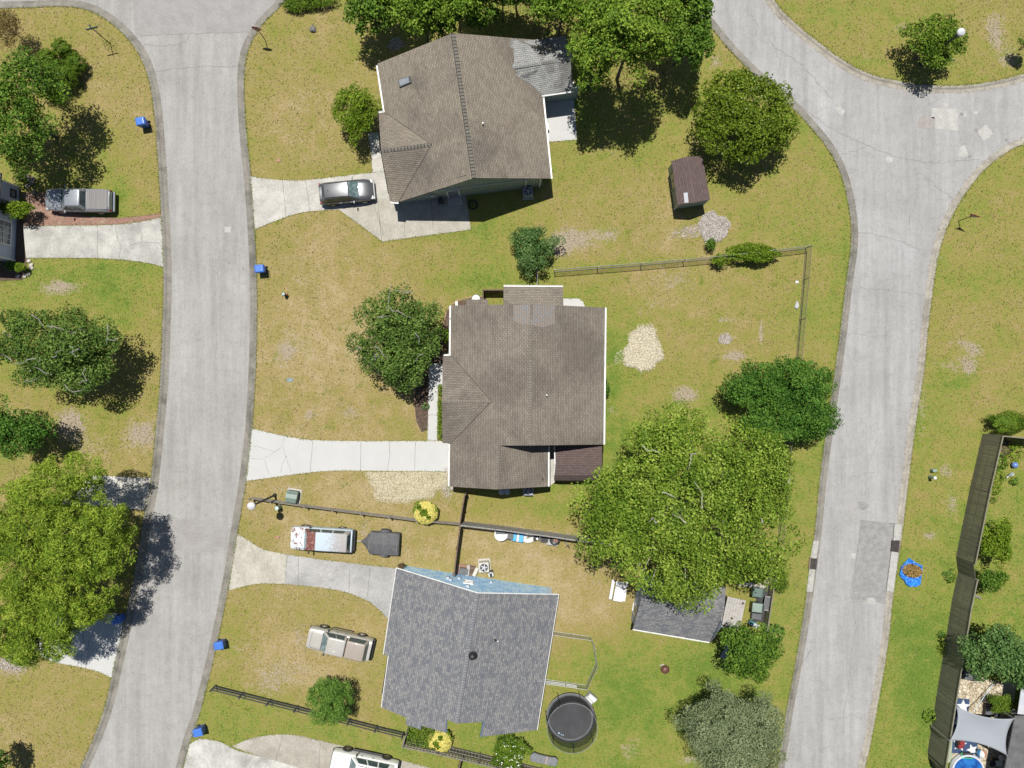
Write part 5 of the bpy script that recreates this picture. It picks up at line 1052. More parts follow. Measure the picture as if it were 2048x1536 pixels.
def vehicle(name, label, px, py, z, ang, L, W, sp):
    x0, y0 = P(px, py, z); T = thing(name, label, sp.get('cat', 'car'), (x0, y0, 0), math.radians(ang))
    hz, bz, rz_, zb = sp['hood'], sp['belt'], sp['roofz'], sp.get('low', .28)
    body = sp['paint']; hw = W/2
    xs_ = np.array([-.5, -.485, -.45, -.36, -.2, 0, .2, .33, .42, .465, .49, .5])*L
    wf = np.array([.82, .92, .97, 1, 1, 1, 1, .985, .95, .88, .76, .62])
    if sp.get('boxy'): wf = np.array([.95, .975, .99, 1, 1, 1, 1, .99, .97, .955, .93, .90])
    hb = sp['wsb']; rb = sp.get('rear_top', bz)
    mb = MB(); n = None
    for X, f in zip(xs_, wf):
        if X > hb-.05: zt = hz-(max(0, (X-hb))/(L/2-hb))**2*sp.get('drop', .16)
        else: zt = rb if X < -L*.34 else bz
        h2 = hw*f
        zl = zb+(.1 if abs(X) > .47*L else 0)
        ring = [(0, zt+.02), (h2*.55, zt+.012), (h2*.86, zt-.015), (h2*.955, zt-.07), (h2*.995, zt-.20), (h2, .62), (h2*.985, .42), (h2*.93, zl), (0, zl)]
        full = ring+[(-a, b) for a, b in ring[-2:0:-1]]; n = len(full)
        mb.v += [(float(X), a, b) for a, b in full]
    k = len(xs_)
    for i in range(k-1):
        for j in range(n): q = (j+1) % n; mb.f.append([i*n+j, i*n+q, (i+1)*n+q, (i+1)*n+j])
    mb.f.append(list(range(n))); mb.f.append([(k-1)*n+j for j in range(n)][::-1])
    bo = mb.build('body', body, T, smooth=True, bevel=0)
    es = bo.modifiers.new('edge', 'EDGE_SPLIT'); es.split_angle = math.radians(50)
    # seams and grille
    mb = MB(); mb.box((L/2-.02, 0, .62), (.08, W*.62, .28)); mb.box((L/2-.01, 0, .36), (.10, W*.8, .10)); mb.build('grille', sp.get('grille', BLKPL), T, bevel=.01)
    for s in (-1, 1):
        mb = MB(); mb.box((L/2-.10, s*hw*.74, hz-.30), (.20, .28, .15)); mb.build('headlight', LAMPW, T, bevel=.03)
        mb = MB(); mb.box((-L/2+.05, s*hw*.84, .85), (.10, .16, .34)); mb.build('tail_light', LAMPR, T, bevel=.02)
    for xx, nm in ((L/2+.03, 'front_bumper'), (-L/2-.05, 'rear_bumper')):
        mb = MB(); mb.box((xx, 0, .50), (.18, W*.90, .20)); mb.build(nm, sp.get('bumper', BLKPL), T, bevel=.05)
    # cabins: list of (x base rear, x base front, x top rear, x top front, z base, z top, halfw base, halfw top, paint)
    for ci, (xr, xf, tr, tf, z0, z1, wb, wt, pm, nwin, wsm, rwm) in enumerate(sp['cabs']):
        c = [Vector(p) for p in ((xr, -wb, z0), (xf, -wb, z0), (xf, wb, z0), (xr, wb, z0), (tr, -wt, z1), (tf, -wt, z1), (tf, wt, z1), (tr, wt, z1))]
        mb = MB(); mb.v = [tuple(p) for p in c]; mb.f = [[3, 2, 1, 0], [4, 5, 6, 7], [0, 1, 5, 4], [1, 2, 6, 5], [2, 3, 7, 6], [3, 0, 4, 7]]
        cb = mb.build('cab' if pm is not None else 'cab', pm, T, smooth=True)
        bv = cb.modifiers.new('bevel', 'BEVEL'); bv.width = .09; bv.segments = 4; bv.limit_method = 'ANGLE'
        def quad(name, a, b, c_, d_, u0, u1, v0, v1, m, out=.006):
            f = lambda u, v: (a*(1-u)+b*u)*(1-v)+(d_*(1-u)+c_*u)*v
            nn = (b-a).cross(d_-a).normalized(); ctr = (c[0]+c[6])/2
            if nn.dot((a+c_)/2-ctr) < 0: nn = -nn
            mb = MB(); N = 6
            for vv in (v0, v1):
                for ii in range(N+1): uu = u0+(u1-u0)*ii/N; mb.v.append(tuple(f(uu, vv)+nn*out))
            for vv in (v0, v1):
                for ii in range(N+1): uu = u0+(u1-u0)*ii/N; mb.v.append(tuple(f(uu, vv)-nn*.01))
            for ii in range(N): mb.f.append([ii, ii+1, N+2+ii, N+1+ii])
            M2 = 2*(N+1); mb.f += [[0, N, M2+N, M2], [N+1, 2*N+1, M2+2*N+1, M2+N+1], [0, N+1, M2+N+1, M2], [N, 2*N+1, M2+2*N+1, M2+N]]
            return mb.build(name, m, T)
        if wsm: quad('windshield', c[1], c[2], c[6], c[5], .07, .93, .06, .95, wsm)
        if rwm: quad('rear_window', c[0], c[3], c[7], c[4], .12, .88, .15, .9, rwm)
        ed = np.linspace(.10, .93, nwin+1)
        for i in range(nwin):
            quad('side_window', c[0], c[1], c[5], c[4], ed[i]+.015, ed[i+1]-.015, .15, .86, CARGLASS)
            quad('side_window', c[3], c[2], c[6], c[7], ed[i]+.015, ed[i+1]-.015, .15, .86, CARGLASS)
    r = sp.get('wheel', .36); tw = sp.get('tw', .25)
    for X in (L*sp.get('fx', .31), -L*sp.get('bx', .30)):
        for s in (-1, 1):
            y = s*(hw-tw/2+sp.get('poke', .02)); mb = MB(); M = Matrix.Translation((X, y, r)) @ Matrix.Rotation(math.pi/2, 4, 'X')
            pr = [(r*.62, -tw/2), (r*.92, -tw/2), (r, -tw/2+.05), (r, tw/2-.05), (r*.92, tw/2), (r*.62, tw/2), (r*.62, -tw/2)]
            mb.lathe((0, 0), pr, 24, cap=False); mb.v = [tuple(M @ Vector(v)) for v in mb.v]; wh = mb.build('wheel', RUBBER, T, smooth=False)
            mb = MB(); mb.lathe((0, 0), [(r*.60, -s*tw/2*-.2-.02), (r*.60, (-s)*tw/2*1.0), (r*.45, (-s)*tw/2*.7), (r*.16, (-s)*tw/2*.8), (r*.14, (-s)*tw/2*1.0)], 18)
            mb.v = [tuple(M @ Vector(v)) for v in mb.v]; mb.build('rim', sp.get('rim', RIMM), wh, smooth=False)
    mb = MB(); mb.box((hb+.06, 0, hz+.012), (.16, W*.80, .03)); mb.build('cowl', BLKPL, T)
    for s in (-1, 1):
        mb = MB(); mb.tube([(hb+.05, s*.55, hz+.05), (hb-.18, s*.08, hz+.18)], .014, 5); mb.build('wiper', BLKPL, T)
    mb = MB()
    for s in (-1, 1): mb.tube([(hb+.1, s*hw*.80, hz+.012), (L/2-.35, s*hw*.74, hz-sp.get('drop', .16)*.55+.012)], .011, 5)
    mb.tube([(L/2-.30, -hw*.7, hz-sp.get('drop', .16)*.62), (L/2-.27, 0, hz-sp.get('drop', .16)*.6+.02), (L/2-.30, hw*.7, hz-sp.get('drop', .16)*.62)], .011, 5)
    mb.build('hood_seam', BLKPL, T)
    xm = hb-.25
    for s in (-1, 1):
        mb = MB(); mb.box((xm, s*(hw+.10), bz+.07), (.12, .24, .15)); mb.build('mirror', sp.get('mirror', BLKPL), T, bevel=.03)
        for dx in sp.get('doors', (.0,)):
            mb = MB(); mb.box((dx, s*(hw+.005), bz-.18), (.16, .03, .035)); mb.build('door_handle', sp.get('mirror', BLKPL), T)
    return T
# silver pickup, nose to the left
SIL = paint('silver_paint', (.29, .31, .34), metal=.25)
LC = mat('ribbed_bed_cover', (.20, .19, .185), (.25, .24, .23), scale=1, rough=.8, stretch=(8, .2, 1))
T = vehicle('pickup_truck', 'silver pickup with a ribbed grey bed cover, nose in tree shade at the left', 157, 400, .9, 179, 5.3, 1.86, dict(cat='pickup', hood=1.14, belt=1.12, roofz=1.78, wsb=1.15, paint=SIL, rear_top=1.12, wheel=.37, mirror=SIL, doors=(.5, -.35), bumper=SIL,
    cabs=[(-.75, 1.28, -.55, .62, 1.08, 1.78, .86, .69, SIL, 2, TEAL, CARGLASS)]))
mb = MB(); mb.box((-1.67, 0, 1.15), (1.72, 1.56, .05)); 
for i in range(11): mb.box((-.88-i*.158, 0, 1.18), (.03, 1.54, .02))
mb.build('bed_cover', LC, T, bevel=.01)
mb = MB(); mb.tube([(-.35, -.1, 1.78), (-.42, -.1, 1.88)], .012, 6); mb.build('antenna', BLKPL, T)
# dark bodied silver hatchback, nose to the right
SV2 = paint('grey_paint', (.085, .088, .095), metal=.2)
T = vehicle('hatchback_car', 'shiny silver grey hatchback parked nose to the house on the top driveway', 693, 383, .8, 5.5, 4.35, 1.8, dict(hood=1.02, belt=1.0, roofz=1.55, wsb=.85, drop=.26, paint=SV2, doors=(.35, -.55), mirror=SV2, bumper=SV2, grille=BLKPL,
    cabs=[(-2.02, 1.12, -1.72, .30, .95, 1.56, .83, .64, SV2, 3, TEAL, CARGLASS)]))
mb = MB(); mb.box((-1.35, 0, 1.585), (.10, .03, .08)); mb.build('antenna', BLKPL, T)
for s in (-1, 1):
    mb = MB(); mb.tube([(-1.6, s*.56, 1.58), (-.1, s*.58, 1.59)], .02, 6); mb.build('roof_rail', BLKPL, T)
# rusty pale blue SUV, nose to the left
m, nt, b = new_mat('faded_blue_rusty_paint'); v = objc(nt); sp_ = nd(nt, 'ShaderNodeSeparateXYZ'); nt.links.new(v, sp_.inputs[0])
basec = ramp(nt, noise(nt, v, 3, 5), [(.35, (.42, .50, .56)), (.65, (.50, .57, .62))])
hoodm = ramp(nt, mathn(nt, 'MULTIPLY', sp_.outputs['X'], .1), [(.125, (0, 0, 0)), (.13, (1, 1, 1))])
rust = mixc(nt, ramp(nt, noise(nt, v, 4.2, 4, .6), [(.54, (0, 0, 0)), (.62, (1, 1, 1))]), (.60, .64, .66), (.20, .075, .045))
col = mixc(nt, hoodm, basec, rust); nt.links.new(col, b.inputs['Base Color']); b.inputs['Roughness'].default_value = .55; RUSTY = m
m, nt, b = new_mat('peeling_roof_paint'); v = objc(nt); sp_ = nd(nt, 'ShaderNodeSeparateXYZ'); nt.links.new(v, sp_.inputs[0])
c1 = mixc(nt, ramp(nt, noise(nt, v, 5, 4), [(.55, (0, 0, 0)), (.62, (1, 1, 1))]), (.15, .05, .04), (.36, .19, .15))
pl_ = mixc(nt, ramp(nt, mathn(nt, 'ADD', mathn(nt, 'MULTIPLY', sp_.outputs['X'], -.30), term(nt, noise(nt, v, 4.5, 6, .8), 1.8)), [(.20, (0, 0, 0)), (.42, (1, 1, 1))]), (.46, .54, .60), (.36, .34, .33))
fr_ = ramp(nt, mathn(nt, 'MULTIPLY', sp_.outputs['X'], .1), [(.030, (0, 0, 0)), (.033, (1, 1, 1))])
nt.links.new(mixc(nt, fr_, pl_, c1), b.inputs['Base Color']); b.inputs['Roughness'].default_value = .65; PEEL = m
T = vehicle('old_suv', 'old pale blue SUV with rusty hood and roof beside the covered trailer', 644, 1079, .9, 176.5, 5.0, 1.92, dict(boxy=1, cat='SUV', hood=1.17, belt=1.12, roofz=1.80, wsb=1.2, drop=.07, paint=RUSTY, doors=(.1,), wheel=.37, mirror=BLKPL,
    cabs=[(-2.42, 1.42, -2.22, 1.02, 1.08, 1.80, .90, .74, PEEL, 3, TEAL, CARGLASS)]))
# gold pickup with matching cap, nose up left
GOLD = paint('champagne_paint', (.46, .44, .40), metal=.1, rough=.35)
GOLD2 = paint('tan_cap_paint', (.36, .31, .265), metal=.05, rough=.4)
T = vehicle('pickup_truck', 'champagne pickup with a tan camper shell parked on the front lawn', 679, 1288, .95, 167.5, 5.25, 1.82, dict(cat='pickup', boxy=1, hood=1.20, belt=1.16, roofz=1.86, wsb=1.3, drop=.06, low=.42, paint=GOLD, doors=(.35, -.35), wheel=.40, poke=.06, mirror=BLKPL,
    cabs=[(-.62, 1.50, -.60, .85, 1.12, 1.86, .86, .68, GOLD, 2, TEAL, None), (-2.42, -.66, -2.20, -.67, 1.12, 1.83, .87, .70, GOLD2, 1, None, CARGLASS)]))
for s in (-1, 1): mb = MB(); mb.tube([(.95, s*.95, .42), (.9, s*1.02, .40), (-.75, s*1.02, .40), (-.8, s*.95, .42)], .045, 8); mb.build('step_bar', BLKPL, T)
mb = MB()
for i in range(5): mb.box((.15, -.36+i*.18, 1.868), (1.05, .04, .02))
mb.build('roof_ribs', GOLD, T)
# white SUV at the bottom edge
WHT = paint('white_paint', (.78, .78, .77), metal=0)
T = vehicle('white_suv', 'white SUV with black side steps cut by the bottom edge of the frame', 728, 1535, .8, 168, 5.4, 2.0, dict(cat='SUV', boxy=1, hood=1.22, belt=1.16, roofz=1.88, wsb=1.0, drop=.1, low=.42, paint=WHT, doors=(.35, -.6), wheel=.42, tw=.29, poke=.08, rim=RIMB, mirror=BLKPL,
    cabs=[(-2.5, 1.2, -2.25, .55, 1.12, 1.88, .93, .76, WHT, 3, TEAL, CARGLASS)]))
for s in (-1, 1): mb = MB(); mb.box((-.02, s*1.06, .42), (2.5, .2, .09)); mb.build('side_step', BLKPL, T, bevel=.02)
for s in (-1, 1): mb = MB(); mb.tube([(-1.9, s*.68, 1.92), (.4, s*.68, 1.92)], .03, 6); mb.build('roof_rail', BLKPL, T)
# covered trailer
x, y = P(764, 1086, .6); T = thing('covered_trailer', 'small trailer under a taut dark grey cover behind the rusty SUV', 'trailer', (x, y, 0), math.radians(176.5))
COV = mat('grey_trailer_cover', (.085, .085, .09), (.12, .12, .125), scale=2, rough=.75, bmp=.3, fine=9)
mb = MB(); secs = [(1.75, .05, .55, .50), (1.45, .28, .62, .35), (1.05, .80, .78, .3), (.95, .92, 1.02, .3), (-1.35, .92, 1.0, .3), (-1.45, .90, .96, .3)]
for X, hw, zt, zl in secs: mb.v += [(X, -hw, zl), (X, -hw*.98, zt-.12), (X, -hw*.5, zt), (X, 0, zt+.06), (X, hw*.5, zt), (X, hw*.98, zt-.12), (X, hw, zl)]
for i in range(5):
    for j in range(6): mb.f.append([i*7+j, i*7+j+1, (i+1)*7+j+1, (i+1)*7+j])
mb.f.append(list(range(7))); mb.f.append([35+j for j in range(7)])
mb.build('cover', COV, T, bevel=.015)
mb = MB()
for X in (.98, -.2, -1.32): mb.box((X, 0, 1.085 if X < .9 else 1.06), (.05, 1.1, .02))
mb.build('cover_strap', mat('strap_grey', (.17, .17, .17)), T)
mb = MB(); mb.tube([(1.6, 0, .45), (2.1, 0, .45)], .04, 6); mb.build('tow_bar', GREYTRIM, T)
for s in (-1, 1):
    mb = MB(); M = Matrix.Translation((-.2, s*.92, .33)) @ Matrix.Rotation(math.pi/2, 4, 'X'); mb.lathe((0, 0), [(.15, -.1), (.32, -.1), (.32, .1), (.15, .1)], 20); mb.v = [tuple(M @ Vector(v)) for v in mb.v]; mb.build('wheel', RUBBER, T)
    mb = MB(); M = Matrix.Translation((-.2, s*.98, .38)) @ Matrix.Rotation(math.pi/2, 4, 'X'); mb.lathe((0, 0), [(.42, -.12), (.44, .0), (.40, .12)], 20); mb.v = [tuple(M @ Vector(v)) for v in mb.v]; mb.build('wheel_arch', COV, T)
# ---------------------------------------------------------------- wheeled bins
BLB = mat('blue_bin_plastic', (.035, .10, .42), (.03, .085, .36), rough=.45); BLL = mat('blue_lid_sunlit', (.07, .20, .62), (.06, .17, .55), rough=.3)  # lid blue is lightened to paint in the sunlight falling on it
GNB = mat('green_bin_plastic', (.10, .15, .125), (.08, .12, .10), rough=.5); GNL = mat('pale_green_lid', (.28, .35, .30), (.22, .29, .25), rough=.45)
def bin_(label, px, py, ang, body=BLB, lid=BLL, h=1.05, name='wheeled_bin', group='blue roadside bins', w=.62, dp=.72):
    x, y = P(px, py, h); T = thing(name, label, 'bin', (x, y, 0), math.radians(ang), group)
    mb = MB(); i = 0
    for z, k in ((.06, .74), (.5, .88), (h-.1, 1.0), (h-.08, 1.06), (h-.03, 1.06)): mb.v += [(-w/2*k, -dp/2*k, z), (w/2*k, -dp/2*k, z), (w/2*k, dp/2*k, z), (-w/2*k, dp/2*k, z)]
    for a in range(4):
        for j in range(4): q = (j+1) % 4; mb.f.append([a*4+j, a*4+q, a*4+4+q, a*4+4+j])
    mb.f += [[3, 2, 1, 0], [16, 17, 18, 19]]; mb.build('bin_body', body, T, bevel=.025)
    mb = MB(); mb.v = [(-w*.54, -dp*.54, h-.02), (w*.54, -dp*.54, h-.02), (w*.54, dp*.54, h-.02), (-w*.54, dp*.54, h-.02), (-w*.42, -dp*.36, h+.055), (w*.42, -dp*.36, h+.055), (w*.42, dp*.40, h+.07), (-w*.42, dp*.40, h+.07)]
    mb.f = [[3, 2, 1, 0], [4, 5, 6, 7], [0, 1, 5, 4], [1, 2, 6, 5], [2, 3, 7, 6], [3, 0, 4, 7]]; mb.build('lid', lid, T, bevel=.03)
    mb = MB(); mb.tube([(-w*.38, dp*.54, h-.06), (-w*.38, dp*.64, h-.03), (w*.38, dp*.64, h-.03), (w*.38, dp*.54, h-.06)], .018, 8); mb.build('handle', body, T)
    for s in (-1, 1):
        mb = MB(); M = Matrix.Translation((s*w*.42, dp*.40, .12)) @ Matrix.Rotation(math.pi/2, 4, 'Y'); mb.lathe((0, 0), [(.12, -.03), (.12, .03)], 16); mb.v = [tuple(M @ Vector(v)) for v in mb.v]; mb.build('wheel', RUBBER, T)
    return T
bin_('blue wheeled bin on the left lawn, upper left of the street', 280, 242, -80)
bin_('blue wheeled bin on the right kerb of the left street, near the hydrant', 518, 537, -85)
bin_('dark blue wheeled bin in tree shade on the lower left driveway', 231, 1241, 105)
bin_('blue wheeled bin at the street edge left of the champagne pickup', 437, 1292, 100)
bin_('blue wheeled bin nearest the bottom, at the corner of the lowest drive', 395, 1466, 103)
bin_('dark green wheeled bin in the wooden enclosure, upper one', 1516, 1186, -97, GNB, mat('dark_green_lid', (.13, .19, .165), (.11, .16, .14), rough=.45), group='green bins in the enclosure', w=.72, dp=.8)
bin_('pale green lidded bin in the wooden enclosure, lower one', 1515, 1216, -97, GNB, GNL, group='green bins in the enclosure', w=.72, dp=.8)
# ---------------------------------------------------------------- street lamps, signs, utility boxes
def lamp(label, px, py, hx, hy, bx, by, h):
    x, y = P(bx, by); T = thing('street_lamp', label, 'street lamp', (x, y, 0), 0, 'street lamps')
    mb = MB(); mb.lathe((0, 0), [(.16, -.05), (.16, .12), (.09, .2), (.075, h-.35), (.05, h-.3)], 16); mb.build('pole', BLKPL, T, smooth=False)
    mb = MB(); mb.lathe((0, 0), [(.10, h-.32), (.24, h-.27), (.26, h-.2), (.05, h-.18)], 20); mb.build('lamp_collar', BLKPL, T)
    mb = MB(); mb.lathe((0, 0), [(.17, h-.18), (.29, h-.05), (.32, h+.08), (.24, h+.2), (.08, h+.27), (.04, h+.32)], 24); mb.build('lamp_globe', mat('frosted_globe', (.72, .72, .72), (.62, .62, .63), scale=6, rough=.35), T, smooth=True)
lamp('black street lamp with a white globe beside the green transformer box', 0, 0, 0, 0, 550, 990, 5.4)
lamp('black street lamp with a white globe rising through the small round tree', 0, 0, 0, 0, 1842, 127, 5.3)
SIGNR = mat('sign_red', (.30, .02, .03), (.26, .02, .03), rough=.5); SIGNG = mat('sign_green', (.02, .12, .11), (.02, .10, .10), rough=.5); SIGNW = mat('sign_white', (.7, .7, .7), rough=.5)
POST = mat('dark_sign_post', (.04, .055, .05), (.03, .04, .04), rough=.6)
def ngon_sign(T, z, r, n, rot, m, face_ang, d=0.0, nm='sign_face', th=.012):
    M = Matrix.Translation((0, 0, z)) @ Matrix.Rotation(face_ang, 4, 'Z') @ Matrix.Translation((0, -.045-d, 0)) @ Matrix.Rotation(math.pi/2, 4, 'X')
    mb = MB(); mb.prism([(r*math.cos(rot+2*math.pi*i/n), r*math.sin(rot+2*math.pi*i/n)) for i in range(n)], -th, th); mb.v = [tuple(M @ Vector(v)) for v in mb.v]; return mb.build(nm, m, T)
def text_part(T, txt, size, z, face_ang, d, m, parent=None):
    cu = bpy.data.curves.new('t', 'FONT'); cu.body = txt; cu.size = size; cu.align_x = 'CENTER'; cu.align_y = 'CENTER'; cu.extrude = .003
    o = bpy.data.objects.new('t', cu); SC.collection.objects.link(o); dg = bpy.context.evaluated_depsgraph_get(); me = bpy.data.meshes.new_from_object(o.evaluated_get(dg))
    bpy.data.objects.remove(o); M = Matrix.Translation((0, 0, z)) @ Matrix.Rotation(face_ang, 4, 'Z') @ Matrix.Translation((0, -d, 0)) @ Matrix.Rotation(math.pi/2, 4, 'X')
    me.transform(M); me.materials.clear(); me.materials.append(m); q = bpy.data.objects.new('lettering', me); SC.collection.objects.link(q); q.parent = parent or T; return q
x, y = P(531, 81); T = thing('stop_sign', 'red octagonal stop sign on a dark post at the top street corner', 'sign', (x, y, 0))
mb = MB(); mb.tube([(0, 0, -.05), (0, 0, 2.3)], .035, 8); mb.build('post', POST, T)
f = ngon_sign(T, 2.15, .40, 8, math.pi/8, SIGNW, math.radians(-8)); ngon_sign(T, 2.15, .375, 8, math.pi/8, SIGNR, math.radians(-8), .014, 'sign_face')
text_part(T, 'STOP', .29, 2.15, math.radians(-8), .075, SIGNW)
x, y = P(1917, 442); T = thing('yield_sign', 'triangular yield sign on a dark post on the right lawn', 'sign', (x, y, 0))
mb = MB(); mb.tube([(0, 0, -.05), (0, 0, 2.2)], .035, 8); mb.build('post', POST, T)
ngon_sign(T, 2.0, .52, 3, -math.pi/2, SIGNR, math.radians(-18)); ngon_sign(T, 2.0, .30, 3, -math.pi/2, mat('sign_pink', (.55, .45, .45)), math.radians(-18), .014); text_part(T, 'YIELD', .10, 2.06, math.radians(-18), .075, SIGNR)
def street_sign(label, px, py, a):
    x, y = P(px, py); T = thing('street_name_sign', label, 'sign', (x, y, 0), 0, 'street name signs')
    mb = MB(); mb.tube([(0, 0, -.05), (0, 0, 2.72)], .035, 8); mb.build('post', POST, T)
    mb = MB(); mb.box((0, 0, 2.66), (.95, .03, .20), math.radians(a)); mb.build('name_plate', SIGNG, T)
    mb = MB(); mb.box((0, 0, 2.88), (.03, .42, .20), math.radians(a)); mb.build('name_plate', SIGNG, T)
street_sign('green street name sign on the upper left corner lawn', 221, 88, 15); street_sign('street name sign under the small round tree above the right junction', 1859, 149, -4)
x, y = P(585, 993, .4); T = thing('transformer_box', 'green metal transformer box beside the street lamp and rail fence', 'utility box', (x, y, 0), math.radians(-9))
mb = MB(); mb.box((0, 0, .38), (.88, .95, .76)); mb.build('cabinet', mat('transformer_green', (.115, .17, .14), (.10, .15, .12), rough=.5), T, bevel=.03)
mb = MB(); mb.v = [(-.46, -.1, .77), (.46, -.1, .77), (.46, .49, .70), (-.46, .49, .70), (-.46, -.1, .80), (.46, -.1, .80), (.46, .49, .73), (-.46, .49, .73)]; mb.f = [[3, 2, 1, 0], [4, 5, 6, 7], [0, 1, 5, 4], [1, 2, 6, 5], [2, 3, 7, 6], [3, 0, 4, 7]]; mb.build('lid', mat('transformer_lid', (.20, .27, .235), (.17, .23, .20), rough=.4), T)
mb = MB(); mb.box((0, 0, .0), (1.2, 1.2, .08)); mb.build('pad', DW_A, T)
def pedestal(label, px, py, h, r, c, top):
    x, y = P(px, py, h); T = thing('utility_pedestal', label, 'pedestal', (x, y, 0)); mb = MB(); mb.lathe((0, 0), [(r, -.05), (r, h-.08)], 18); mb.build('post', c, T)
    mb = MB(); mb.lathe((0, 0), [(r*1.12, h-.1), (r*1.12, h-.02), (r*.7, h+.02)], 18); mb.build('cap', top, T)
PG = mat('pale_green_plastic', (.26, .36, .31), (.22, .31, .27), rough=.5)
pedestal('pale green utility pedestal below the street lamp fence end', 553, 1017, .95, .15, PG, mat('mint_cap', (.55, .68, .62), rough=.4))
pedestal('pale round utility post on the lawn west of the tall fence', 1871, 956, .9, .12, PG, SIGNW)
x, y = P(1869, 941, .4); T = thing('utility_pedestal', 'small boxy grey utility pedestal just above the round utility post', 'pedestal', (x, y, 0), .1)
mb = MB(); mb.box((0, 0, .24), (.34, .2, .5)); mb.build('box', PG, T, bevel=.03)
x, y = P(567, 588, .4); T = thing('fire_hydrant', 'small dark hydrant with an orange side cap on the lawn near the street', 'hydrant', (x+.1, y-.05, 0))
mb = MB(); mb.lathe((0, 0), [(.16, 0), (.16, .05), (.11, .08), (.11, .55), (.15, .57), (.15, .62), (.12, .70), (.04, .77)], 16); mb.build('barrel', BLKPL, T)
mb = MB(); mb.tube([(0, 0, .42), (.2, .04, .42)], .075, 10); mb.build('outlet_cap', mat('hydrant_orange', (.65, .16, .08)), T)
mb = MB(); mb.lathe((0, 0), [(.10, .72), (.12, .76), (.05, .80)], 14); mb.build('bonnet', mat('hydrant_silver', (.45, .6, .65), rough=.3), T)
# ---------------------------------------------------------------- fences
OLDWOOD = mat('weathered_wood', (.25, .225, .195), (.155, .14, .12), scale=5, rough=.95, bmp=.3, fine=16)
GREYWOOD = mat('grey_weathered_boards', (.36, .35, .33), (.20, .195, .185), scale=7, rough=.95, fine=14)
DARKWOOD = mat('dark_weathered_boards', (.23, .215, .155), (.175, .165, .12), scale=1, rough=.95, stretch=(6.5, 6.5, .2), fine=5, contrast=(.4, .6))
BROWNW = mat('brown_fence_boards', (.20, .14, .10), (.13, .09, .065), scale=4, rough=.95, fine=14)
CHAR = mat('charcoal_rail', (.075, .08, .075), (.05, .05, .05), scale=4, rough=.8)
def rail_fence(label, px, z, rails, sp, m, h, pw=.12, posts=None, rh=.12, rt=.05):
    pts = PL(px, z); cx, cy = pts[0]; T = thing('rail_fence', label, 'fence', (cx, cy, 0)); off = (cx, cy, 0)
    tot = 0; pp = [pts[0]]
    for a, b in zip(pts[:-1], pts[1:]):
        L = math.hypot(b[0]-a[0], b[1]-a[1]); k = max(1, round(L/sp))
        for i in range(1, k+1): pp.append((a[0]+(b[0]-a[0])*i/k, a[1]+(b[1]-a[1])*i/k))
    rg = random.Random(len(pp))
    for x, y in pp:
        mb = MB(); mb.box((x, y, h/2), (pw, pw, h+.06), rg.uniform(-.2, .2)); mb.build('post', m, T, off)
    for (a, b) in zip(pp[:-1], pp[1:]):
        an = math.atan2(b[1]-a[1], b[0]-a[0]); L = math.hypot(b[0]-a[0], b[1]-a[1])
        for zz in rails: mb = MB(); mb.box(((a[0]+b[0])/2-math.sin(an)*.07, (a[1]+b[1])/2+math.cos(an)*.07, zz+rg.uniform(-.03, .03)), (L-.03, rt, rh), an+rg.uniform(-.006, .006)); mb.build('rail', m, T, off)
    return T
rail_fence('weathered brown split rail fence running from the street lamp to the back fence', [(503, 997), (546, 1003), (612, 1013), (668, 1020), (724, 1027), (781, 1034), (835, 1041), (920, 1049)], .55, (.35, .68, 1.0), 2.4, OLDWOOD, 1.1)
rail_fence('dark rail fence along the lower front lawn behind the feathery evergreen', [(427, 1376), (483, 1390), (538, 1404), (592, 1417), (645, 1431), (698, 1443), (752, 1457), (806, 1470)], .55, (.4, .75, 1.1), 2.4, CHAR, 1.2)
def board_fence(name, label, px, h, m, z=0.0, bw=.14, gap=.01, posts=2.4, top=True, group=None, both=None, side=1, th=.02):
    """px at ground level"""
    pts = PL(px, z); cx, cy = pts[0]; T = thing(name, label, 'fence', (cx, cy, 0), group=group); off = (cx, cy, 0); rg = random.Random(int(cx*10))
    mb = MB(); pb = []
    for a, b in zip(pts[:-1], pts[1:]):
        L = math.hypot(b[0]-a[0], b[1]-a[1]); an = math.atan2(b[1]-a[1], b[0]-a[0]); n = max(1, int(L/(bw+gap))); ux, uy = math.cos(an), math.sin(an)
        for i in range(n):
            t = (i+.5)*L/n; hh = h+rg.uniform(-.025, .02); mb.box((a[0]+ux*t-uy*rg.uniform(-.006, .006), a[1]+uy*t+ux*rg.uniform(-.006, .006), hh/2), (L/n-gap, th, hh), an)
        k = max(1, round(L/posts))
        for i in range(k+1): pb.append((a[0]+ux*L*i/k+uy*.06*side, a[1]+uy*L*i/k-ux*.06*side))
        for zz in (.3, h*.5, h-.25): rl = MB(); rl.box(((a[0]+b[0])/2+uy*.035*side, (a[1]+b[1])/2-ux*.035*side, zz), (L, .045, .09), an); rl.build('rail', m, T, off)
        if top: rl = MB(); rl.box(((a[0]+b[0])/2, (a[1]+b[1])/2, h+.035), (L, .10, .03), an); rl.build('cap_rail', m, T, off)
    mb.build('boards', m, T, off)
    for x, y in pb:
        q = MB(); q.box((x, y, h/2), (.1, .1, h-.02)); q.build('post', m, T, off)
    return T
board_fence('board_fence', 'tall dark board fence, upper stretch right of the right road', [(1965, 868), (1940, 976), (1912, 1113)], 2.5, DARKWOOD, bw=.145, gap=.012, side=-1)
board_fence('board_fence', 'tall dark board fence, leaning lower stretch down to the patio', [(1916, 1144), (1904, 1200), (1893, 1270), (1878, 1360), (1855, 1504), (1858, 1512)], 2.5, DARKWOOD, bw=.145, gap=.012, side=-1)
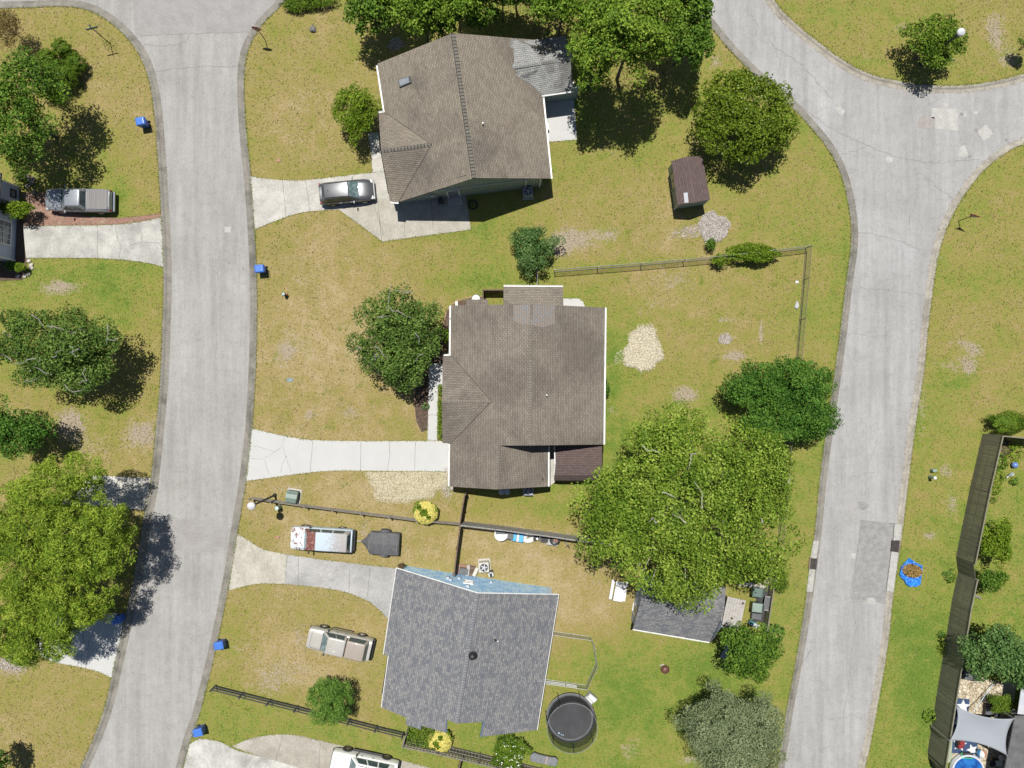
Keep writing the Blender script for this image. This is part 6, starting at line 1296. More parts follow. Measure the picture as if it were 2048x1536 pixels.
board_fence('board_fence', 'dark fence piece turning right at the very bottom behind the patio', [(1858, 1512), (1880, 1560), (1900, 1600)], 2.5, DARKWOOD, bw=.145, gap=.012)
board_fence('board_fence', 'short dark fence return above the mulch bed at the right edge', [(1967, 868), (2010, 872), (2090, 880)], 2.45, DARKWOOD, bw=.145, gap=.012)
board_fence('board_fence', 'narrow dark return where the two tall fence stretches meet', [(1912, 1113), (1916, 1144)], 2.3, DARKWOOD, side=-1, top=False)
board_fence('board_fence', 'grey weathered board fence behind the row of garden clutter', [(925, 1042), (1010, 1052), (1100, 1064), (1205, 1079), (1290, 1091)], 1.85, GREYWOOD, bw=.09, gap=.035, side=1)
board_fence('board_fence', 'brown fence from the middle house garage down to the grey fence', [(932, 983), (927, 1012), (922, 1043)], 1.7, BROWNW, bw=.12, side=-1)
board_fence('board_fence', 'dark fence from the grey fence corner down to the blue house wall', [(923, 1046), (917, 1090), (911, 1141)], 1.7, BROWNW, bw=.12, gap=.03, side=1)
board_fence('board_fence', 'brown grey fence side at the end of the dark rail fence', [(817, 1451), (811, 1473)], 1.7, OLDWOOD, bw=.12, side=-1)
board_fence('board_fence', 'spaced board fence between the two flowering bushes at the bottom', [(811, 1473), (880, 1487), (960, 1506), (1035, 1524), (1130, 1547)], 1.7, OLDWOOD, bw=.16, gap=.09, side=-1)
board_fence('board_fence', 'narrow brown fence leaving the bottom fence at the frame edge', [(925, 1499), (917, 1530), (908, 1570)], 1.5, BROWNW, bw=.12, gap=.02, side=-1)
# chain link fences
m, nt, b = new_mat('chain_link_mesh'); b.inputs['Base Color'].default_value = (.33, .34, .33, 1); b.inputs['Roughness'].default_value = .5; b.inputs['Alpha'].default_value = .30; CL = m
GALV = mat('galvanised_steel', (.36, .37, .36), (.28, .28, .27), rough=.45, metal=.4)
RUSTT = mat('rusty_tube', (.20, .15, .12), (.14, .11, .09), rough=.8)
def chain_fence(label, px, h, sp=3.0, tube=GALV, name='chain_link_fence', mesh=CL):
    pts = PL(px); cx, cy = pts[0]; T = thing(name, label, 'fence', (cx, cy, 0)); off = (cx, cy, 0); mb = MB()
    for a, b in zip(pts[:-1], pts[1:]): mb.poly([(*a, .03), (*b, .03), (*b, h-.02), (*a, h-.02)])
    mb.build('wire_mesh', mesh, T, off, recalc=False); pp = [pts[0]]
    for a, b in zip(pts[:-1], pts[1:]):
        L = math.hypot(b[0]-a[0], b[1]-a[1]); k = max(1, round(L/sp)); pp += [(a[0]+(b[0]-a[0])*i/k, a[1]+(b[1]-a[1])*i/k) for i in range(1, k+1)]
    for x, y in pp: mb = MB(); mb.tube([(x, y, -.05), (x, y, h+.05)], .032, 8); mb.build('post', tube, T, off)
    mb = MB()
    for zz in (h, .05): mb.tube([(*p, zz) for p in pts], .026, 8)
    mb.build('top_rail', tube, T, off); return T
chain_fence('chain link fence between the top and middle back yards', [(1108, 544), (1280, 531), (1450, 516), (1611, 497)], 1.25)
chain_fence('rusty chain link fence down the back yard beside the right road', [(1611, 497), (1606, 560), (1592, 720), (1577, 830), (1568, 940), (1556, 1080)], 1.25, tube=RUSTT)
chain_fence('short chain link piece joining the grey green shrub to the middle house', [(1074, 540), (1074, 575)], 1.25)
GATE = mat('galvanised_panel', (.5, .51, .5), (.4, .4, .4), rough=.5)
T = chain_fence('low wire dog pen attached to the blue grey roofed house', [(1104, 1262), (1180, 1273), (1186, 1286), (1192, 1325), (1172, 1370), (1088, 1358)], .95, sp=1.6, name='dog_pen')
x0, y0 = P(1088, 1358); x1, y1 = P(1152, 1367); mb = MB()
for zz in (.25, .5, .75): mb.box(((x0+x1)/2, (y0+y1)/2, zz+.1), (2.7, .03, .13), math.atan2(y1-y0, x1-x0))
mb.build('gate_panel', WHITE, T, (T.location.x, T.location.y, 0))
# ---------------------------------------------------------------- yard things
def T0(name, label, cat, px, py, z=0, ang=0, group=None):
    x, y = P(px, py, z); return thing(name, label, cat, (x, y, 0), math.radians(ang), group)
def bx(T, name, m, *boxes, bevel=0.0):
    mb = MB()
    for b in boxes: mb.box(b[0], b[1], b[2] if len(b) > 2 else 0)
    return mb.build(name, m, T, bevel=bevel)
def lt(T, name, m, prof, c=(0, 0), n=24, sx=1, sy=1, smooth=False): mb = MB(); mb.lathe(c, prof, n, sx=sx, sy=sy); return mb.build(name, m, T, smooth=smooth)
GREYP = mat('grey_plastic', (.10, .105, .115), (.13, .135, .14), rough=.6); LGREY = mat('light_grey_plastic', (.42, .42, .41), (.36, .36, .35), rough=.6)
# trampoline
T = T0('trampoline', 'round black trampoline with a safety net enclosure beside the blue grey roof', 'trampoline', 1141, 1436, .8)
R = 2.0; MAT_ = mat('trampoline_mat', (.038, .038, .042), (.055, .055, .06), scale=1, rough=.7)
lt(T, 'jumping_mat', MAT_, [(1.68, .76), (1.68, .785), (.02, .77)], n=48)
m, nt, b = new_mat('net_mesh'); b.inputs['Base Color'].default_value = (.02, .02, .022, 1); b.inputs['Alpha'].default_value = .58; b.inputs['Roughness'].default_value = .9; NET = m
mb = MB(); mb.lathe((0, 0), [(1.86, .82), (R-.02, 2.55)], 48, cap=False); mb.build('safety_net', NET, T, recalc=False)
mb = MB(); mb.lathe((0, 0), [(1.70, .79), (1.72, .83), (R-.05, .83), (R, .78), (R, .74), (1.7, .75)], 48, cap=False); mb.build('edge_pad', mat('edge_pad_grey', (.11, .12, .125), (.09, .09, .095), rough=.6), T)
for i in range(7):
    a = 2*math.pi*i/7+.3; c, s = math.cos(a), math.sin(a); mb = MB(); mb.tube([(c*(R+.02), s*(R+.02), 0), (c*(R+.04), s*(R+.04), .8), (c*(R+.02), s*(R+.02), 2.6)], .03, 8); mb.build('pole', DARKMET, T)
mb = MB(); mb.tube([(R*math.cos(2*math.pi*i/40), R*math.sin(2*math.pi*i/40), 2.58) for i in range(41)], .022, 6); mb.tube([(R*math.cos(2*math.pi*i/40), R*math.sin(2*math.pi*i/40), .76) for i in range(41)], .035, 6); mb.build('ring_frame', GALV, T)
rg = random.Random(3)
lt(T, 'mat_mark', mat('pale_blue_mark', (.4, .55, .7)), [(.07, .786), (.07, .792)], c=(-.95, -1.25), n=8)
for q in ((-.75, -1.36), (-.6, -1.42)): lt(T, 'mat_mark', MATS['pale_blue_mark'], [(.045, .786), (.045, .792)], c=q, n=8)
T = T0('step_stool', 'white plastic steps leaning at the trampoline edge', 'steps', 1181, 1398, .4, -40)
bx(T, 'step', LGREY, ((0, -.18, .18), (.8, .4, .36)), ((0, .2, .3), (.8, .4, .6)), bevel=.02); bx(T, 'top_panel', SIGNW, ((0, .2, .62), (.66, .3, .03)), ((0, -.2, .37), (.6, .2, .02)))
# picnic table
T = T0('picnic_table', 'white picnic table with side benches left of the grey shed', 'picnic table', 1238, 1183, .7, 80)
bx(T, 'tabletop', WHITE, ((0, 0, .74), (1.62, .74, .05)), bevel=.01)
for s in (-1, 1): bx(T, 'bench', WHITE, ((0, s*.56, .45), (1.62, .25, .045)), bevel=.01)
for s in (-1, 1): bx(T, 'leg', GALV, ((s*.6, 0, .36), (.05, 1.25, .05)), ((s*.6, -.3, .2), (.05, .05, .5)), ((s*.6, .3, .2), (.05, .05, .5)), ((s*.6, 0, .6), (.05, .05, .3)))
# fire pit
T = T0('fire_pit', 'small rusty round fire pit alone on the back lawn', 'fire pit', 1330, 1338, .2)
RU = mat('rusty_bowl', (.16, .07, .045), (.10, .045, .035), rough=.8, metal=.3)
mb = MB(); mb.lathe((0, 0), [(.22, .05), (.33, .22), (.36, .33), (.33, .33), (.29, .22), (.1, .12)], 24, cap=True); mb.build('bowl', RU, T)
bx(T, 'ashes', mat('ash_and_log', (.45, .30, .22), (.2, .12, .09), scale=12), ((0, 0, .2), (.22, .1, .08), .5), ((.05, .06, .2), (.2, .08, .08), -.6)); lt(T, 'stand', DARKMET, [(.18, 0), (.16, .06)])
bx(T, 'side_stone', DW_C1, ((-.22, .30, .06), (.36, .08, .12), .2))
# big wooden board table beside the enclosure
T = T0('work_table', 'large whitewashed wooden table with small pots right of the grey shed', 'table', 1467, 1228, .8, -12)
PALEW = mat('whitewashed_boards', (.46, .44, .41), (.34, .32, .30), scale=2, rough=.9, stretch=(1, 5, 1), fine=8)
mb = MB()
for i in range(7): mb.box((-.66+i*.22, 0, .78), (.21, 2.6, .04))
mb.build('tabletop', PALEW, T)
for s, t in ((-1, -1), (1, -1), (-1, 1), (1, 1)): bx(T, 'leg', OLDWOOD, ((s*.66, t*1.15, .38), (.09, .09, .76)))
for lab, u, v_, r, mm_ in (('square brown pot on the corner of the whitewashed table', -.45, -1.1, .11, RU), ('dark round pot on the middle of the whitewashed table', -.1, -.35, .09, RU), ('small tan pot at the top end of the whitewashed table', .55, 1.05, .1, OLDWOOD), ('mossy pot at the right edge of the whitewashed table', .6, -.5, .1, OLDWOOD)):
    ca, sa = math.cos(math.radians(-12)), math.sin(math.radians(-12)); x = T.location.x+u*ca-v_*sa; y = T.location.y+u*sa+v_*ca
    Q = thing('plant_pot', lab, 'pot', (x, y, .8)); lt(Q, 'pot', mm_, [(r*.8, 0), (r, .14), (r*.85, .14), (r*.75, .1)], n=14); lt(Q, 'soil', MULCH, [(r*.8, .09), (r*.8, .105)], n=12)
T = T0('garden_bench', 'narrow grey bench between the grey shed and whitewashed table', 'bench', 1447, 1232, .4, -12)
bx(T, 'seat', LGREY, ((0, 0, .42), (.3, 1.3, .05))); 
for t in (-.5, .5): bx(T, 'leg', DARKMET, ((0, t, .2), (.26, .06, .4)))
# enclosure: slatted fence on the right, log border at the top
board_fence('slatted_screen', 'leaning dark slatted screen on the road side of the bin enclosure', [(1538, 1168), (1524, 1257)], 1.15, DARKWOOD, bw=.13, gap=.06, side=-1)
T = T0('lattice_panel', 'white framed dark panel leaning inside the slatted screen', 'panel', 1534, 1206, .6, -10)
bx(T, 'frame', LGREY, ((-.2, 0, .6), (.05, 1.15, .05)), ((.2, 0, .9), (.05, 1.15, .05)), ((0, .56, .75), (.4, .05, .05)), ((0, -.56, .75), (.4, .05, .05))); bx(T, 'screen', GREYP, ((0, 0, .72), (.4, 1.08, .02)))
T = T0('enclosure_floor_mat', 'black rubber mat under the bins in the enclosure', 'mat', 1521, 1206, 0, -8); bx(T, 'sheet', BLKPL, ((0, 0, .02), (.9, 3.2, .03)))
for i, (px, py, r, lab) in enumerate(((1481, 1169, .22, 'leftmost white rock in the border above the green bins'), (1490, 1169, .3, 'second white rock in the border above the green bins'), (1502, 1170, .32, 'third rock, tan and white, in the border above the green bins'), (1512, 1171, .22, 'small brown rock in the border above the green bins'), (1525, 1171, .38, 'largest white rock at the right end of the border above the green bins'))):
    x, y = P(px, py, .15); Q = thing('border_rock', lab, 'rock', (x, y, 0), group='rocks above the bin enclosure'); mb = MB(); mb.lathe((0, 0), [(r*.8, 0), (r, r*.35), (r*.8, r*.7), (r*.3, r*.9)], 9, sy=.75)
    mb.v = [(a*rg.uniform(.85, 1.15), b*rg.uniform(.85, 1.15), c) for a, b, c in mb.v]; mb.build('stone', mat('pale_stone', (.60, .57, .52), (.40, .36, .31), scale=6, rough=.9), Q, bevel=.03)
T = T0('enclosure_box', 'grey lidded box at the foot of the bin enclosure', 'box', 1513, 1233, .5, -8); bx(T, 'box_body', GREYP, ((0, 0, .25), (.75, .42, .5)), bevel=.02); bx(T, 'lid', GREYP, ((0, 0, .52), (.8, .46, .04)))
T = T0('teal_crate', 'teal crate between the grey box and the green tree', 'crate', 1506, 1247, .4, -20); bx(T, 'crate_body', mat('teal_plastic', (.05, .16, .17), rough=.5), ((0, 0, .2), (.6, .35, .4)), bevel=.02); bx(T, 'lid', GREYTRIM, ((.3, -.1, .42), (.5, .35, .04)))
T = T0('grey_tarp', 'grey tarp and rocks strip on the lawn left of the green tree', 'tarp', 1457, 1290, 0, 68)
mb = MB(); rr = random.Random(4); n1, n2 = 14, 5
for i in range(n1):
    for j in range(n2): mb.v.append((-1.2+i*2.4/(n1-1), -.28+j*.56/(n2-1)+rr.uniform(-.05, .05), .05+rr.uniform(0, .14)))
for i in range(n1-1):
    for j in range(n2-1): mb.f.append([i*n2+j, (i+1)*n2+j, (i+1)*n2+j+1, i*n2+j+1])
o = mb.build('sheet', mat('slate_tarp', (.20, .23, .28), (.30, .33, .38), scale=4, rough=.5), T); so = o.modifiers.new('s', 'SOLIDIFY'); so.thickness = .02
# tarp with leaves
T = T0('blue_tarp', 'crumpled blue tarp spread beside the right road kerb', 'tarp', 1820, 1144)
TB = mat('blue_tarp_plastic', (.02, .16, .62), (.05, .28, .75), scale=3, rough=.35)
ol = [(1817, 1115), (1826, 1121), (1833, 1126), (1843, 1131), (1842, 1146), (1840, 1160), (1838, 1170), (1825, 1173), (1814, 1171), (1806, 1160), (1798, 1150), (1799, 1142), (1801, 1132), (1808, 1125)]
c0 = Vector((T.location.x, T.location.y)); mb = MB(); K = 12; N = len(ol)*4; W = smooth_line(PL(ol+[ol[0]]), 4)[:-1]; rr = random.Random(8)
for k in range(K+1):
    for i, (x, y) in enumerate(W):
        t = k/K; z = .03+.10*(1+math.sin(i*1.7+3*math.sin(k*1.3)))*.5*(t > .25)+rr.uniform(0, .07)*(t > .2)+(.12 if k in (K-1, K-2) else 0); mb.v.append(((x-c0.x)*t, (y-c0.y)*t, z))
for k in range(K):
    for i in range(N): j = (i+1) % N; mb.f.append([k*N+i, k*N+j, (k+1)*N+j, (k+1)*N+i])
o = mb.build('tarp_sheet', TB, T); so = o.modifiers.new('s', 'SOLIDIFY'); so.thickness = .015
LP_ = leaf_mat('dry_leaf_mix', (.10, .08, .02), (.36, .22, .07), (.62, .46, .20), .1, .9)
def heap(rg, n):
    a = rg.uniform(0, 6.28, n); q = np.sqrt(rg.uniform(0, 1, n)); return (1821-1024+q*np.cos(a)*20)/24, (768-1140-q*np.sin(a)*13-3*np.cos(a))/24
rgn = np.random.default_rng(6); n = 2600; X, Y = heap(rgn, n); c = P(1821, 1140); q = np.sqrt(((X-c[0])/.85)**2+((Y-c[1])/.6)**2)
H = thing('leaf_heap', 'heap of dry brown leaves and clippings on the blue tarp', 'leaf heap', (c[0], c[1], 0))
leaves_mesh('leaves', np.stack([X, Y, .15+.38*np.clip(1-q, 0, 1)+rgn.uniform(0, .1, n)], 1), rgn.normal(size=(n, 3))*.7+np.array([0, 0, .8]), .16, .35, rgn.uniform(0, 1, n), LP_, H, (c[0], c[1], 0), rgn)
mb = MB(); 
for k in range(9): a = rr.uniform(0, 3); mb.tube([(-.4+k*.08, rr.uniform(-.2, .2), .3), (-.9+k*.15, rr.uniform(-.3, .3), .4)], [.02, .008], 5)
mb.build('twigs', BARK, H)
# air conditioners
ACW = mat('ac_beige', (.55, .53, .47), (.48, .46, .41), rough=.5)
def ac(label, px, py, ang, m_, s=.8, h=.75, pad=True):
    T = T0('air_conditioner', label, 'air conditioner', px, py, h, ang, 'outdoor air conditioner units')
    bx(T, 'cabinet', m_, ((0, 0, h/2+.06), (s, s, h)), bevel=.05); lt(T, 'fan_guard', DARKMET, [(s*.40, h+.03), (s*.40, h+.075)], n=24); 
    mb = MB()
    for i in range(5): a = 2*math.pi*i/5; mb.box((math.cos(a)*s*.19, math.sin(a)*s*.19, h+.085), (s*.30, s*.12, .01), a+.25)
    mb.build('fan_blades', GREYTRIM, T); lt(T, 'hub', m_, [(s*.08, h+.08), (s*.08, h+.11)], n=12)
    if pad: bx(T, 'pad', DW_A, ((0, 0, .0), (s*1.25, s*1.35, .12)))
    return T
T = ac('beige air conditioner with its fan showing, north of the blue wall', 968, 1135, 4, ACW, .82, .8); bx(T, 'pipe_cover', ACW, ((-.75, -.42, .35), (.28, .75, .1), -.5))
ac('grey air conditioner in the shade of the top house', 1056, 383, 5, mat('ac_grey', (.30, .32, .35), rough=.5), .72, .75)
ac('grey air conditioner in the shade below the middle house garage', 1057, 982, 0, MATS['ac_grey'], .75, .6)
T = T0('garden_cart', 'small white pump unit beside the beige air conditioner', 'pump', 982, 1150, .4, 10); lt(T, 'tank', WHITE, [(.22, .05), (.24, .3), (.2, .45)]); bx(T, 'motor', DARKMET, ((0, 0, .5), (.22, .3, .12)), ((.1, .3, .3), (.25, .1, .3)))
T = T0('paved_corner', 'reddish paver corner with a grey crate next to the dark fence', 'crate', 930, 1141, .1, -8); bx(T, 'pavers', BRK, ((-.1, .0, .03), (1.5, .95, .06))); bx(T, 'crate', GREYP, ((-.1, -.02, .22), (.75, .5, .36)), bevel=.02); bx(T, 'shelf', LGREY, ((.25, .1, .2), (.22, .9, .28)))
T = T0('plant_box', 'brown box of dried plants between the crate and air conditioner', 'planter', 944, 1142, .2, -8); bx(T, 'box_body', BROWNW, ((0, 0, .15), (.5, .75, .3))); lt(T, 'dry_soil', MULCH, [(.2, .3), (.1, .36)])
T = T0('hanging_planter', 'rusty brown planter bush at the top left corner of the blue grey roof', 'planter', 802, 1132, 1.2); 
rgn2 = np.random.default_rng(2); d = rgn2.normal(size=(260, 3)); d /= np.linalg.norm(d, axis=1, keepdims=True); c = (T.location.x, T.location.y)
leaves_mesh('foliage', d*.24+np.array([c[0], c[1], 1.3]), d, .1, .6, rgn2.uniform(0, 1, 260), L_RED, T, (c[0], c[1], 0), rgn2); lt(T, 'pot', RU, [(.14, 1.0), (.2, 1.25)]); mb = MB(); mb.tube([(0, 0, 0), (0, 0, 1.1)], .03); mb.build('stand', DARKMET, T)
# clutter along the grey fence
T = T0('round_table', 'white rimmed round table half covered by a dark cloth, left end of the fence clutter', 'table', 1002, 1069, .7)
lt(T, 'tabletop', WHITE, [(.52, .66), (.55, .70), (.55, .72)], n=32); lt(T, 'leg', WHITE, [(.2, 0), (.06, .1), (.06, .66)]); bx(T, 'cloth', GREYP, ((.06, .28, .735), (1.0, .5, .02)))
for i, (px, py, lab, m_, sz, h) in enumerate(((1020, 1071, 'dark grey box second from the left in the fence clutter', GREYP, (.5, .62), .6),)):
    T = T0('storage_box', lab, 'box', px, py, h, -7); bx(T, 'box_body', m_, ((0, 0, h/2), (sz[0], sz[1], h)), bevel=.03); bx(T, 'lid', m_, ((0, 0, h+.02), (sz[0]+.05, sz[1]+.05, .05)), bevel=.02)
FB = mat('pool_float_blue', (.10, .40, .72), (.12, .46, .78), rough=.35); FW = mat('pool_float_white', (.72, .72, .70), rough=.4)
T = T0('pool_float', 'blue and white striped pool float leaning on the grey fence', 'pool float', 1039, 1073, .4, -7)
for k_, (u, w2, mm_) in enumerate(((-.45, .42, FB), (-.12, .22, FW), (.16, .36, FB))): bx(T, 'panel', mm_, ((u, -.02*k_, .40+.004*k_), (w2, .86, .12)), bevel=.05)
T = T0('paddling_pool', 'white toy pool with pink toys beside the striped float', 'toy pool', 1056, 1074, .3, -7); lt(T, 'rim', FW, [(.55, .1), (.60, .2), (.58, .30), (.52, .30), (.50, .15), (.1, .12)], n=28, sy=.85); lt(T, 'pink_toy', mat('pink_toy', (.75, .18, .45)), [(.05, .3), (.14, .38), (.05, .5)], c=(-.45, .25), n=12); bx(T, 'toy', mat('olive_toy', (.3, .28, .2)), ((.1, 0, .25), (.5, .12, .1), .5))
T = T0('folded_chair', 'black folding chair with a white arm in the fence clutter', 'chair', 1073, 1073, .5, -5); bx(T, 'seat', BLKPL, ((0, -.12, .42), (.5, .45, .05))); bx(T, 'backrest', BLKPL, ((0, .2, .66), (.5, .05, .5))); mb = MB(); mb.tube([(.27, -.3, 0), (.27, -.1, .62), (.27, .2, .66)], .02); mb.tube([(-.27, -.3, 0), (-.27, -.1, .62), (-.27, .2, .66)], .02); mb.build('frame', WHITE, T); bx(T, 'cushion', SIGNW, ((.08, -.2, .46), (.16, .2, .05), .6))
T = T0('black_tub', 'black square tub in the middle right of the fence clutter', 'tub', 1089, 1078, .5, -8); bx(T, 'tub_body', BLKPL, ((0, 0, .22), (.58, .5, .44)), bevel=.05); bx(T, 'rim', GREYP, ((0, .26, .45), (.64, .06, .05)), ((0, -.26, .45), (.64, .06, .05)), ((.3, 0, .45), (.06, .5, .05)), ((-.3, 0, .45), (.06, .5, .05)))
T = T0('covered_grill', 'black grill with brown trays on a pale base by the fence clutter', 'grill', 1108, 1080, .6, -7); bx(T, 'base_board', LGREY, ((-.1, -.2, .2), (.95, .6, .4))); lt(T, 'grill_bowl', BLKPL, [(.2, .4), (.42, .6), (.45, .78), (.3, .85)], c=(.05, .08)); bx(T, 'tray', mat('terracotta', (.42, .19, .12)), ((.02, .1, .88), (.12, .3, .04)), ((.2, .02, .88), (.1, .25, .04))); bx(T, 'handle', LGREY, ((-.05, -.18, .87), (.04, .2, .03)), ((.08, -.18, .87), (.04, .2, .03)))
T = T0('bicycle', 'pale framed small bicycle parked at the right end of the fence clutter', 'bicycle', 1131, 1083, .4, -60)
mb = MB(); mb.tube([(-.4, 0, .3), (-.1, 0, .55), (.3, 0, .58), (.42, 0, .3)], .022); mb.tube([(-.1, 0, .55), (0, 0, .3), (.3, 0, .58)], .018); mb.build('frame', LGREY, T)
for s in (-.42, .44): mb = MB(); M = Matrix.Translation((s, 0, .27)) @ Matrix.Rotation(math.pi/2, 4, 'X'); mb.tube([(.25*math.cos(2*math.pi*i/16), .25*math.sin(2*math.pi*i/16), 0) for i in range(17)], .022, 6); mb.v = [tuple(M @ Vector(v)) for v in mb.v]; mb.build('wheel', RUBBER, T)
mb = MB(); mb.tube([(.3, -.22, .75), (.3, 0, .7), (.3, .22, .75)], .015); mb.tube([(.3, 0, .55), (.3, 0, .7)], .015); mb.build('handlebar', BLKPL, T); bx(T, 'saddle', BLKPL, ((-.12, 0, .64), (.2, .1, .05)))
# middle house north side pen and round tank
board_fence('wood_pen', 'dark wooden pen against the north wall of the middle house', [(967, 601), (967, 584), (1008, 584)], 1.35, BROWNW, bw=.13, side=1)
T = T0('round_tank', 'white round tank cover beside the wooden pen of the middle house', 'tank', 952, 598, 1.0); lt(T, 'tank_body', WHITE, [(.38, 0), (.38, .9)], n=28); lt(T, 'tank_top', WHITE, [(.40, .9), (.3, 1.0), (.05, 1.04)], n=28, smooth=True)
T = T0('downspout_elbow', 'white splash block at the northwest corner of the middle house', 'splash block', 913, 608, .1); bx(T, 'block', WHITE, ((0, 0, .05), (.2, .45, .1))); bx(T, 'lip', WHITE, ((0, .22, .11), (.2, .04, .06)))
for px in (1003, 1014):
    T = T0('barrel', 'left grey lidded barrel in the shade below the middle house garage' if px == 1003 else 'right grey lidded barrel in the shade, beside the air conditioner', 'barrel', px, 984, .7, group='barrels below the garage'); lt(T, 'drum', GREYTRIM, [(.22, 0), (.24, .65)], n=22); lt(T, 'lid', GREYTRIM, [(.25, .65), (.22, .69)], n=22)
# brown deck / pergola behind the middle house
T = T0('garden_shed', 'low dark brown roofed lean-to between the middle house and sycamore', 'shed', 1140, 930, 0)
off = tuple(T.location); DK = siding('brown_roof_boards', (.125, .082, .070), 'xy', .5)
r_ = [P3(1111, 928, 2.5), P3(1204, 928, 2.5)]
roof_mesh('roof', [[P3(1110, 890, 2.2), P3(1204, 890, 2.2), r_[1], r_[0]], [r_[0], r_[1], P3(1204, 950, 2.25), P3(1109, 950, 2.25)], [P3(1109, 950, 2.25), P3(1204, 950, 2.25), P3(1204, 961, 1.6), P3(1108, 961, 1.6)]], BROWN_ROOF, T, off, .08)
a_, b_ = P(1113, 899), P(1200, 957); walls('wall', [(a_[0], b_[1], 1.55), (b_[0], b_[1], 1.55), (b_[0], a_[1], 2.0), (a_[0], a_[1], 2.0)], BROWNW, T, off)
mb = MB(); mb.tube([P3(1109, 890, 2.22), P3(1110, 928, 2.52), P3(1108, 950, 2.27)], .05, 6); mb.build('rake_trim', WHITE, T, off)
# coiled hose on the lawn beside top patio, sprinkler, rock, small bits
T = T0('coiled_hose', 'dark coiled hose lying in the shade of the top house', 'hose', 946, 410, 0); mb = MB(); mb.tube([((.25+.004*i)*math.cos(i*.45), (.25+.004*i)*math.sin(i*.45), .03+.002*i) for i in range(50)], .022, 5); mb.build('hose', BLKPL, T); lt(T, 'reel_hub', DARKMET, [(.06, 0), (.06, .12)])
T = T0('step_cart', 'black grill cart in shade against the top house wall', 'grill', 881, 400, .8, 7); bx(T, 'firebox', BLKPL, ((0, 0, .78), (.42, .34, .22)), bevel=.04); bx(T, 'cart', DARKMET, ((0, 0, .35), (.4, .3, .5)))
T = T0('lawn_boulder', 'dark mottled rock with a dry ring on the upper front lawn', 'rock', 626, 58, .1); mb = MB(); mb.lathe((0, 0), [(.26, 0), (.3, .12), (.2, .25), (.05, .3)], 9); mb.v = [(a*rg.uniform(.7, 1.2), b*rg.uniform(.7, 1.1), c) for a, b, c in mb.v]; mb.build('stone', mat('dark_stone', (.10, .10, .10), (.22, .21, .2), scale=9), T); mb = MB(); mb.tube([(-.1, .2, .1), (0, .5, .05)], [.02, .01]); mb.build('twig', BARK, T)
T = T0('sprinkler_box', 'small blue green valve cover on the middle front lawn', 'valve cover', 580, 760, 0, 10); lt(T, 'lid', mat('valve_blue_green', (.12, .22, .22), (.2, .3, .3), rough=.5), [(.2, 0), (.2, .04)], sx=1.3, sy=.7); lt(T, 'rim', GREYP, [(.23, 0), (.23, .02)], sx=1.3, sy=.7)
T = T0('red_valve_cover', 'small reddish valve cover on the upper front lawn', 'valve cover', 557, 321, 0, 10); lt(T, 'lid', mat('valve_red', (.42, .18, .12), (.35, .22, .15), rough=.7), [(.16, 0), (.16, .03)], sx=1.3, sy=.6); lt(T, 'rim', RUSTT, [(.19, 0), (.19, .015)], sx=1.3, sy=.6)
T = T0('red_valve_cover', 'dusty red valve cover on the grass above the yellowed drive', 'valve cover', 555, 1075, 0, 10); lt(T, 'lid', MATS['valve_red'], [(.14, 0), (.14, .03)], sx=1.2, sy=.7); lt(T, 'rim', RUSTT, [(.17, 0), (.17, .015)], sx=1.2, sy=.7)
for px, py, lab in ((58, 522, 'top white rock beside the lower left edge of the old driveway'), (63, 530, 'tan rock second from top at the driveway corner'), (63, 536, 'white rock third from top at the driveway corner'), (57, 549, 'lower tan rock near the shaded house corner'), (50, 552, 'white rock at the corner of the house shadow'), (36, 553, 'pale rock in shade below the house corner')):
    Q = T0('edging_rock', lab, 'rock', px, py, .05, rg.uniform(0, 90), 'rocks by the left house corner'); mb = MB(); mb.lathe((0, 0), [(.16, 0), (.2, .08), (.12, .16)], 8, sy=.8); mb.v = [(a*rg.uniform(.85, 1.2), b*rg.uniform(.85, 1.2), c) for a, b, c in mb.v]; mb.build('stone', MATS['pale_stone'], Q, bevel=.02)
mat('old_stone', (.20, .17, .14), (.30, .26, .21), scale=6, rough=.95)
T = T0('stone_ornament', 'pale stone ornament pile in tree shade above the silver pickup', 'ornament', 58, 368, .4); 
for k in range(7): lt(T, 'stone', MATS['old_stone'], [(.16, 0), (.22, .12), (.12, .3)], c=(rg.uniform(-.35, .3), rg.uniform(-.8, .7)), n=9)
T = T0('patio_grill', 'white chair at the wall end of the top patio', 'chair', 1092, 252, .6, 5); bx(T, 'seat', WHITE, ((0, 0, .42), (.5, .55, .05)), bevel=.02); bx(T, 'backrest', WHITE, ((-.25, 0, .7), (.05, .55, .55)), bevel=.02)
for s, t in ((-1, -1), (1, -1), (-1, 1), (1, 1)): bx(T, 'leg', WHITE, ((s*.2, t*.22, .2), (.04, .04, .4)))
T = T0('foam_cooler', 'long grey padded lounger cushion beside the glossy round shrub', 'lounger', 1088, 1518, .4, -12)
mb = MB(); mb.prism([(-1.15, -.2), (-1.0, -.38), (1.0, -.38), (1.15, -.15), (1.15, .2), (.9, .36), (.5, .3), (-.5, .32), (-.9, .4), (-1.15, .2)], .3, .55); mb.build('cushion', mat('grey_quilt', (.20, .21, .22), (.15, .155, .165), scale=3, rough=.8), T, bevel=.06)
bx(T, 'strap', mat('tan_strap', (.45, .32, .25)), ((.2, 0, .555), (.08, .7, .02))); bx(T, 'stand', DARKMET, ((0, 0, .15), (1.8, .4, .3)))
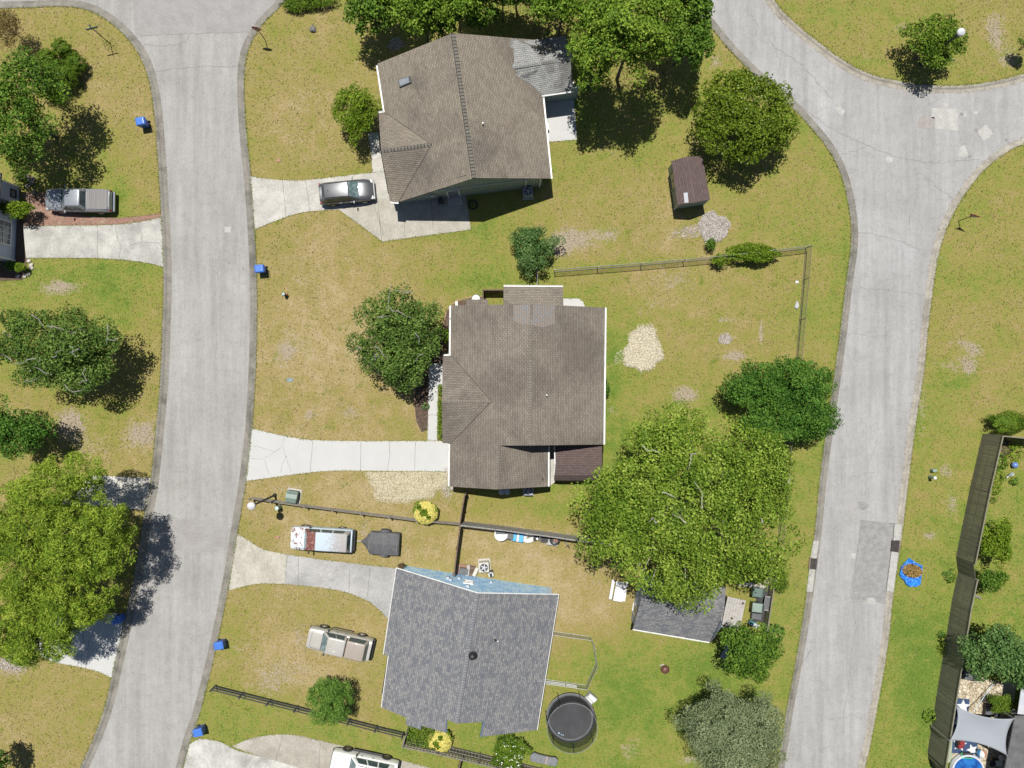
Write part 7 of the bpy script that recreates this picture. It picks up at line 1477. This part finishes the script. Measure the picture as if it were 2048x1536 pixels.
T = T0('splash_guard', 'small silver bag caught on the back yard wire fence', 'litter', 1595, 611, .2); mb = MB(); mb.lathe((0, 0), [(.12, 0), (.2, .1), (.1, .2)], 7, sy=2.0); mb.v = [(a*rg.uniform(.6, 1.2), b*rg.uniform(.7, 1.2), c) for a, b, c in mb.v]; mb.build('bag', mat('silver_bag', (.5, .52, .54), rough=.35), T); lt(T, 'knot', MATS['silver_bag'], [(.03, .18), (.05, .24)], n=6)
T = T0('paper_litter', 'scrap of white paper on the grass inside the back yard fence', 'litter', 1594, 564, .05); mb = MB(); mb.v = [(-.15, -.08, .02), (.12, -.12, .05), (.16, .08, .02), (-.08, .12, .06), (0, 0, .09)]; mb.f = [[0, 1, 4], [1, 2, 4], [2, 3, 4], [3, 0, 4]]; mb.build('scrap', SIGNW, T)
T = T0('fence_stake', 'broken dark stick lying on the grass west of the right road', 'stick', 1594, 1170, 0); mb = MB(); mb.tube([(-.2, .25, .03), (-.05, -.2, .03), (.15, 0, .03)], .018, 5); mb.build('stick', BARK, T)
T = T0('raised_plank', 'grey plank lying on the lawn right of the tall fence', 'plank', 1955, 1193, 0, -28); bx(T, 'plank', OLDWOOD, ((0, 0, .05), (.6, .2, .1)))
T = T0('plastic_ball', 'blue glazed garden ball at the right edge', 'ornament', 2030, 930, .3); mb = MB(); mb.lathe((0, 0), [(.04, .02)]+[(.25*math.sin(a), .27-.25*math.cos(a)) for a in np.linspace(.2, 2.95, 10)]+[(.02, .52)], 20); mb.build('ball', mat('glazed_blue', (.12, .22, .55), (.2, .32, .65), rough=.15), T, smooth=True)
T = T0('garden_statue', 'small white and blue bird ornament below the garden ball', 'ornament', 2024, 949, .3, 40); lt(T, 'figure', mat('pale_blue_glaze', (.45, .52, .58), rough=.3), [(.05, .05), (.12, .2), (.08, .4), (.03, .5)], sx=2); bx(T, 'tail', GREYTRIM, ((-.3, 0, .15), (.3, .1, .05)))
# storm drains
DG_ = mat('iron_grate', (.055, .045, .042), (.035, .03, .03), rough=.7); APR = mat('drain_apron', (.44, .43, .405), (.38, .37, .345), scale=1.5, rough=.9, fine=9)
for lab, px, py, ang, ap in (('dark storm drain inlet in the west kerb of the right road', 1625.5, 1127, 6, [(1628, 1081), (1639, 1082), (1634, 1120), (1623, 1119)]), ('dark storm drain inlet in the east kerb by the blue tarp', 1790.5, 1092, 6, None)):
    T = T0('storm_drain', lab, 'drain', px, py, 0, -ang if 0 else -ang, 'storm drains')
    bx(T, 'grate', DG_, *[((u, 0, .035), (.05, .9, .05)) for u in (-.24, -.14, -.04, .06, .16)]); bx(T, 'frame', DG_, ((0, 0, .02), (.66, .96, .04))); bx(T, 'hood', RUSTT, ((.3 if px > 1700 else -.3, 0, .07), (.12, 1.0, .08)))
for pts in ([(1627, 1081), (1638, 1082), (1633, 1117), (1621, 1116)], [(1619, 1138), (1630, 1139), (1625, 1184), (1613, 1183)], [(1789, 1048), (1803, 1049), (1800, 1080), (1787, 1081)], [(1783, 1103), (1797, 1105), (1787, 1184), (1773, 1182)]):
    flat('drain_apron', PL(pts, .045), .045, APR, h=.16)
# ---------------------------------------------------------------- patio in the lower right corner
STONE = None
m, nt, b = new_mat('crazy_paving_stone'); v = objc(nt); vo = nd(nt, 'ShaderNodeTexVoronoi', feature='DISTANCE_TO_EDGE'); vo.inputs['Scale'].default_value = 3.6; nt.links.new(v, vo.inputs['Vector'])
vc = nd(nt, 'ShaderNodeTexVoronoi'); vc.inputs['Scale'].default_value = 3.6; nt.links.new(v, vc.inputs['Vector']); s2 = nd(nt, 'ShaderNodeSeparateColor'); nt.links.new(vc.outputs['Color'], s2.inputs[0])
cc_ = mixc(nt, ramp(nt, vo.outputs['Distance'], [(.04, (0, 0, 0)), (.09, (1, 1, 1))]), (.22, .18, .11), ramp(nt, s2.outputs[0], [(0, (.44, .36, .26)), (.5, (.54, .46, .35)), (1, (.62, .55, .44))]))
nt.links.new(cc_, b.inputs['Base Color']); b.inputs['Roughness'].default_value = .9; nt.links.new(bump(nt, vo.outputs['Distance'], .6, .03), b.inputs['Normal'])
flat('patio', PL([(1916, 1352), (1955, 1350), (1980, 1360), (2006, 1364), (2030, 1364), (2025, 1440), (2018, 1500), (2010, 1560), (1900, 1560), (1908, 1440)], .03), .03, m, h=.2)
flat('patio', PL([(2007, 1362), (2033, 1368), (2026, 1412), (2005, 1400)], .045), .045, DW_C1, h=.2)
flat('path', PL([(1896, 1482), (1908, 1478), (1903, 1527), (1890, 1523)], .04), .04, mat('pale_green_slab', (.36, .40, .29), (.30, .34, .25), rough=.8), h=.2)
NAVY = mat('navy_rug', (.030, .06, .13), (.04, .075, .15), scale=6, rough=.95)
def star(mb, x, y, r, z, a0=0): mb.prism([(x+math.cos(a0+i*math.pi/5)*(r if i % 2 == 0 else r*.45), y+math.sin(a0+i*math.pi/5)*(r if i % 2 == 0 else r*.45)) for i in range(10)], z, z+.006)
T = T0('star_rug', 'navy outdoor rug with white stars, upper one peeking left of the shade sail', 'rug', 1920, 1430, 0, -6); bx(T, 'rug', NAVY, ((0, .1, .045), (1.25, 2.6, .02))); mb = MB(); star(mb, .15, .75, .6, .056, .4); star(mb, -.1, -.6, .55, .056, .9); mb.build('star_pattern', SIGNW, T)
T = T0('star_rug', 'navy outdoor rug with white stars below the shade sail', 'rug', 1929, 1492, 0, -4); bx(T, 'rug', NAVY, ((0, 0, .047), (2.1, 1.25, .02))); mb = MB(); star(mb, -.45, .15, .62, .058, .2); star(mb, .62, -.25, .5, .058, .7); mb.build('star_pattern', SIGNW, T)
T = T0('red_armchair', 'red narrow chair standing on the starred rug', 'chair', 1921, 1490, .5, 8); RD = mat('red_plastic', (.28, .035, .035), (.22, .03, .03), rough=.45); bx(T, 'seat', RD, ((0, -.1, .42), (.42, .5, .06)), bevel=.03); bx(T, 'backrest', RD, ((0, .3, .65), (.40, .35, .4)), bevel=.03); bx(T, 'leg', RD, ((-.16, -.28, .2), (.05, .05, .4)), ((.16, -.28, .2), (.05, .05, .4))); bx(T, 'armrest', RD, ((-.2, 0, .6), (.05, .5, .05)), ((.2, 0, .6), (.05, .5, .05)))
# shade sail on posts
T = T0('shade_sail', 'large pale grey shade sail stretched over the corner patio', 'shade sail', 1965, 1450)
cs = [(1913, 1412, 2.6), (2028, 1437, 2.9), (2014, 1511, 2.6), (1899, 1481, 2.7)]; ctrl = [P3(*c) for c in cs]; off = tuple(T.location); mb = MB(); N = 16; ctr = sum(ctrl, Vector())/4
for i in range(N+1):
    for j in range(N+1):
        u, v_ = i/N, j/N; p = (ctrl[0]*(1-u)+ctrl[1]*u)*(1-v_)+(ctrl[3]*(1-u)+ctrl[2]*u)*v_
        e1 = 4*u*(1-u); e2 = 4*v_*(1-v_)
        p = p+(ctr-p)*.0; dv = (ctrl[3]-ctrl[0]); du = (ctrl[1]-ctrl[0])
        p = p+dv*(.13*e1*(1-2*v_))*1.0+du*(.07*e2*(1-2*u)); p.z -= .25*e1*e2; mb.v.append(tuple(p))
for i in range(N):
    for j in range(N): a = i*(N+1)+j; mb.f.append([a, a+N+1, a+N+2, a+1])
SAILM = mat('sail_fabric', (.30, .325, .35), (.285, .31, .335), scale=.6, rough=.8, stretch=(1, 6, 1))
o = mb.build('sail_cloth', SAILM, T, off, smooth=True, recalc=False); so = o.modifiers.new('s', 'SOLIDIFY'); so.thickness = .01
for p in ctrl: mb = MB(); mb.tube([(p.x, p.y, 0), (p.x, p.y, p.z+.02)], .05, 8); mb.build('post', GALV, T, off)
T = T0('paddling_pool', 'big blue inflatable pool with a white rim at the bottom edge', 'pool', 1937, 1543, .5); lt(T, 'pool_wall', mat('pool_white', (.62, .64, .68), rough=.4), [(1.35, 0), (1.42, .25), (1.35, .5), (1.22, .5), (1.18, .2)], n=40, sy=1.0); lt(T, 'liner', mat('pool_blue', (.012, .06, .26), (.03, .17, .50), scale=2, rough=.3), [(1.23, .42), (1.15, .15), (.2, .12)], n=40); mb = MB()
for i in range(8): a = i*math.pi/4+.2; mb.tube([(.5*math.cos(a), .5*math.sin(a), .15), (1.16*math.cos(a), 1.16*math.sin(a), .2)], .03, 5)
mb.build('seam', mat('seam_navy', (.01, .05, .2)), T)
T = T0('pool_slide', 'green framed dark step unit behind the blue pool', 'steps', 1934, 1511, .4, -4); GR = mat('bright_green_plastic', (.06, .55, .15), rough=.4); bx(T, 'platform', BLKPL, ((.05, .05, .42), (.85, .4, .06))); bx(T, 'green_rail', GR, ((-.05, -.2, .45), (1.0, .05, .06)), ((-.48, 0, .45), (.05, .5, .06))); bx(T, 'leg', GR, ((-.45, -.2, .2), (.05, .05, .4)), ((.42, -.2, .2), (.05, .05, .4)))
T = T0('beach_ball', 'large red white and blue beach ball beside the starred rug', 'ball', 1962, 1507, .3)
for k, cc_ in enumerate(((.55, .2, .15), (.72, .72, .7), (.05, .25, .5), (.72, .72, .7), (.6, .25, .2), (.72, .72, .7))):
    mb = MB(); n_ = 10
    for a in np.linspace(0, math.pi/3, 6):
        for t in np.linspace(.05, math.pi-.05, n_): A_ = a+k*math.pi/3+.4; mb.v.append((.36*math.sin(t)*math.cos(A_), .36*math.cos(t), .36+.36*math.sin(t)*math.sin(A_)))
    for i in range(5):
        for j in range(n_-1): mb.f.append([i*n_+j, (i+1)*n_+j, (i+1)*n_+j+1, i*n_+j+1])
    mb.build('panel', mat('ball_%d' % int(cc_[0]*100+cc_[2]*10), cc_, rough=.4), T, smooth=True)
TW = mat('cushion_white', (.72, .70, .65), rough=.8)
T = T0('patio_stool', 'white topped square stool at the lower right of the patio', 'stool', 1998, 1527, .5, 2); bx(T, 'cushion', TW, ((0, 0, .48), (.55, .45, .08)), bevel=.06); bx(T, 'base', BLKPL, ((0, 0, .22), (.5, .4, .44)))
T = T0('patio_stool', 'small round white stool above the square stool', 'stool', 2003, 1516, .5); lt(T, 'seat', TW, [(.22, .44), (.24, .48), (.2, .52)]); lt(T, 'leg', GALV, [(.15, 0), (.04, .1), (.04, .44)])
T = T0('patio_table', 'dark side table left of the white stools', 'table', 1985, 1527, .5, 5); bx(T, 'tabletop', BLKPL, ((0, 0, .5), (.5, .5, .04))); bx(T, 'leg', BLKPL, ((0, 0, .24), (.08, .08, .48)))
T = T0('planter_box', 'dark square planter under the oval bush above the shade sail', 'planter', 1981, 1424, .3, -8); bx(T, 'box_body', BLKPL, ((.1, .1, .2), (1.2, .9, .4)), bevel=.02); bx(T, 'lid_board', GREYP, ((-.2, .1, .42), (.5, .6, .04)))
T = T0('patio_lamp', 'silver round heater top at the right tip of the shade sail', 'patio heater', 2029, 1425, 1.6); lt(T, 'reflector', mat('chrome_dish', (.6, .6, .6), rough=.2, metal=.8), [(.26, 1.5), (.2, 1.6), (.04, 1.64)]); lt(T, 'pole', GALV, [(.15, 0), (.03, .1), (.03, 1.5)])
T = T0('wheeled_bin', 'left black wheeled bin in a row under the fig tree beside the stone patio', 'bin', 1935, 1350, .6); bx(T, 'bin_body', BLKPL, ((0, 0, .35), (.62, .66, .7)), bevel=.02); bx(T, 'lid', GREYP, ((0, 0, .72), (.66, .7, .05)), bevel=.02)
T = T0('wheeled_bin', 'right black wheeled bin in deep shade under the fig tree', 'bin', 1950, 1353, .6); bx(T, 'bin_body', BLKPL, ((0, 0, .35), (.6, .66, .7)), bevel=.02); bx(T, 'lid', BLKPL, ((0, 0, .72), (.64, .7, .05)), bevel=.02)
T = T0('pale_crate', 'pale turquoise crate between the tall fence and black bins', 'crate', 1922, 1346, .3, -8); bx(T, 'crate_body', mat('turquoise_plastic', (.30, .50, .55), rough=.5), ((0, 0, .15), (.35, .75, .3)), bevel=.02); bx(T, 'lid', MATS['turquoise_plastic'], ((0, 0, .32), (.38, .78, .03)))
T = T0('garden_pole', 'long pale blue pole lying over the stone paving toward the sail', 'pole', 1965, 1394, .3); a_, b_ = P3(1948, 1422, 1.0)-Vector(T.location), P3(1986, 1368, .2)-Vector(T.location); mb = MB(); mb.tube([a_, b_], .035, 8); mb.build('tube', mat('pale_blue_tube', (.50, .62, .68), rough=.4), T)
